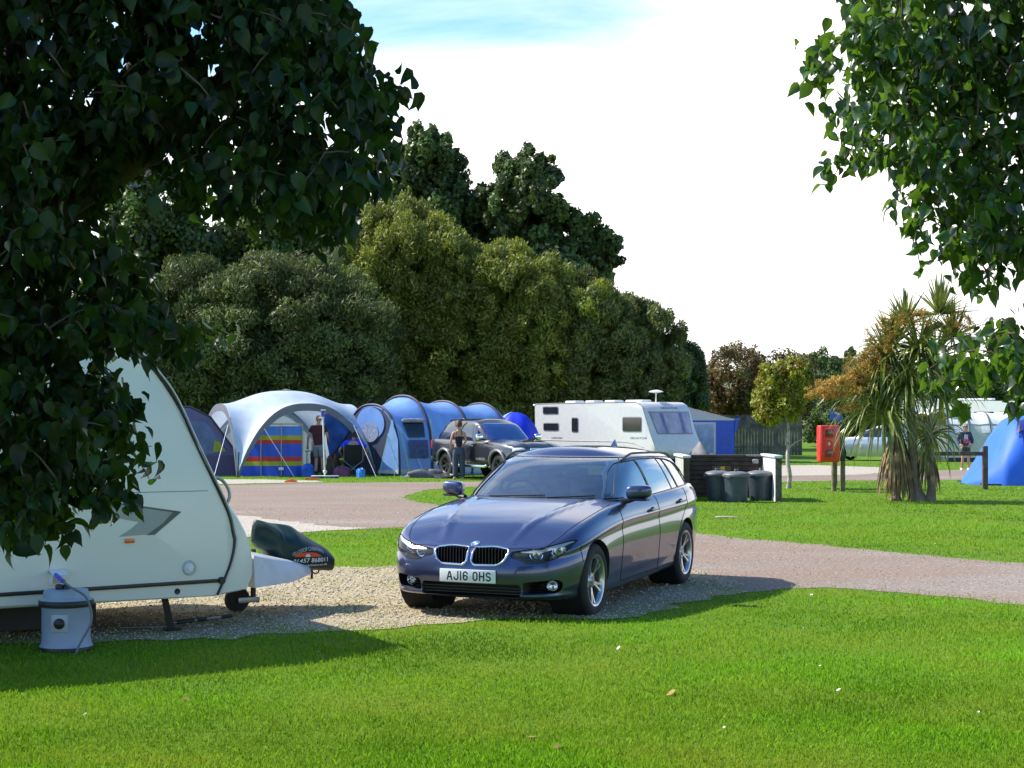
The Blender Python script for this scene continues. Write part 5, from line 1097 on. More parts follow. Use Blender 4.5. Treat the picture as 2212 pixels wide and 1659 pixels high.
# ---------------------------------------------------------------- far caravan with awning
ff = Frame((4.64, 58., 0), math.atan2(-.772, .636))
def far_caravan():
    root = thing('touring_caravan', 'white touring caravan with curtained front window and dish aerial, before the hedge', 'caravan', ff.O, ff.a)
    zz = lambda x, y: ((1300+x/4.424)/1.15732, (960+y/4.424)/1.15732); S = lambda x, y: ff.st(*zz(x, y))
    Wd, Lr = 2.35, S(155, 215)[0]
    prof = spline([(Lr, 2.28, 0), (Lr+.08, 2.34, 0), (-3, 2.37, 0), (-.7, 2.37, 0), (-.25, 2.36, 0), (-.02, 2.27, 0), (.16, 2.0, 0), (.42, 1.30, 0), (.56, 1.05, 0), (.68, .80, 0), (.70, .5, 0), (.55, .32, 0)], 40)
    loop = [(p.x, p.y) for p in prof]+[(.2, .30), (Lr+.05, .30)]; n = len(loop); V = []; F = []
    ys = [0, .03, .12, .5, 1.17, 1.85, 2.23, 2.32, 2.35]; ins = [.05, .012, 0, 0, 0, 0, 0, .012, .05]
    for y, i_ in zip(ys, ins):
        for x, z in loop: V.append((x+(.16*(1-((y-1.17)/1.17)**2) if x > -.3 else 0)-math.copysign(i_, x+3), y, z-math.copysign(i_, z-1.3)))
    for k in range(len(ys)-1):
        for i in range(n): a = k*n+i; b = k*n+(i+1) % n; F.append((a, b, b+n, a+n))
    F += [tuple(range(n-1, -1, -1)), tuple((len(ys)-1)*n+i for i in range(n))]
    me = weld_mesh(V, F); finish(me, 32); fm = pm('white_aged', (.60, .58, .57), rough=.3, var=.05, coat=.3); link('body', me, fm, root)
    bv = BVHTree.FromPolygons([v.co.copy() for v in me.vertices], [tuple(p.vertices) for p in me.polygons])
    wg = pm('caravan_window', (.02, .02, .03), rough=.06, coat=.6, var=.2)
    for x0, y0, x1, y1 in ((260, 255, 420, 328), (265, 437, 425, 510), (578, 378, 640, 525), (1140, 372, 1340, 520)):
        (a, b), (c, d) = S(x0, y1), S(x1, y0)
        w = flatpoly('window', rpoly([(a, b), (c, b), (c, d), (a, d)], .06), -.012, wg, root, .012); flatpoly('window_frame', rpoly([(a-.035, b-.035), (c+.035, b-.035), (c+.035, d+.035), (a-.035, d+.035)], .08), 0., pm('window_surround', (.30, .29, .29), rough=.4), w, .011)
    # front window, projected on the nose
    def nosepatch(name, poly, mat, off, parent, nu=16, nv=10):
        (a, b, c, d) = poly; vs = []
        for i in range(nu):
            for j in range(nv):
                u, v = i/(nu-1), j/(nv-1); y, z = Vector(a).lerp(Vector(b), u).lerp(Vector(d).lerp(Vector(c), u), v); h = bv.ray_cast(Vector((4, y, z)), Vector((-1, 0, 0))); vs.append((h[0].x+off, y, z))
        return MB().add(vs, [(i*nv+j, (i+1)*nv+j, (i+1)*nv+j+1, i*nv+j+1) for i in range(nu-1) for j in range(nv-1)]).build(name, mat, parent, 60)
    fw = nosepatch('front_window_frame', ((.14, 2.02), (2.21, 2.02), (2.08, 1.20), (.27, 1.20)), pm('front_surround', (.22, .21, .23), rough=.4), .008, root)
    pane = nosepatch('front_window', ((.19, 1.98), (2.16, 1.98), (2.04, 1.24), (.31, 1.24)), pm('front_pane', (.36, .32, .40), rough=.08, coat=.5, var=.25, scale=2.2), .014, root)
    cm = pm('front_curtain', (.16, .13, .26), rough=.3, coat=.5, var=.3, scale=5)
    nosepatch('curtain', ((.56, 1.97), (.74, 1.97), (.80, 1.25), (.66, 1.25)), cm, .017, pane, 5, 6); nosepatch('curtain', ((1.52, 1.97), (1.72, 1.97), (1.70, 1.25), (1.52, 1.25)), cm, .017, pane, 5, 6)
    ink2 = pm('caravan_lettering', (.10, .10, .12), rough=.5)
    def ptxt(name, s, h, y, z, w): 
        vs, fs = textmesh(s, 1, 0); xs = [v[0] for v in vs]; k = w/(max(xs)-min(xs)); o = []
        for v in vs:
            yy = y+v[0]*k; zq = z+v[1]*h; q = bv.ray_cast(Vector((4, yy, zq)), Vector((-1, 0, 0))); o.append((q[0].x+.012, yy, zq))
        MB().add(o, fs).build(name, ink2, root, None)
    ptxt('front_lettering', 'SENATOR', .10, 1.18, 2.14, .85)
    for s_, x0, y0, w in (('SENATOR', 1312, 600, 190), ('CAROLINA', 408, 598, 120)):
        c = S(x0, y0); vs, fs = textmesh(s_, .13, .002); xs = [v[0] for v in vs]; k = (S(x0+w, y0)[0]-c[0])/(max(xs)-min(xs)); MB().add([(c[0]+v[0]*k, -.003-v[2], c[1]+v[1]*.8) for v in vs], fs).build('side_lettering', ink2, root, None)
    a = S(450, 628)[1]; MB().tube([(Lr+.05, -.002, a+.02), (-.9, -.002, a), (-.35, -.002, a-.06), (.1, -.002, a-.20)], .014, 5).build('belt_moulding', pm('moulding_grey', (.35, .34, .33)), root)
    MB().tube([(Lr+.02, .0, 2.25), (Lr+.12, -.0, 2.33), (-2, .0, 2.36), (-.3, .0, 2.35), (.0, .0, 2.26), (.45, .0, 1.2), (.66, .0, .8)], .014, 6).build('awning_rail', MATS['rail_grey'], root, 60)
    for x, w in ((-4.6, .6), (-3.5, .5), (-2.4, .55), (-1.1, .9)): MB().box((x, .9, 2.40), (w, .5, .10), r=.045).build('roof_vent', white_pl, root)
    c = ff.st(1417, 846, .9); ae = MB().lathe([(.0005, .07), (.10, .055), (.20, .03), (.27, 0), (.26, -.015), (.10, -.045), (.0005, -.05)], 28, T(c[0], .9, c[1])).build('dish_aerial', white_pl, root, 60)
    MB().tube([(c[0], .9, 2.36), (c[0], .9, c[1])], .025, 8).build('aerial_mast', white_pl, ae)
    for s_ in (.02, 2.33): make_wheel(root, 'wheel', -2.9, .22 if s_ < 1 else 2.1, -1 if s_ < 1 else 1, .31, .19, .19, 6, alloy, style='s')
    MB().box((-2.3, 1.17, .32), (3.6, 1.7, .06)).box((1.3, 1.17, .42), (1.5, .16, .08)).build('chassis', MATS['chassis'], root)
    return root
far_caravan()
def awning():
    root = thing('caravan_awning', 'blue and grey caravan awning with a clear window, joined to the far white caravan', 'awning', ff.O, ff.a)
    bl, gr = pm('awning_blue', (.02, .085, .50), rough=.6, var=.12, bump=.1, transl=.15), pm('awning_grey', (.52, .53, .57), rough=.7, var=.06, transl=.15)
    y0, y1, xf, xb, zt, ze = 2.36, 5.45, -.55, -4.6, 2.32, 1.74
    def rf(u, v): return (xf+.06+(xb-xf-.12)*u, y0+(y1+.08-y0)*v, zt+(ze-zt)*v+.03*math.sin(math.pi*u)*0-.05*math.sin(math.pi*v))
    MB().grid(rf, 6, 10).build('roof', gr, root, 60)
    w0, w1, zg = y0+.42, y1-1.05, 1.70
    MB().add([(xf, y0, 0), (xf, y1, 0), (xf, y1, zg), (xf, y0, zg), (xb, y1, 0), (xb, y1, ze), (xf, y1, ze), (xb, y0, 0), (xb, y0, zt)], [(0, 1, 2, 3), (1, 4, 5, 6), (4, 7, 8, 5)]).build('walls', bl, root, None)
    MB().add([(xf+.004, y0, zg), (xf+.004, y1, zg), (xf+.004, y1, ze), (xf+.004, y0, zt-.03)], [(0, 1, 2, 3)]).build('front_gable', gr, root, None)
    wf = MB().box((xf+.012, (w0+w1)/2, 1.02), (.016, w1-w0, 1.22)).build('window_frame', gr, root, None)
    MB().box((xf+.022, (w0+w1)/2, 1.02), (.012, w1-w0-.22, 1.06)).build('window', pm('awning_window', (.14, .24, .48), rough=.12, var=.4, scale=2.5, coat=.5), wf, None)
    MB().add([(xf-.02, y1, ze+.02), (xf-.02, y1+.32, ze+.06), (xf-.02, y1+.16, ze-.14), (xf-.02, y1+.10, ze-.45), (xf-.02, y1, ze-.6), (xf+.02, y1, ze+.02), (xf+.02, y1+.32, ze+.06), (xf+.02, y1+.16, ze-.14), (xf+.02, y1+.10, ze-.45), (xf+.02, y1, ze-.6)], [(0, 1, 2, 3, 4), (5, 6, 7, 8, 9)]).build('corner_flap', bl, root, None)
    for y in (y0+.1, y1-.02):
        mb = MB().tube([(xf-.02, y, 0), (xf-.02, y, ze)], .014, 6); mb.build('pole', steel, root)
awning()
c_ = ff.O+Vector((ff.c*1.75-ff.s*1.17, ff.s*1.75+ff.c*1.17, 0))
hc = thing('hitch_cover', 'pointed grey cover over the hitch of the far white caravan', 'hitch cover', c_, ff.a)
MB().lathe([(.42, .28), (.40, .45), (.28, .62), (.14, .80), (.05, .92), (.001, .95)], 9, Matrix.Diagonal((1.3, .55, 1, 1))).build('cover_cloth', pm('cover_grey', (.13, .13, .14), rough=.6, var=.25, bump=.2), hc, 70)
# ---------------------------------------------------------------- tents
def tentmat(name, col, tr=.22, **k): return pm(name, col, rough=k.get('rough', .55), var=k.get('var', .10), scale=k.get('scale', 2.5), bump=k.get('bump', .12), bscale=k.get('bscale', 9), transl=tr, spec=.4)
def guy(mb, a, b, r=.006): mb.tube([a, b], r, 5)
def dome_shelter():
    FL, FR = G(513, 1031), G(814, 1026); u = (FR-FL); Wd = u.length; u.normalize(); v = Vector((-u.y, u.x, 0)); D = 4.3
    root = thing('dome_shelter', 'large pale blue-white dome shelter open at its sides, windbreak inside', 'event shelter', FL, math.atan2(u.y, u.x))
    e = lambda t: 2.22*max(0, 1-abs(t)**2.5)**.78
    sh = tentmat('shelter_white', (.56, .65, .78), .30)
    def fn(a, b):
        s, t = 2*a-1, 2*b-1
        s = math.copysign(abs(s)**.8, s); t = math.copysign(abs(t)**.8, t)
        z = (e(s)**4+e(t)**4)**.25
        # the arches lean inward, so the legs spread at the ground
        k = 1-.05*min(1, z/2.2)
        ss = s*k if abs(s) < 1 else s*(1-.055*(e(t)/2.2)**1.5); tt = t*k if abs(t) < 1 else t*(1-.055*(e(s)/2.2)**1.5)
        return (Wd*(.5+.5*ss), D*(.5+.5*tt), max(z+.15*(abs(s) < .18 and abs(t) < .18)*0, .0)+.42*max(0, 1-((s*s+t*t)))**1.5*.0+.36*max(0, 1-z/2.65) * 0 if True else 0)
    MB().grid(fn, 49, 49).build('canopy', sh, root, 60)
    gm = tentmat('shelter_trim', (.15, .15, .18), .05)
    for side in range(4):
        pts = []
        for i in range(41):
            q = i/40
            p = fn(q, 0) if side == 0 else fn(1, q) if side == 1 else fn(q, 1) if side == 2 else fn(0, q); pts.append(Vector(p))
        wv = Vector((0, -.02, 0)) if side == 0 else Vector((.02, 0, 0)) if side == 1 else Vector((0, .02, 0)) if side == 2 else Vector((-.02, 0, 0))
        cen = Vector((Wd/2, D/2, 0)); vs = []
        mid = Vector(((pts[0].x+pts[-1].x)/2, (pts[0].y+pts[-1].y)/2, 0))
        for i, p in enumerate(pts):
            w = .03+.20*math.sin(math.pi*i/40)**.6; inn = (mid-p); inn = inn.normalized()*w if inn.length else inn; vs += [p+wv, p+wv+inn]
        MB().add(vs, [(2*i, 2*i+1, 2*i+3, 2*i+2) for i in range(40)]).build('arch_trim', gm, root, 60)
    for x, y in ((0, 0), (Wd, 0), (Wd, D), (0, D)):
        MB().tube([(x, y, -.02), (x+(.06 if x == 0 else -.06), y+(.06 if y == 0 else -.06), .75)], .022, 8).box((x, y, .01), (.12, .12, .03)).build('leg', pm('leg_dark', (.05, .05, .06), rough=.4, metal=.5), root)
    gl = pm('guy_line', (.62, .58, .62), rough=.7)
    M_ = Rz(-math.atan2(u.y, u.x)); loc = lambda p: M_ @ (p-FL)
    mb = MB(); guy(mb, loc(P(571, 915+11, 48.2)), loc(G(636, 1031)), .011); mb.build('guy_rope', gl, root)
    mb = MB(); guy(mb, loc(P(493, 917, 48.9)), loc(G(461, 1035)), .011); mb.build('guy_rope', gl, root)
    mb = MB(); guy(mb, loc(P(764, 918, 49.3)), loc(G(813, 1031)), .011); mb.build('guy_rope', gl, root)
    MB().add([(Wd*.47, D*.5, 2.66), (Wd*.53, D*.45, 2.66), (Wd*.5, D*.5, 2.70)], [(0, 1, 2)]).build('vent_cap', gm, root)
    # side wall closing the back
    MB().grid(lambda a, b: (Wd*(.02+.96*a), D*.97+.03*math.sin(a*19), (e(2*a-1)*.97)*b), 30, 8).build('back_wall', tentmat('shelter_wall', (.40, .50, .56), .25), root, 60)
dome_shelter()
def purple_tent():
    a, b = G(330, 1029), G(511, 1027); u = b-a; L_ = u.length; u.normalize()
    root = thing('tent', 'purple-grey tent with a clear window, left of the white dome shelter', 'tent', a, math.atan2(u.y, u.x)); D = 3.2
    pu = tentmat('tent_purple', (.145, .125, .27), .2); top = 2.12
    f0 = [(0, 0), (0, top-.05), (.45*L_, top), (.70*L_, 1.80), (L_, .72), (L_*1.0, 0)]
    mb = MB(); n = len(f0); vs = [(x, .25*z/2, z) for x, z in f0]+[(x, D-.2*z/2, z) for x, z in f0]
    mb.add(vs, [tuple(range(n))]+[(i, i+n, i+n+1, i+1) for i in range(n-1)]+[tuple(range(2*n-1, n-1, -1))]); mb.build('flysheet', pu, root, None)
    lo = [(x, z) for x, z in ((.02, 0), (.02, .62), (L_-.01, .62), (L_-.01, 0))]
    MB().add([(x, .25*z/2-.012, z) for x, z in lo], [(0, 1, 2, 3)]).build('wall_band', tentmat('tent_violet', (.095, .075, .16), .15), root, None)
    wi = [(.22*L_, .68), (.18*L_, 1.45), (.38*L_, 1.68), (.62*L_, 1.66), (.72*L_, 1.42), (.90*L_, .78), (.72*L_, .68)]
    MB().add([(x, .25*z/2-.016, z) for x, z in wi], [tuple(range(len(wi)))]).build('window', pm('tent_pvc', (.06, .07, .15), rough=.12, var=.6, scale=2.2, coat=.5), root, None)
    bag = [(.72*L_, .72), (.74*L_, 1.10), (.80*L_, 1.04), (.88*L_, .74)]
    MB().add([(x, .25*z/2-.02, z) for x, z in bag], [(0, 1, 2, 3)]).build('window_bag', pm('lime_cloth', (.28, .30, .03), rough=.7), root, None)
    MB().tube([(x, .25*z/2-.01, z) for x, z in f0[1:5]], .03, 6).build('pole_sleeve', tentmat('sleeve_black', (.03, .03, .05), 0), root, 60)
purple_tent()
def tunnel_tent():
    RL, LL = G(868, 1029), G(790, 1021); LL = Vector((-5.35, 51.6, 0)); RL = Vector((-3.42, 49.6, 0)) 
    w = LL-RL; Wd = w.length; w.normalize(); ax = Vector((-w.y, w.x, 0)); ax = ax if ax.x > 0 else -ax
    root = thing('tunnel_tent', 'blue tunnel tent with purple hoop sleeves behind the dark pickup', 'tent', RL, 0)
    bl = tentmat('tent_blue', (.25, .43, .84), .30, bump=.5, bscale=4, rough=.36); hoopm = tentmat('hoop_sleeve', (.055, .04, .075), .05)
    hoops = [(0., 2.17, .96), (1.25, 2.46, 1.04), (2.95, 2.30, 1.02), (4.6, 2.24, .98)]
    def hoop(x, h, ws, a):
        th = math.pi*a; c, s = math.cos(th), math.sin(th); y = Wd*.5+math.copysign(abs(c)**.85, c)*Wd*.5*ws; z = h*abs(s)**.72
        return RL*0+ax*x+w*(Wd-y if False else Wd-y)+Vector((0, 0, z))
    def prof(x):
        for (x0, h0, w0), (x1, h1, w1) in zip(hoops, hoops[1:]):
            if x <= x1: t = (x-x0)/(x1-x0); sag = 1-.055*math.sin(math.pi*t); return (h0+(h1-h0)*t)*sag, (w0+(w1-w0)*t)*(1-.02*math.sin(math.pi*t))
        return hoops[-1][1:]
    def fn(a, b): x = 4.6*b; h, ws = prof(x); return hoop(x, h, ws, a)
    mb = MB().grid(fn, 37, 40)
    mb.grid(lambda a, b: hoop(4.6+.9*math.sin(b*math.pi/2), 2.24*math.cos(b*math.pi/2*.98)+.02, .98-.25*b, a), 25, 8)
    mb.build('flysheet', bl, root, 60)
    for x, h, ws in hoops: MB().tube([hoop(x, h+.02, ws+.012, i/36) for i in range(37)], .042, 8).build('hoop', hoopm, root, 60)
    # front panels: round blue porch top with a silver rolled blind, dark doorway, blue side door
    def fp(a0, zf): return [hoop(.02, 2.17*zf, .95, a0+(1-2*a0)*i/20) for i in range(21)]
    o = -ax*.03
    MB().add([p+o for p in [hoop(0, 2.12, .94, .0+i/30) for i in range(31)]], [tuple(range(31))]).build('doorway', tentmat('doorway_dark', (.035, .045, .085), 0), root, None)
    C0 = ax*-.06+w*Wd*.5+Vector((0, 0, 1.60))
    disc = lambda r, n, z0, dx: [C0+ax*dx+w*(-r*1.15*math.cos(2*math.pi*i/n))+Vector((0, 0, r*.86*math.sin(2*math.pi*i/n)+z0)) for i in range(n)]
    MB().add(disc(.60, 32, 0, 0), [tuple(range(32))]).build('porch_panel', tentmat('porch_blue', (.20, .36, .75), .25, rough=.3), root, None)
    MB().add(disc(.36, 24, -.27, -.015), [tuple(range(24))]).build('rolled_blind', pm('silver_foil', (.62, .64, .72), rough=.22, metal=.7, var=.3, scale=14, bump=.9, bscale=9), root, None)
    tri = [RL*0+o*2.2+p for p in (Vector((0, 0, .12)), w*.95+Vector((0, 0, .12)), w*.32+Vector((0, 0, 1.75)), w*.04+Vector((0, 0, 1.1)))]
    MB().add(tri, [(0, 1, 2, 3)]).build('front_door', bl, root, None); mesh_m = tentmat('tent_mesh', (.055, .085, .20), .1, var=.35, scale=9)
    MB().add([p+o for p in (w*.16+Vector((0, 0, .45)), w*.72+Vector((0, 0, .45)), w*.36+Vector((0, 0, 1.35)))], [(0, 1, 2)]).build('door_mesh', mesh_m, root, None)
    # window and mesh panel on the side facing the camera, pale skirt
    def sidep(name, pts, mat, off=.02):
        vs = []
        for x, z in pts:
            h, ws = prof(x); a = 0.
            for k in range(400):
                if hoop(x, h, ws, k/800).z >= z: a = k/800; break
            vs.append(hoop(x, h+off, ws+off, a)-w*off*1.2)
        return vs
    def sgrid(name, x0, x1, z0, z1, mat, sk0=0, sk1=0):
        nu, nv = 9, 7; vs = []
        for i in range(nu):
            for j in range(nv):
                v = j/(nv-1); u = i/(nu-1); vs += sidep('', [(x0+sk0*v+(x1+sk1*v-x0-sk0*v)*u, z0+(z1-z0)*v)], None)
        return MB().add(vs, [(i*nv+j, (i+1)*nv+j, (i+1)*nv+j+1, i*nv+j+1) for i in range(nu-1) for j in range(nv-1)]).build(name, mat, root, 60)
    win = sgrid('window', .42, 1.02, 1.16, 1.62, pm('window_dark', (.008, .01, .02), rough=.15, coat=.4), -.08, .05)
    MB().tube([v for v in sidep('', [(.30+.8*i/10, 1.66) for i in range(11)], None, .05)], [.03, .05, .06, .05, .06, .06, .05, .06, .06, .05, .03], 8).build('rolled_curtain', pm('roll_grey', (.30, .29, .32), rough=.6, var=.3, scale=12), win, 60)
    sgrid('mesh_panel', .40, 1.10, .52, 1.08, mesh_m, -.02, 0)
    sk = pm('skirt_grey', (.42, .45, .50), rough=.6, var=.1)
    mb = MB(); nu = 40; vs = []
    for i in range(nu):
        p = hoop(4.6*i/(nu-1), *prof(4.6*i/(nu-1)), 0.)-w*.02; vs += [p+Vector((0, 0, .06)), p+Vector((0, 0, .20))-w*0]
    mb.add(vs, [(2*i, 2*i+2, 2*i+3, 2*i+1) for i in range(nu-1)]); mb.add([o*2.6+p for p in (Vector((0, 0, .06)), w*1.0+Vector((0, 0, .06)), w*.95+Vector((0, 0, .17)), Vector((0, 0, .18)))], [(0, 1, 2, 3)]); mb.build('skirt', sk, root, None)
    lime = pm('guy_lime', (.25, .45, .12), rough=.6)
    for (p0, z0, p1) in (((0, 0), 1.55, (.15, -.35)), ((0, .3), 1.7, (-.45, -.3)), ((1.25, 0), 1.75, (1.0, -.55)), ((0, .55), 1.3, (-.6, .25))):
        MB().tube([ax*p0[0]+w*p0[1]+Vector((0, 0, z0))+o, ax*p1[0]+w*p1[1]+o+Vector((0, 0, 0))], .010, 5).build('guy_rope', lime, root)
tunnel_tent()
def hanging_tarp():
    Y = 50.6; pts = [(696, 896), (712, 889), (738, 898), (772, 924), (752, 929), (745, 950), (728, 990), (712, 990), (704, 935)]
    root = thing('hanging_tarp', 'blue tarpaulin hung inside the right half of the dome shelter', 'tarpaulin', (X(735, Y), Y, 0)); x0 = X(735, Y)
    bv = [(X(a, Y)-x0, Z(b, Y)) for a, b in pts]; bm = bmesh.new(); vs = [bm.verts.new((x, 0, z)) for x, z in bv]; bm.faces.new(vs)
    bmesh.ops.triangulate(bm, faces=bm.faces[:]); bmesh.ops.subdivide_edges(bm, edges=bm.edges[:], cuts=5, use_grid_fill=True)
    for v in bm.verts: v.co.y = .10*math.sin(v.co.x*6+v.co.z*3)+.07*math.sin(v.co.z*9-v.co.x*5)
    bmesh.ops.recalc_face_normals(bm, faces=bm.faces); me = bpy.data.meshes.new('tarp'); bm.to_mesh(me); bm.free(); finish(me, 70); link('cloth', me, tentmat('tarp_blue', (.04, .14, .55), .3, var=.3), root)
    MB().tube([(X(757, Y)-x0, -.1, Z(930, Y)), (X(718, Y)-x0, -.15, Z(985, Y))], .035, 6).build('edge_band', MATS['sleeve_black'], root, 60)
hanging_tarp()
def small_dome():
    Y = 60; root = thing('tent', 'small bright blue dome tent, only its top showing over the pickup roof', 'tent', (X(1113, Y), Y, 0))
    def fn(a, b): th = 2*math.pi*a; r = math.sin(b*math.pi/2); return (.98*r*math.cos(th)*(1+.05*math.cos(6*th)), .98*r*math.sin(th)*(1+.05*math.cos(6*th)), 2.0*math.cos(b*math.pi/2)**.8)
    MB().grid(fn, 36, 12, cu=True).build('flysheet', tentmat('tent_bright', (.02, .05, .75), .2), root, 60)
    MB().grid(lambda a, b: tuple(Vector(fn(.42+.17*a, .08+.6*b))*1.012), 8, 8).build('pale_panel', tentmat('tent_pale', (.25, .38, .75), .2), root, 60)
small_dome()
def right_tent():
    Y = 43.5; x0 = X(2082, Y); root = thing('tent', 'bright blue dome tent at the right edge behind the wooden barrier', 'tent', (x0, Y, 0))
    hz = pch([(0, 0.01), (X(2133, Y)-x0, .90), (X(2160, Y)-x0, 1.50), (X(2180, Y)-x0, 1.78), (1.75, 1.88), (2.3, 1.84), (2.9, 1.45), (3.6, .75), (4.4, .01)])
    def fn(a, b):
        x = 4.4*b; h = hz(x); th = math.pi*a; c, s = math.cos(th), math.sin(th); wd = 1.45*min(1, (h/1.0))**.45
        return (x, -math.copysign(abs(c)**.8, c)*wd*(1-.0*s), h*abs(s)**.8)
    MB().grid(fn, 25, 50).build('flysheet', tentmat('tent_azure', (.05, .20, .86), .3, bump=.3, bscale=4), root, 60)
    def on(x, f): p = fn(f, x/4.4); return Vector(p)+Vector((0, -.03, .02))
    a, b = X(2168, Y)-x0, X(2208, Y)-x0
    ws_ = lambda u, v: on(a+.12*v+(b-.04*(1-v)-a-.12*v)*u, .285+.075*v)+Vector((0, -.04, .02))
    MB().grid(ws_, 6, 6).build('window', pm('tent_window', (.03, .035, .16), rough=.3, var=.4, scale=12), root, None)
    MB().grid(lambda u, v: on(a-.02+(b-a)*u, .268+.016*v)+Vector((0, -.05, .02)), 6, 3).build('window_hem', pm('hem_navy', (.01, .015, .12)), root, None)
    MB().tube([Vector(fn(i/20*.5, (X(2182, Y)-x0)/4.4))+Vector((-.02, 0, .01)) for i in range(21)], .022, 6).build('pole_sleeve', tentmat('sleeve_navy', (.02, .03, .2), 0), root, 60)
    MB().box((2.3, 0, .02), (4.2, 2.7, .05)).build('groundsheet', MATS['sleeve_black'], root, None)
right_tent()
# ---------------------------------------------------------------- windbreak
def windbreak():
    Y = 49.6; x0, x1 = X(517, Y), X(655, Y); root = thing('windbreak', 'blue windbreak with red and yellow stripes set up inside the dome shelter', 'windbreak', (x0, Y, 0)); L_ = x1-x0; h = 1.52
    bm_ = pm('windbreak_cloth', (.025, .12, .62), rough=.45, transl=.2); t = bm_.node_tree; b = t.nodes['Principled BSDF']
    co = t.nodes.new('ShaderNodeTexCoord'); sp = t.nodes.new('ShaderNodeSeparateXYZ'); t.links.new(co.outputs['Object'], sp.inputs[0])
    rp_ = t.nodes.new('ShaderNodeValToRGB'); rp_.color_ramp.interpolation = 'CONSTANT'; mr = t.nodes.new('ShaderNodeMath'); mr.operation = 'DIVIDE'; mr.inputs[1].default_value = h; t.links.new(sp.outputs['Z'], mr.inputs[0]); t.links.new(mr.outputs[0], rp_.inputs[0])
    el = rp_.color_ramp.elements; bl, rd, ye, lb_ = (.015, .08, .60, 1), (.50, .03, .04, 1), (.40, .38, .02, 1), (.05, .20, .70, 1)
    for i, (p, c) in enumerate(((0, bl), (.20, ye), (.29, rd), (.39, bl), (.64, rd), (.72, ye), (.81, lb_))):
        e_ = el[i] if i < 2 else el.new(p)
        e_.position = p; e_.color = c
    t.links.new(rp_.outputs[0], b.inputs['Base Color'])
    for n_ in t.nodes:
        if n_.type == 'BSDF_TRANSLUCENT': t.links.new(rp_.outputs[0], n_.inputs[0])
    MB().grid(lambda u, v: (L_*u, -.05*math.sin(3*math.pi*u)**2+.015*math.sin(u*40+v*7), h*v), 50, 16).build('cloth', bm_, root, 60)
    wd = pm('pole_wood', (.42, .36, .27), rough=.7)
    for u in (.02, .34, .66, .99):
        if u < .1: continue
        MB().tube([(L_*u, -.03, 0), (L_*u, -.03, h+.10)], .017, 6).build('pole', wd, root)
    MB().box((L_*.72, .02, h+.065), (L_*.50, .03, .05)).build('top_bar', wd, root)
    MB().box((L_*.66, -.09, .22), (.16, .02, .09), r=.02).build('pocket_label', white_pl, root)
windbreak()
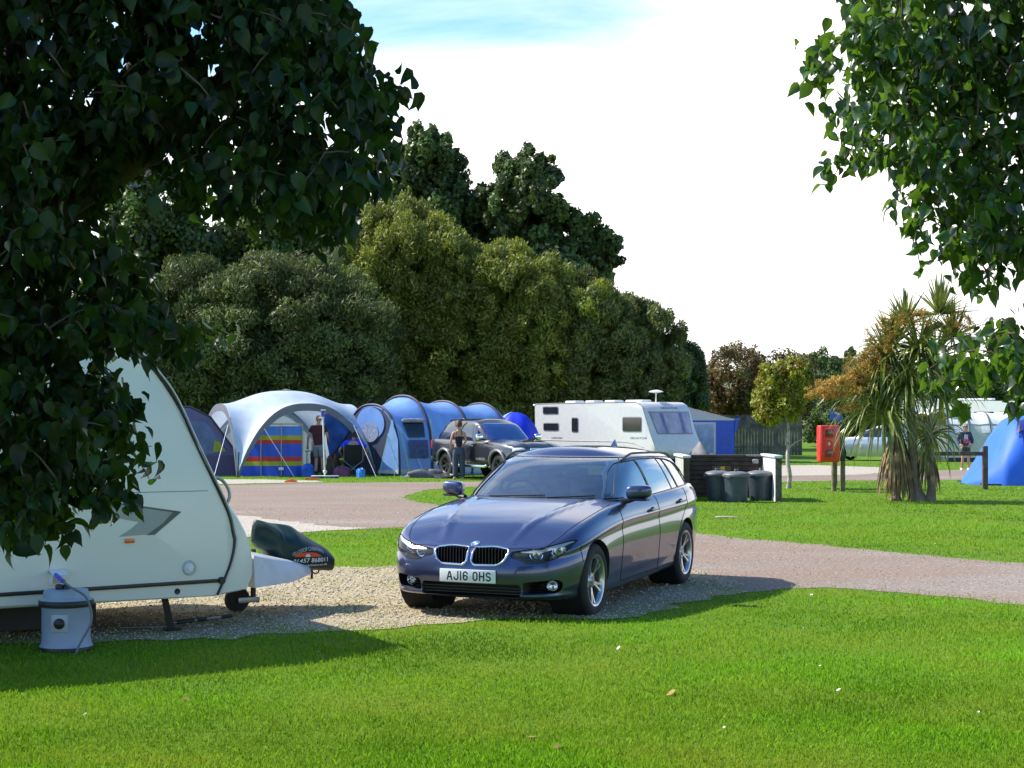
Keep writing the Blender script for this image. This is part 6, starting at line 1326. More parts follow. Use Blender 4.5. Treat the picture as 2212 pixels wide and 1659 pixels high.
# ---------------------------------------------------------------- far right camp
def far_camp():
    Y = 82.; r = thing('motorhome', 'white motorhome standing far off behind the pale tents', 'motorhome', (X(2085, Y), Y, 0), R(-38)); w_ = pm('far_white', (.78, .78, .77), rough=.35, var=.04)
    MB().prism(rpoly([(-2.9, .5), (2.9, .5), (3.0, 1.2), (2.2, 1.75), (3.0, 2.0), (2.95, 2.65), (-2.9, 2.72)], .12), -1.1, 1.1, XZ).build('body', w_, r, 40)
    for x, w in ((-1.6, .9), (.2, 1.1)): MB().box((x, -1.105, 1.75), (w, .03, .5), r=.01).build('window', black_pl, r)
    MB().box((1.4, -1.105, 1.95), (1.0, .03, .35), r=.01).build('window', pm('navy_window', (.02, .02, .06), rough=.1), r)
    for x in (-1.6, 2.0): make_wheel(r, 'wheel', x, -.95, -1, .33, .2, .2, 5, alloy, style='s')
    MB().box((-.2, .2, 2.76), (3.2, .5, .1), r=.03).build('roof_rack', white_pl, r)
    Y = 86.; r = thing('camper_van', 'pale camper van behind the hanging leaves, right of the motorhome', 'camper van', (X(2178, Y), Y, 0), R(-34))
    MB().prism(rpoly([(-2.4, .35), (2.4, .35), (2.45, 1.1), (1.75, 1.35), (1.2, 2.45), (-2.35, 2.5)], .14), -1., 1., XZ).build('body', w_, r, 40)
    MB().box((-.6, -1.005, 1.75), (2.6, .03, .5), r=.01).build('window', black_pl, r)
    for x in (-1.5, 1.5): make_wheel(r, 'wheel', x, -.88, -1, .33, .2, .2, 5, alloy, style='s')
    Y = 66.; x0 = X(2048, Y); r = thing('tent', 'big grey-green tunnel tent with paler sunlit top behind the walking person', 'tent', (x0, Y, 0)); L_ = X(2192, Y)-x0
    def fn(a, b, k=1.): th = math.pi*a; c, s = math.cos(th), math.sin(th); return (L_*b+.12*(1-b)*s, 1.6-math.copysign(abs(c)**.8, c)*1.5*k, (2.02-.05*math.sin(3*math.pi*b)**2)*abs(s)**.7*k)
    MB().grid(fn, 31, 30).build('flysheet', tentmat('tent_sage', (.50, .52, .46), .15), r, 60)
    MB().grid(lambda a, b: fn(.24+.52*a, b, 1.012), 16, 30).build('roof_panel', tentmat('tent_sunlit_top', (.80, .80, .77), .2), r, 60)  # lighter roof skin: sunlight on the tent top put into its colour
    for b0, b1 in ((.10, .26), (.52, .82)): MB().grid(lambda a, b: fn(.155+.06*a, b0+(b1-b0)*b, 1.015), 5, 8).build('window', pm('window_pale', (.75, .76, .74), rough=.2), r, 60)
    for b in (0, .33, .66, 1): MB().tube([fn(i/30, b, 1.02) for i in range(31)], .03, 6).build('hoop', tentmat('hoop_grey', (.12, .13, .13), 0), r, 60)
    MB().box((L_/2, .09, .09), (L_, .03, .18)).build('mud_flap', MATS['sleeve_black'], r)
    Y = 67.; x0 = X(2003, Y); r = thing('canopy', 'white-topped open canopy left of the big grey-green tent', 'awning', (x0, Y, 0)); L_ = X(2064, Y)-x0
    MB().grid(lambda u, v: (L_*u, 2.2*v-.2, 2.02+.26*math.sin(math.pi*u)-.12*abs(2*v-1)), 20, 8).build('canopy_roof', tentmat('canopy_white', (.80, .80, .78), .3), r, 60)
    MB().tube([(L_*i/20, -.2, 1.90+.30*math.sin(math.pi*i/20)) for i in range(21)], .035, 6).build('canopy_hoop', MATS['hoop_grey'], r, 60)
    MB().add([(0, 2.1, 0), (L_, 2.1, 0), (L_, 2.1, 2.0), (0, 2.1, 2.0)], [(0, 1, 2, 3)]).build('back_wall', tentmat('canopy_ochre', (.22, .18, .05), .2, var=.5, scale=.8), r, None)
    for x in (0, L_): MB().tube([(x, -.2, 0), (x, -.2, 1.95)], .025, 6).build('leg', steel, r)
    MB().add([(.25, .1, .25), (.95, .1, .15), (1.05, .05, 1.35), (.75, .05, 1.50), (.45, .1, 1.0)], [(0, 1, 2, 3, 4)]).build('side_flap', MATS['canopy_white'], r, None)
far_camp()
# ---------------------------------------------------------------- pickup with hard top
def vehicle_panes(g, root, side, wind=None, rear=None, m=None, off=.004):
    SX = XZ @ Matrix.Scale(-1, 4, (0, 0, 1)); sh = boolop(greenhouse(g, -off), greenhouse(g, .004), 'DIFFERENCE')
    def cut(name, poly, h0, h1, M):
        me = boolop(sh, pmesh(poly, h0, h1, M), 'INTERSECT'); me.materials.clear(); finish(me, 40); link(name, me, m, root)
    for s in (1, -1):
        for p in side: cut('side_window', rpoly(p, .05), s*.3, s*1.3, SX)
    if wind: cut('windscreen', rpoly(wind, .06), .0, 3, YZ)
    if rear: cut('rear_window', rpoly(rear, .05), -4, -1, YZ)
def arches(me, xs, r, z, y0):
    for xw in xs:
        for s in (1, -1): me = boolop(me, pmesh([(xw+r*math.cos(2*math.pi*i/40), z+r*math.sin(2*math.pi*i/40)) for i in range(40)], s*y0, s*1.3, XZ @ Matrix.Scale(-1, 4, (0, 0, 1))), 'DIFFERENCE')
    return me
def pickup():
    root = thing('pickup_truck', 'black double-cab pickup with a hard top beside the blue tunnel tent', 'pickup truck')
    q = dict(plan=[(2.58, 0), (2.55, .3), (2.45, .6), (2.25, .80), (1.9, .87), (1.55, .885), (.5, .875), (-1., .88), (-1.9, .88), (-2.35, .84), (-2.5, .70), (-2.56, .3), (-2.57, 0)],
        zs=[(2.6, .90), (2.3, .96), (1.9, 1.02), (1.3, 1.07), (.6, 1.09), (-1, 1.12), (-2.6, 1.16)], zb=[(2.6, .45), (1.5, .40), (-1.5, .42), (-2.6, .52)], zc=[(2.6, .95), (2.4, 1.04), (2.0, 1.10), (1.4, 1.15), (.9, 1.17), (.5, 1.15), (-2.6, 1.2)],
        ts=[0, .05, .12, .2, .3, .4, .5, .6, .7, .8, .88, .94, 1.], front=[(0, .12), (.15, .0), (.5, 0), (.7, .03), (.9, .06), (1, .13)], side=[(0, .09), (.1, .03), (.3, .0), (.6, .005), (.8, .01), (.92, .03), (1, .07)], rear=[(0, .1), (.2, 0), (.7, .01), (1, .05)],
        flare=[(1.52, .05, .42), (-1.48, .05, .42)], spine=(-2.1, 2.), nplan=90, nr=12, crown=2.3, hood=lambda x, y: .018*math.exp(-((abs(y)-.42)/.09)**2) if x > .8 else 0)
    g = dict(xf=[(0, 1.02), (.5, .62), (.85, .30), (1., .08)], xr=[(0, -2.52), (.35, -2.42), (.7, -2.22), (1, -1.95)], w=[(0, .80), (.4, .755), (.8, .685), (.93, .645), (1., .60)], z0=1.06, z1=1.68, tz=[0, .1, .25, .4, .55, .7, .8, .88, .94, .98, 1.],
        bow=.16, rbow=.12, taper=.012, taperf=.03, xm=-.3, exp=7., zoff=lambda x: -.05*(max(0, -.9-x)/1.2)**2, dome=.085, spine=(-1.6, -.3), n=90)
    LB = lower_body(q); GH = greenhouse(g); body = arches(LB, (1.52, -1.48), .43, .42, .5); finish(body, 32); link('body', body, [paint_black], root); finish(GH, 32); link('cab', GH, [paint_black], root)
    dk = pm('pickup_glass', (.008, .012, .03), rough=.04, coat=1., var=.1); bw = pm('pickup_windscreen', (.010, .035, .16), rough=.05, coat=1., var=.2)
    vehicle_panes(g, root, [[(.72, 1.14), (.38, 1.42), (.16, 1.56), (-.02, 1.58), (.04, 1.12)], [(-.06, 1.12), (-.12, 1.58), (-.62, 1.585), (-.80, 1.30), (-.76, 1.14)], [(-1.02, 1.16), (-1.12, 1.60), (-1.70, 1.58), (-2.05, 1.44), (-2.32, 1.18)]], None, [(-.6, 1.2), (.6, 1.2), (.55, 1.55), (-.55, 1.55)], dk)
    vehicle_panes(g, root, [], [(-.70, 1.16), (.70, 1.16), (.56, 1.62), (-.56, 1.62)], None, bw)
    bv = BVHTree.FromPolygons([v.co.copy() for v in GH.vertices], [tuple(p.vertices) for p in GH.polygons]); lv = BVHTree.FromPolygons([v.co.copy() for v in body.vertices], [tuple(p.vertices) for p in body.polygons])
    fl = pm('arch_flare', (.16, .165, .17), rough=.4, metal=.3, var=.1)
    for s in (1, -1):
        for xw in (1.52, -1.48):
            make_wheel(root, 'wheel', xw, s*.76, s, .385, .26, .23, 6, pm('pickup_rim', (.05, .05, .055), rough=.4, metal=.6), style='s')
            pts = []
            for i in range(25):
                a = R(-8+196*i/24); p = (xw+.44*math.cos(a), s*1.4, .42+.44*math.sin(a)); h = lv.ray_cast(Vector(p), Vector((0, -s, 0))); pts.append(Vector((p[0], (h[0].y if h[0] is not None else s*.88)+s*.02, p[2])))
            MB().tube(pts, .045, 8).build('wheel_arch_flare', fl, root, 60)
            MB().lathe([(.43, 0), (.43, .3), (.05, .3)], 28, T(xw, s*.86, .42) @ Matrix.Rotation(s*math.pi/2, 4, 'X')).build('arch_liner', gap_m, root, 60)
        MB().tube([(1.0, s*.92, .44), (.9, s*.95, .40), (-.9, s*.95, .40), (-1.0, s*.92, .44)], .045, 10).build('side_step', chrome, root, 60)
        m_ = MB().box((.66, s*.98, 1.22), (.14, .22, .19), r=.06, seg=3); mo = m_.build('wing_mirror', chrome, root, 60); MB().box((.70, s*.86, 1.16), (.06, .14, .05)).build('mirror_arm', black_pl, mo)
        h = lv.ray_cast(Vector((-.28, s*1.5, .97)), Vector((0, -s, 0))); MB().box((.02, h[0].y+s*.02, .97), (.20, .03, .045), r=.012).build('door_handle', chrome, root)
        MB().box((-.92, h[0].y+s*.02, .99), (.20, .03, .045), r=.012).build('door_handle', chrome, root)
        MB().box((1.05, h[0].y-s*.005, .88), (.10, .03, .04), r=.01).build('side_repeater', amber, root)
        MB().box((-2.43, s*.73, .98), (.2, .18, .30), r=.05, rot=(0, 0, s*.35)).build('tail_lamp', red_lens, root)
        pts = [bv.ray_cast(Vector((x, s*2, z)), Vector((0, -s, 0)))[0] for x, z in ((-.84, 1.16), (-.88, 1.3), (-.72, 1.56), (-.60, 1.63))]; MB().tube([p+Vector((0, s*.01, 0)) for p in spline([p for p in pts if p], 12)], .022, 6).build('cab_pillar_trim', chrome, root, 60)
        rl = [(bv.ray_cast(Vector((x, s*.52, 4)), Vector((0, 0, -1)))[0] or Vector((x, s*.5, 1.7)))+Vector((0, 0, .0 if i in (0, 7) else .05)) for i, x in enumerate((-.95, -1.0, -1.15, -1.3, -1.45, -1.6, -1.72, -1.78))]; MB().tube(rl, .018, 6).build('roof_rail', black_pl, root, 60)
        vs, fs = textmesh('WARRIOR', .11, .001); X0 = .55
        hy = lv.ray_cast(Vector((X0, s*1.5, .62)), Vector((0, -s, 0)))[0].y+s*.006
        MB().add([(X0+(v[0]*-s), hy, .60+v[1]) for v in vs], fs).build('door_lettering', pm('silver_lettering', (.5, .5, .52), rough=.4), root, None)
        MB().box((2.28, s*.66, .86), (.32, .30, .17), r=.06, rot=(0, 0, -s*.5)).build('headlight', pm('lamp_clear', (.6, .62, .64), rough=.1, coat=1), root)
        l = [lv.ray_cast(Vector((x, s*1.5, z)), Vector((0, -s, 0)))[0] for x, z in ((1.02, 1.05), (1.02, .8), (1.0, .5))]; l2 = [lv.ray_cast(Vector((-.02+(1.0-z)*.0, s*1.5, z)), Vector((0, -s, 0)))[0] for z in (1.08, .8, .5)]; l3 = [lv.ray_cast(Vector((x, s*1.5, z)), Vector((0, -s, 0)))[0] for x, z in ((-.86, 1.1), (-.9, .8), (-1.0, .62))]
        mb = MB()
        for k in (l, l2, l3):
            if all(k): mb.tube(spline(k, 10), .008, 5)
        mb.build('panel_gaps', gap_m, root, None)
    MB().box((2.52, 0, .86), (.08, .9, .14), r=.03).build('grille', chrome, root); MB().box((2.48, 0, .56), (.2, 1.5, .22), r=.06).build('bumper', paint_black, root)
    MB().box((-2.56, 0, .55), (.12, 1.5, .18), r=.04).build('rear_bumper', dark_pl, root); MB().box((0, 0, .42), (4.2, 1.2, .12)).build('underbody', gap_m, root)
    return root
pk = pickup(); pk.location = (X(1073, 46.6), 46.9, 0); pk.rotation_euler = (0, 0, math.atan2(-.85, .525))
def silver_car():
    root = thing('parked_car', 'silver hatchback seen through the palm fronds, its red tail lamps showing', 'car')
    q = dict(plan=[(2.1, 0), (2.05, .4), (1.9, .7), (1.5, .85), (.5, .88), (-1.2, .88), (-1.8, .80), (-2.05, .5), (-2.1, 0)], zs=[(2.1, .70), (1.5, .85), (.8, .95), (-2.1, 1.02)], zb=[(2.1, .22), (0, .18), (-2.1, .28)], zc=[(2.1, .74), (1.6, .90), (.9, 1.0), (-2.1, 1.02)],
        ts=[0, .1, .25, .45, .65, .8, .92, 1.], front=[(0, .1), (.2, 0), (.7, .03), (1, .15)], side=[(0, .07), (.2, .02), (.6, 0), (.9, .03), (1, .08)], rear=[(0, .1), (.2, 0), (.6, .02), (1, .08)], flare=[], spine=(-1.7, 1.5), nplan=60, nr=8, crown=2.3, hood=lambda x, y: 0)
    g = dict(xf=[(0, .9), (.5, .5), (1., -.1)], xr=[(0, -2.05), (.5, -1.95), (1, -1.6)], w=[(0, .80), (.5, .74), (1., .58)], z0=.95, z1=1.42, tz=[0, .2, .4, .6, .8, .92, 1.], bow=.14, rbow=.1, taper=.02, taperf=.03, xm=-.3, exp=6., zoff=lambda x: 0, dome=.08, spine=(-1.2, -.4), n=60)
    sv = pm('paint_silver', (.55, .56, .58), rough=.25, metal=.6, coat=1., var=.04); LB = arches(lower_body(q), (1.3, -1.25), .35, .33, .5); GH = greenhouse(g); finish(LB, 35); link('body', LB, [sv], root); finish(GH, 35); link('cab', GH, [sv], root)
    vehicle_panes(g, root, [[(.6, 1.0), (.1, 1.36), (-.5, 1.38), (-.52, 1.0)], [(-.6, 1.0), (-.58, 1.38), (-1.2, 1.36), (-1.5, 1.05)]], [(-.65, 1.02), (.65, 1.02), (.5, 1.38), (-.5, 1.38)], [(-.6, 1.05), (.6, 1.05), (.5, 1.36), (-.5, 1.36)], MATS['pickup_glass'])
    for s in (1, -1):
        for xw in (1.3, -1.25): make_wheel(root, 'wheel', xw, s*.76, s, .315, .2, .2, 5, alloy, style='s')
        MB().box((-1.98, s*.70, .92), (.16, .20, .30), r=.05, rot=(0, 0, s*.5)).build('tail_lamp', red_lens, root)
    MB().box((-2.1, 0, .62), (.01, .52, .11)).build('number_plate', pm('plate_yellow', (.7, .5, .03), rough=.4), root)
    return root
sc_ = silver_car(); sc_.location = (X(1895, 68), 68.5, 0); sc_.rotation_euler = (0, 0, R(150))
# ---------------------------------------------------------------- bin store
def bin_store():
    Yb, Yf = 35.6, 33.8; xl, xr = X(1470, Yb), X(1646, Yb); root = thing('bin_store', 'dark slatted bin store with pale coping and a white side wall', 'bin store', (xl, Yf, 0)); L_ = xr-xl; D = Yb-Yf
    br = pm('bin_store_board', (.055, .036, .024), rough=.85, var=.5, scale=4, bump=.5, bscale=20); wh = pm('render_white', (.62, .64, .66), rough=.8, var=.06); st = pm('stone_dark', (.10, .085, .065), rough=.95, var=.6, scale=9, bump=1., bscale=18); cp = pm('coping_white', (.66, .66, .64), rough=.7, var=.1)
    mb = MB()
    mb.box((L_/2, D+.03, .46), (L_, .04, .90))
    for i in range(9): mb.box((L_/2, D-.02-.008*(i % 2), .05+i*.10), (L_, .05, .088), r=.008)
    mb.build('back_wall', br, root, None)
    MB().box((L_+.06, D/2-.0, .46), (.10, D+.02, .92)).build('side_wall', wh, root, None); MB().box((L_+.07, .02, .455), (.13, .07, .91), r=.01).build('wall_end', st, root, None)
    MB().box((-.06, D/2, .46), (.10, D+.02, .92)).build('side_wall', pm('render_grey', (.36, .36, .35), rough=.85, var=.15), root, None); MB().box((-.06, .02, .455), (.13, .07, .91), r=.01).build('wall_end', br, root, None)
    MB().box((L_+.06, D/2, .945), (.18, D+.08, .05), r=.012).build('coping', cp, root); MB().box((-.06, D/2, .945), (.18, D+.08, .05), r=.012).build('coping', cp, root)
    MB().box((L_*.40, D+.0, .925), (L_*.80, .16, .045), r=.01).build('coping', pm('coping_dark', (.07, .06, .05), rough=.8, var=.3), root); MB().box((L_*.90, D, .925), (L_*.2-.02, .14, .04), r=.01).build('coping', pm('coping_grey', (.25, .24, .23), rough=.8, var=.2), root)
    sg = MB().box((X(1558, Yb)-xl, D-.06, Z(1014, Yb)), (.40, .02, .16)).build('notice_board', pm('notice_brown', (.12, .07, .03), rough=.7), root); MB().box((X(1560, Yb)-xl, D-.073, Z(1011, Yb)), (.09, .008, .07)).build('notice_emblem', pm('notice_yellow', (.65, .42, .02), rough=.6), sg); MB().box((X(1560, Yb)-xl, D-.073, Z(1018, Yb)), (.07, .008, .025)).build('notice_band', pm('notice_red', (.55, .05, .03), rough=.6), sg)
    MB().lathe([(.0005, .012), (.055, .012), (.06, 0)], 20, T(.09, D-.05, Z(1001, Yb)) @ Matrix.Rotation(math.pi/2, 4, 'X')).build('round_sign', pm('sign_teal', (.01, .12, .13), rough=.5), root)
    MB().box((L_-.16, D-.08, .80), (.14, .10, .10), r=.03).build('bulkhead_lamp', pm('lamp_grey', (.3, .3, .28), rough=.5), root)
bin_store()
def dustbin():
    root = thing('dustbin', 'x', 'dustbin', group='dustbins in the bin store'); m = pm('bin_grey', (.042, .055, .075), rough=.42, var=.2, scale=6, spec=.5)
    n = 64; prof = [(.001, .0), (.215, .0), (.22, .02), (.255, .50), (.27, .505), (.272, .545), (.262, .55)]
    MB().grid(lambda u, v: (lambda r, z: ((r*(1-.010*(v > .25 and v < .6)*(0.5+.5*math.cos(2*math.pi*u*26))))*math.cos(2*math.pi*u), (r*(1-.010*(v > .25 and v < .6)*(0.5+.5*math.cos(2*math.pi*u*26))))*math.sin(2*math.pi*u), z))(*[np.interp(v, np.linspace(0, 1, 7), [p[k] for p in prof]) for k in (0, 1)]), 104, 22, cu=True).build('tub', m, root, 40)
    ld = MB().lathe([(.262, .535), (.292, .535), (.298, .56), (.288, .585), (.24, .612), (.12, .638), (.001, .642)], 40).build('lid', pm('bin_lid', (.115, .12, .125), rough=.5, var=.15), root, 40)
    MB().tube([(-.06, 0, .63), (-.05, 0, .675), (.05, 0, .675), (.06, 0, .63)], .016, 8).build('lid_handle', pm('bin_lid', ()), ld, 50)
    for s in (1, -1): MB().box((s*.295, 0, .52), (.045, .14, .05), r=.012).build('side_handle', m, root)
    return root
b0 = dustbin()
for i, (px, Y, lab) in enumerate(((1551, 34.3, 'grey dustbin at the left of the three in the bin store, set back'), (1591, 33.7, 'grey dustbin nearest the front, between the other two bins'), (1642, 34.4, 'grey dustbin beside the white side wall of the bin store'))):
    o = b0 if i == 0 else copy_tree(b0); o.location = (X(px, Y), Y, 0); o.rotation_euler = (0, 0, .5*i+.3); o['label'] = lab
# ---------------------------------------------------------------- fence, fire point, signs, barrier
def fence():
    Y = 79.; x0, x1 = X(1470, Y), X(1731, Y); root = thing('timber_fence', 'weathered vertical board fence behind the awning and young tree', 'fence', (x0, Y, 0)); m = pm('fence_grey', (.15, .125, .10), rough=.9, var=.5, scale=2.5, bump=.4, bscale=12)
    n = int((x1-x0)/.15); r = random.Random(3)
    fb = MB()
    for i in range(n): h = 1.95+r.uniform(-.03, .03); fb.box((i*.15+.075, r.uniform(-.008, .008), h/2), (.138, .025, h))
    fb.build('boards', m, root, None)
    for z in (.4, 1.5): MB().box(((x1-x0)/2, .06, z), (x1-x0, .05, .09)).build('rail', m, root)
    for k in range(4): MB().box((k*(x1-x0)/3, .12, 1.0), (.1, .1, 2.05)).build('post', m, root)
fence()
def fire_point():
    Y = 38.6; x0 = X(1789, Y); root = thing('fire_point', 'red fire extinguisher cabinet on two short wooden posts', 'fire cabinet', (x0, Y, 0), R(10)); rd = pm('cabinet_red', (.78, .035, .022), rough=.35, var=.06, coat=.4)
    zt, zb = Z(919, Y), Z(998, Y); zm, h = (zt+zb)/2, zt-zb; w = .50
    cb = MB().box((0, 0, zm), (w, .26, h), r=.035, seg=3).build('cabinet', rd, root)
    dm = pm('cabinet_window', (.20, .035, .025), rough=.2, coat=.5, var=.3)
    MB().box((-.03, -.137, zm), (w-.13, .02, h-.10), r=.02).build('door', rd, cb)
    for z in (zm+.25, zm-.23): MB().tube(spline([(-.14, -.15, z-.09), (.08, -.15, z-.09), (.08, -.15, z+.09), (-.14, -.15, z+.09)], 24, True), .014, 6, closed=True).build('window_rim', rd, cb, 60); MB().box((-.03, -.146, z), (.20, .012, .17), r=.01).build('window', dm, cb)
    MB().lathe([(.05, .0), (.085, .012), (.09, 0)], 24, T(-.03, -.145, zm) @ Matrix.Rotation(math.pi/2, 4, 'X')).build('emblem_ring', rd, cb, 60); MB().add([(-.055, -.153, zm-.03), (-.005, -.153, zm-.03), (-.02, -.153, zm+.03), (-.045, -.153, zm+.045)], [(0, 1, 2, 3)]).build('flame_emblem', white_pl, cb, None)
    for z in (-.16, -.2): MB().box((w/2+.012, -.03, zm+z), (.03, .10, .025), r=.008).build('hinge', rd, cb)
    MB().box((.36, .10, zm-.02), (.20, .03, h*.9), r=.008).build('back_board', pm('board_slate', (.03, .035, .04), rough=.7), root)
    wd = pm('post_wood', (.17, .14, .075), rough=.9, var=.4, scale=6)
    for px in (1808, 1828): MB().tube([(X(px, Y)-x0-.0, .17, -.05), (X(px, Y)-x0-.0, .17, zb+.25)], .062, 10).build('post', wd, root, 50)
fire_point()
def pole_sign():
    Y = 42.5; x0 = X(1806, Y); root = thing('pole_sign', 'small blue notice on a post behind the red cabinet', 'sign', (x0, Y, 0)); MB().tube([(0, 0, 0), (0, 0, Z(885, Y))], .035, 8).build('post', MATS['post_wood'], root, 60)
    MB().box((0, -.04, Z(897, Y)), (.30, .02, .27), rot=(0, .1, 0)).build('panel', pm('sign_blue', (.02, .12, .55), rough=.4), root); MB().box((.02, -.052, Z(893, Y)), (.14, .006, .05), rot=(0, .4, 0)).build('panel_mark', white_pl, root)
    MB().box((0, -.04, Z(886, Y)), (.28, .03, .05)).build('top_band', pm('sign_slate', (.06, .07, .09), rough=.5), root)
pole_sign()
def barrier():
    Y = 39.9; x1 = X(2128, Y); x0 = X(1925, Y); root = thing('wooden_barrier', 'low wooden barrier rail with a post before the blue tent', 'barrier', (x0, Y, 0)); m = pm('barrier_wood', (.10, .075, .06), rough=.9, var=.35, scale=5); L_ = x1-x0
    MB().box((L_/2, 0, Z(980, Y)), (L_, .06, .10), r=.01).build('rail', m, root)
    for x in (0, L_): MB().box((x, .02, .52), (.13, .13, 1.10), r=.015).build('post', m, root)
barrier()
k = thing('stick', 'bleached stick lying on the lawn right of the estate car', 'stick', G(1545, 1118, .02)); MB().tube(spline([(0, 0, 0), (.15, -.02, .012), (.42, -.03, .0)], 10), [.016, .018, .017, .016, .015, .014, .013, .012, .01, .006], 7).build('wood', pm('stick_wood', (.55, .47, .36), rough=.85, var=.2), k, 60)
# ---------------------------------------------------------------- things around the tents
def pole_brush():
    p = G(702, 1033); root = thing('pole_brush', 'tall white pole standing in a flat blue-edged brush head before the man', 'brush', p); top = Z(900, p.y); wm = pm('pole_white', (.72, .72, .66), rough=.4, var=.05)
    MB().tube([(0, 0, .07), (-.02, .02, .5), (-.04, .02, 1.0), (-.06, .02, top)], [.026, .024, .024, .022], 10).build('pole', wm, root, 60); MB().lathe([(.001, -.06), (.05, -.04), (.06, 0), (.05, .04), (.001, .06)], 16, T(0, 0, .19)).build('joint', wm, root, 60)
    MB().box((0, 0, .065), (.80, .22, .03), r=.01).build('head_plate', wm, root); MB().box((-.22, 0, .025), (.34, .20, .05), r=.008).box((.20, 0, .025), (.38, .20, .05), r=.008).build('bristles', pm('brush_navy', (.03, .04, .20), rough=.7, var=.3), root)
    hb = MB().box((-.06, 0, top+.07), (.11, .10, .20), r=.03).build('top_clamp', pm('clamp_blue', (.06, .07, .35), rough=.4), root); MB().box((-.05, 0, top+.19), (.14, .08, .035), r=.01).box((-.1, -.02, top-.03), (.16, .10, .045), r=.015).build('clamp_collar', wm, hb)
pole_brush()
og = pm('peg_orange', (.85, .13, .02), rough=.45, var=.1)
for (px, py), lab, s in (((628, 1042), 'orange plastic levelling block on the grass strip, nearer the gravel road', .9), ((674, 1036), 'flat orange levelling block on the grass beside the brush head', 1.)):
    k = thing('levelling_block', lab, 'levelling block', G(px, py), R(8)); MB().prism([(-.17, 0), (.17, 0), (.17, .05), (.05, .10), (-.17, .04)] if s < 1 else [(-.20, 0), (.20, 0), (.20, .04), (-.20, .055)], -.07, .07, XZ).build('wedge', og, k, None); MB().box((0, 0, .03), (.2, .16, .02)).build('tread', og, k)
def lumpy(name, label, cat, p, d, col, seed, rough=.7, part='cloth'):
    root = thing(name, label, cat, p); r = np.random.RandomState(seed); ph = r.rand(8)*6
    def fn(u, v):
        a, b = 2*math.pi*u, math.pi*v*.5; k = 1+.18*math.sin(3*a+ph[0])*math.sin(2*b)+.12*math.sin(7*a+ph[1]+4*b)
        return (d[0]*.5*math.cos(a)*math.cos(b)**.5*k, d[1]*.5*math.sin(a)*math.cos(b)**.5*k, d[2]*math.sin(b)**.8*(1+.1*math.sin(5*a+ph[2])))
    MB().grid(fn, 28, 10, cu=True).build(part, pm(name+'_'+part+str(seed), col, rough=rough, var=.35, scale=6, bump=.4, bscale=14), root, 60); return root
lumpy('groundsheet', 'crumpled grey groundsheet lying before the tunnel tent', 'groundsheet', G(925, 1032), (1.3, .5, .24), (.09, .09, .11), 1)
lumpy('bag', 'blue holdall on the ground at the right end of the windbreak', 'bag', G(665, 1029), (.34, .3, .36), (.02, .10, .50), 2)
lumpy('rucksack', 'black rucksack with white marks behind the standing man', 'rucksack', G(680, 1022)+Vector((0, .9, 0)), (.5, .5, .75), (.02, .02, .025), 3)
lumpy('bag', 'brown patterned bag between the standing man and the camp chair', 'bag', G(717, 1027)+Vector((0, .4, 0)), (.40, .4, .60), (.10, .065, .04), 4)
lumpy('blanket', 'pink and grey blanket heaped beneath the camp chair', 'blanket', G(737, 1028), (.5, .4, .28), (.22, .06, .12), 5)
lumpy('bag', 'bright blue plastic bag under the right guy rope of the dome shelter', 'bag', G(780, 1031), (.26, .2, .26), (.03, .22, .75), 6, .35)
p_ = G(671, 1026)+Vector((0, 1.2, 0)); k = thing('cereal_box', 'white and orange carton on the table behind the windbreak', 'carton', (p_.x, p_.y, .74)); MB().box((0, 0, .15), (.24, .08, .30), r=.004).build('carton', pm('carton_white', (.55, .50, .42), rough=.6), k); MB().box((.07, -.043, .15), (.09, .006, .26)).build('carton_panel', pm('carton_orange', (.75, .35, .03), rough=.6), k)
k = thing('camp_table', 'folding camp table behind the windbreak carrying the carton', 'table', (p_.x, p_.y, 0)); MB().box((0, 0, .725), (.62, .45, .03), r=.008).build('top', pm('table_grey', (.3, .28, .25), rough=.6), k)
for s in (1, -1):
    for t in (1, -1): MB().tube([(s*.27, t*.18, .72), (-s*.05+s*.3, t*.2, 0)], .012, 6).build('leg', steel, k)
p_ = G(801, 1024)+Vector((0, .5, 0)); k = thing('bucket', 'red bucket beside the right leg of the dome shelter', 'bucket', p_); MB().lathe([(.001, .0), (.11, 0), (.145, .30), (.155, .305), (.15, .32), (.135, .31), (.105, .03)], 24, T(0, 0, .12)).build('pail', pm('bucket_red', (.55, .02, .03), rough=.4), k, 50); MB().lathe([(.12, .0), (.12, .12), (.001, .12)], 16).build('foot', dark_pl, k, 50)
k = thing('tray', 'black flat tray leaning on the ground at the woman’s feet', 'tray', G(968, 1034)+Vector((0, .3, 0)), R(12)); MB().box((0, 0, .09), (.85, .5, .03), r=.01, rot=(.2, -.12, 0)).build('base', black_pl, k); MB().box((.22, -.02, .16), (.40, .46, .02), rot=(.2, -.12, 0)).build('inner', pm('tray_pale', (.35, .4, .45), rough=.4), k)
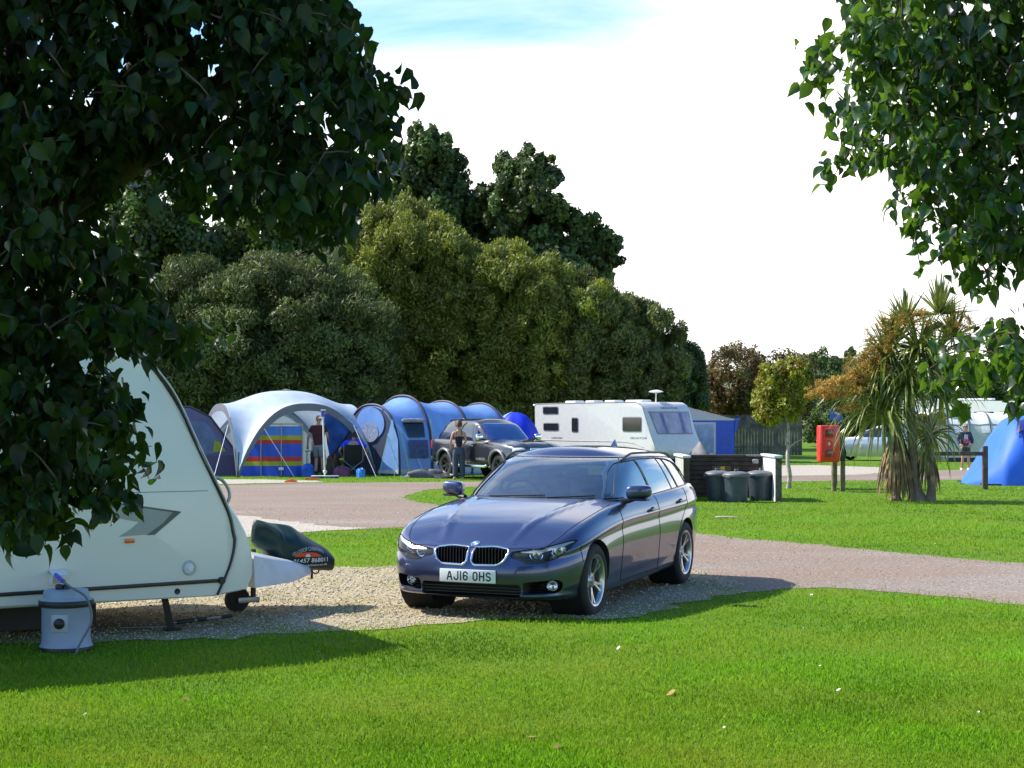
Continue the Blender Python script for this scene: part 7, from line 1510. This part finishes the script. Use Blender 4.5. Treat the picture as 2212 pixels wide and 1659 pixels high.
def camp_chair():
    p = G(760, 1028)+Vector((0, .35, 0)); root = thing('camp_chair', 'black folding camp chair with the man in blue seated in it', 'camp chair', p, R(8)); cl = pm('chair_black', (.012, .012, .015), rough=.75, var=.3, bump=.2)
    MB().grid(lambda u, v: (.29*(2*u-1)*(1-.12*v), -.20-.16*v-.05*math.cos(math.pi*(u-.5)), .40+.55*v), 9, 9).build('backrest', cl, root, 60); MB().grid(lambda u, v: (.28*(2*u-1), -.20+.48*v, .44-.06*math.sin(math.pi*u)*math.sin(math.pi*v)), 9, 9).build('seat', cl, root, 60)
    for a, b in (((-.29, -.22, .46), (.27, .28, 0)), ((.29, -.22, .46), (-.27, .28, 0)), ((-.29, .28, .46), (.27, -.3, 0)), ((.29, .28, .46), (-.27, -.3, 0)), ((-.27, -.3, 0), (.29, -.3, .46)), ((.27, -.3, 0), (-.29, -.3, .46))): MB().tube([a, b], .011, 6).build('leg', steel, root)
    for s in (1, -1): MB().tube([(s*.29, -.36, .95), (s*.29, -.22, .46)], .012, 6).build('back_post', steel, root); MB().box((s*.31, .02, .62), (.06, .5, .025), r=.01).build('armrest', cl, root)
camp_chair()
# ---------------------------------------------------------------- people
def skin(name, J, E, mat, parent, root=0, sub=2):
    """J: joint -> (pos, radius[, radius2]); E: pairs; one continuous skinned surface"""
    ks = list(J); me = bpy.data.meshes.new(name); me.from_pydata([J[k_][0] for k_ in ks], [(ks.index(a), ks.index(b)) for a, b in E], [])
    o = bpy.data.objects.new('tmp', me); COL.objects.link(o); o.modifiers.new('s', 'SKIN'); sv = me.skin_vertices[0].data
    for i, k_ in enumerate(ks): r = J[k_][1]; sv[i].radius = (r, J[k_][2] if len(J[k_]) > 2 else r); sv[i].use_root = (i == root)
    m_ = o.modifiers.new('u', 'SUBSURF'); m_.levels = sub; m_.render_levels = sub
    dg = bpy.context.evaluated_depsgraph_get(); dg.update(); out = bpy.data.meshes.new_from_object(o.evaluated_get(dg)); bpy.data.objects.remove(o)
    for p in out.polygons: p.use_smooth = True
    out.materials.clear(); return link(name, out, mat, parent)
SKIN = pm('skin', (.48, .25, .17), rough=.5, var=.06, scale=9)
def person(label, loc, rz, h, J, top=None, legs=None, hair=None, skinm=SKIN, extras=None):
    """J gives joint positions in metres for a 1.75 m figure: facing -y... front is +y here (seen from behind)"""
    root = thing('person', label, 'person', loc, rz); s = h/1.75; K = {}
    for k_, v in J.items(): K[k_] = (tuple(c*s for c in v[0]), *[r*s for r in v[1:]])
    E = [('pelvis', 'waist'), ('waist', 'chest'), ('chest', 'neck0'), ('neck0', 'neck1'), ('neck1', 'head0'), ('head0', 'head1'), ('head1', 'head2')]
    for q in 'lr':
        E += [('chest', 'sho'+q), ('sho'+q, 'elb'+q), ('elb'+q, 'wri'+q), ('wri'+q, 'palm'+q), ('pelvis', 'hip'+q), ('hip'+q, 'knee'+q), ('knee'+q, 'ank'+q), ('ank'+q, 'toe'+q)]
        w, p = Vector(K['wri'+q][0]), Vector(K['palm'+q][0]); d = (p-w).normalized(); sd = d.cross(Vector((0, 1, .2))).normalized()
        for f in range(4):
            b = p+sd*(f-1.5)*.019*s; t = b+d*(.045+.012*(f in (1, 2)))*s; e = t+(d*.6+Vector((0, .6, 0))).normalized()*.035*s
            K['f%d%s' % (f, q)] = (tuple(t), .0085*s); K['g%d%s' % (f, q)] = (tuple(e), .007*s); E += [('palm'+q, 'f%d%s' % (f, q)), ('f%d%s' % (f, q), 'g%d%s' % (f, q))]
        t = w.lerp(p, .5)+sd*(.05*s)+d*.03*s; K['th'+q] = (tuple(t), .0095*s); E += [('palm'+q, 'th'+q)]
    skin('body', K, E, skinm, root)
    hd = Vector(K['head1'][0]); fwd = Vector(J['face'][0]) if 'face' in J else Vector((0, 1, 0))
    up = (Vector(K['head2'][0])-Vector(K['head0'][0])).normalized(); sd = fwd.cross(up).normalized(); A = Matrix((( *[sd.x, fwd.x, up.x], hd.x), (*[sd.y, fwd.y, up.y], hd.y), (*[sd.z, fwd.z, up.z], hd.z), (0, 0, 0, 1)))
    for q in (1, -1):
        MB().lathe([(.001, .012*s), (.018*s, .01*s), (.027*s, 0), (.02*s, -.01*s)], 12, A @ T(q*.078*s, -.005*s, -.012*s) @ Matrix.Rotation(q*math.pi/2, 4, 'Y')).build('ear', skinm, root, 60)
        MB().lathe([(.0005, .006*s), (.007*s, .004*s), (.010*s, 0)], 10, A @ T(q*.032*s, .088*s, .0) @ Matrix.Rotation(-math.pi/2, 4, 'X')).build('eye', ink, root, 60)
    MB().tube([A @ Vector((0, .085*s, .01*s)), A @ Vector((0, .108*s, -.028*s)), A @ Vector((0, .09*s, -.036*s))], [.008*s, .014*s, .010*s], 8).build('nose', skinm, root, 60)
    MB().box((0, 0, 0), (.045*s, .012*s, .010*s), M=A @ T(0, .082*s, -.062*s)).build('mouth', pm('lips', (.35, .13, .11)), root)
    if hair:
        hm, hs, ext = hair
        MB().grid(lambda u, v: tuple(A @ Vector(((.094+hs)*s*math.cos(2*math.pi*u)*math.sin(math.pi*v*.5*1.0)*(1+.05*math.sin(9*u*6.28)*v), (.112+hs)*s*math.sin(2*math.pi*u)*math.sin(math.pi*v*.5)-.010*s, (-.012+(.135+hs)*math.cos(math.pi*v*.5)+(.06 if math.sin(2*math.pi*u) > .1 else -ext)*v**2)*s+.01*s))), 40, 12, cu=True).build('hair', hm, root, 60)
    def cloth(name, part, edges, grow, mat):
        ks = []; [ks.append(k_) for e in edges for k_ in e if k_ not in ks]
        part = {**K, **part}; skin(name, {k_: (part[k_][0], *[r+grow*s for r in part[k_][1:]]) for k_ in ks}, edges, mat, root)
    sc = lambda a, b, t: tuple(Vector(K[a][0]).lerp(Vector(K[b][0]), t))
    return root, K, cloth, sc, s
ST = {'pelvis': ((0, 0, .92), .135, .10), 'waist': ((0, 0, 1.10), .125, .09), 'chest': ((0, -.01, 1.32), .155, .10), 'neck0': ((0, -.01, 1.46), .065), 'neck1': ((0, .0, 1.53), .055), 'head0': ((0, .02, 1.58), .062), 'head1': ((0, .02, 1.64), .080, .092), 'head2': ((0, .015, 1.70), .062, .07),
      'shol': ((-.19, -.01, 1.41), .058), 'elbl': ((-.26, -.02, 1.13), .042), 'wril': ((-.27, .06, .89), .028), 'palml': ((-.27, .08, .82), .026, .034), 'shor': ((.19, -.01, 1.41), .058), 'elbr': ((.26, -.02, 1.13), .042), 'wrir': ((.27, .06, .89), .028), 'palmr': ((.27, .08, .82), .026, .034),
      'hipl': ((-.09, 0, .86), .095), 'kneel': ((-.10, .02, .48), .06), 'ankl': ((-.11, -.02, .08), .042), 'toel': ((-.13, .14, .035), .035), 'hipr': ((.09, 0, .86), .095), 'kneer': ((.10, .02, .48), .06), 'ankr': ((.11, -.02, .08), .042), 'toer': ((.13, .14, .035), .035)}
def pose(**k_): d = dict(ST); d.update({a: (b, *d[a][1:]) if not isinstance(b[0], tuple) else b for a, b in k_.items()}); return d
hair_sh = pm('hair_shaved', (.34, .19, .14), rough=.7); hair_br = pm('hair_brown', (.085, .035, .018), rough=.6, var=.4, scale=18, bump=.5, bscale=60); hair_dk = pm('hair_dark', (.012, .01, .009), rough=.6, var=.3); hair_gr = pm('hair_grey', (.35, .32, .30), rough=.7)
# standing man, seen from behind, walking into the shelter
p = G(688, 1027); rt, K, cloth, sc, s = person('person with shaved head in maroon t-shirt and grey shorts, back turned, inside the dome shelter', p, R(-8), 1.84,
    pose(elbl=(-.29, -.05, 1.14), wril=(-.33, .0, .90), palml=(-.335, .02, .83), elbr=(.28, -.03, 1.15), wrir=(.27, .16, 1.02), palmr=(.25, .22, 1.0), kneel=(-.08, .10, .49), ankl=(-.05, -.12, .12), toel=(-.05, -.02, .03), kneer=(.12, .0, .48), ankr=(.14, -.03, .08), toer=(.15, .13, .035)), hair=(hair_sh, -.010, .03))
mar = pm('tshirt_maroon', (.065, .012, .022), rough=.85, var=.15, bump=.15, bscale=20); gsh = pm('shorts_grey', (.19, .21, .27), rough=.85, var=.2, bump=.2, bscale=18)
P2 = {'pelvis': ((0, 0, .86*s), .165*s, .125*s), 'waist': ((0, 0, 1.08*s), .145*s, .105*s), 'sl': (sc('shol', 'elbl', .62), .050*s), 'sr': (sc('shor', 'elbr', .62), .050*s)}
cloth('tshirt', P2, [('waist', 'pelvis'), ('waist', 'chest'), ('chest', 'neck0'), ('chest', 'shol'), ('shol', 'sl'), ('chest', 'shor'), ('shor', 'sr')], .018, mar)
P3 = {'kl': (sc('hipl', 'kneel', .98), .072*s), 'kr': (sc('hipr', 'kneer', .98), .072*s), 'hl': (K['hipl'][0], .105*s), 'hr': (K['hipr'][0], .105*s), 'wa': (tuple(Vector((0, 0, .99*s))), .135*s, .10*s)}
cloth('shorts', P3, [('pelvis', 'wa'), ('pelvis', 'hl'), ('hl', 'kl'), ('pelvis', 'hr'), ('hr', 'kr')], .020, gsh)
for q in 'lr': a, b = K['ank'+q][0], K['toe'+q][0]; MB().tube([Vector(a)+Vector((0, -.06, -.03)), Vector(a)+Vector((0, 0, -.03)), Vector(b)+Vector((0, .03, 0))], [.045, .052, .042], 10).build('shoe', black_pl, rt, 60)
# woman, seen from behind
p = G(991, 1036); rt, K, cloth, sc, s = person('person with short brown hair in black camisole and slate trousers, back turned by the pickup', p, R(6), 1.68,
    pose(shol=((-.165, -.01, 1.41), .045), shor=((.165, -.01, 1.41), .045), elbl=((-.24, -.06, 1.16), .034), wril=((-.24, .05, .97), .024), palml=((-.22, .10, .93), .022, .028), elbr=((.22, -.05, 1.16), .034), wrir=((.14, .12, 1.05), .024), palmr=((.10, .18, 1.04), .022, .028), chest=((0, -.01, 1.32), .125, .085), waist=((0, 0, 1.12), .105, .08), pelvis=((0, 0, .92), .14, .11), hipl=((-.085, 0, .86), .10), hipr=((.085, 0, .86), .10)), hair=(hair_br, .008, .06))
cam_ = pm('camisole_black', (.01, .01, .012), rough=.8); tro = pm('trousers_slate', (.055, .065, .10), rough=.85, var=.25, bump=.2, bscale=16)
P2 = {'ch': (tuple(Vector((0, -.012, 1.33))*s), .128*s, .092*s), 'hh': (tuple(Vector((0, 0, .93))*s), .135*s, .105*s)}
cloth('camisole', P2, [('waist', 'ch'), ('waist', 'hh')], .012, cam_)
for q in (1, -1): MB().tube(spline([(q*.075*s, -.10*s, 1.33*s), (q*.085*s, -.085*s, 1.42*s), (q*.09*s, -.01*s, 1.475*s), (q*.08*s, .08*s, 1.36*s)], 12), .006, 6).build('strap', cam_, rt, 60)
P3 = {'al': (tuple(Vector((-.105, -.01, .07))*s), .072*s), 'ar': (tuple(Vector((.115, -.01, .06))*s), .072*s), 'kl': (K['kneel'][0], .075*s), 'kr': (K['kneer'][0], .075*s), 'wa': (tuple(Vector((0, 0, 1.02))*s), .112*s, .09*s)}
cloth('trousers', P3, [('pelvis', 'wa'), ('pelvis', 'hipl'), ('hipl', 'kl'), ('kl', 'al'), ('pelvis', 'hipr'), ('hipr', 'kr'), ('kr', 'ar')], .016, tro)
for q in 'lr': a, b = K['ank'+q][0], K['toe'+q][0]; MB().tube([Vector(a)+Vector((0, -.05, -.035)), Vector(b)], [.04, .036], 10).build('shoe', pm('shoe_tan', (.35, .28, .20)), rt, 60)
# seated man in blue
p = G(760, 1028)+Vector((0, .40, 0)); rt, K, cloth, sc, s = person('person in bright blue t-shirt seated in the camp chair, leaning, back turned', p, R(8), 1.74,
    pose(pelvis=((0, -.02, .55), .15, .12), waist=(0, -.02, .74), chest=((.0, .05, .95), .18, .12), neck0=(.02, .10, 1.08), neck1=(.03, .13, 1.14), head0=(.03, .17, 1.18), head1=(.04, .18, 1.24), head2=(.04, .18, 1.30), shol=((-.22, .06, 1.02), .065), elbl=(-.42, .06, .80), wril=(-.36, .20, .64), palml=(-.34, .25, .60), shor=((.23, .06, 1.02), .065), elbr=(.46, .04, .78), wrir=(.34, .10, .62), palmr=(.29, .13, .60), hipl=(-.10, .02, .52), hipr=(.10, .02, .52), kneel=(-.16, .45, .50), kneer=(.16, .45, .50), ankl=(-.17, .50, .08), ankr=(.17, .50, .08), toel=(-.17, .64, .035), toer=(.17, .64, .035)), hair=(hair_dk, .006, .05))
P2 = {'pelvis': ((0, -.02*s, .50*s), .17*s, .13*s), 'waist': ((0, -.02*s, .74*s), .15*s, .11*s), 'sl': (sc('shol', 'elbl', .78), .062*s), 'sr': (sc('shor', 'elbr', .78), .062*s)}
cloth('tshirt', P2, [('waist', 'pelvis'), ('waist', 'chest'), ('chest', 'neck0'), ('chest', 'shol'), ('shol', 'sl'), ('chest', 'shor'), ('shor', 'sr')], .020, pm('tshirt_blue', (.015, .055, .70), rough=.85, var=.12, bump=.15, bscale=20))
P3 = {'kl': (K['kneel'][0], .075*s), 'kr': (K['kneer'][0], .075*s), 'al': (K['ankl'][0], .06*s), 'ar': (K['ankr'][0], .06*s)}
cloth('trousers', P3, [('pelvis', 'hipl'), ('hipl', 'kl'), ('kl', 'al'), ('pelvis', 'hipr'), ('hipr', 'kr'), ('kr', 'ar')], .015, pm('trousers_black', (.012, .012, .015), rough=.85))
for q in 'lr': a, b = K['ank'+q][0], K['toe'+q][0]; MB().tube([Vector(a)+Vector((0, -.05, -.035)), Vector(b)], [.045, .04], 10).build('shoe', black_pl, rt, 60)
# far walker coming towards the camera
p = G(2085, 1017); rt, K, cloth, sc, s = person('person walking towards the camera in navy jacket over pink and white top, bare legs', p, R(180), 1.55,
    pose(elbl=(-.27, .02, 1.14), wril=(-.20, .17, 1.02), palml=(-.15, .21, 1.0), elbr=(.28, -.03, 1.14), wrir=(.24, .14, 1.0), palmr=(.20, .19, .98), kneel=(-.09, .10, .49), ankl=(-.10, .10, .09), toel=(-.11, .25, .05), kneer=(.10, .04, .48), ankr=(.10, -.12, .10), toer=(.11, .02, .035)), hair=(hair_gr, .006, .05))
nv = pm('jacket_navy', (.018, .025, .075), rough=.7, var=.2)
cloth('jacket', {}, [('waist', 'pelvis'), ('waist', 'chest'), ('chest', 'neck0'), ('chest', 'shol'), ('shol', 'elbl'), ('elbl', 'wril'), ('chest', 'shor'), ('shor', 'elbr'), ('elbr', 'wrir')], .024, nv)
MB().grid(lambda u, v: ((-.07+.14*u)*s, (.125+.02*math.sin(math.pi*u))*s, (1.08+.30*v)*s), 7, 7).build('top', pm('top_white', (.6, .6, .62), rough=.8), rt, 60); MB().grid(lambda u, v: ((-.10+.20*u)*s, (.135+.025*math.sin(math.pi*u))*s, (1.06+.14*v)*s), 7, 5).build('waist_bag', pm('bag_pink', (.62, .03, .13), rough=.6), rt, 60)
P3 = {'kl': (sc('hipl', 'kneel', .7), .085*s), 'kr': (sc('hipr', 'kneer', .7), .085*s), 'wa': (tuple(Vector((0, 0, 1.0))*s), .13*s, .10*s)}
cloth('shorts', P3, [('pelvis', 'wa'), ('pelvis', 'hipl'), ('hipl', 'kl'), ('pelvis', 'hipr'), ('hipr', 'kr')], .018, pm('shorts_dark', (.035, .04, .04), rough=.85))
for q in 'lr': a, b = K['ank'+q][0], K['toe'+q][0]; MB().tube([Vector(a)+Vector((0, -.05, -.03)), Vector(b)], [.045, .04], 10).build('shoe', white_pl, rt, 60)
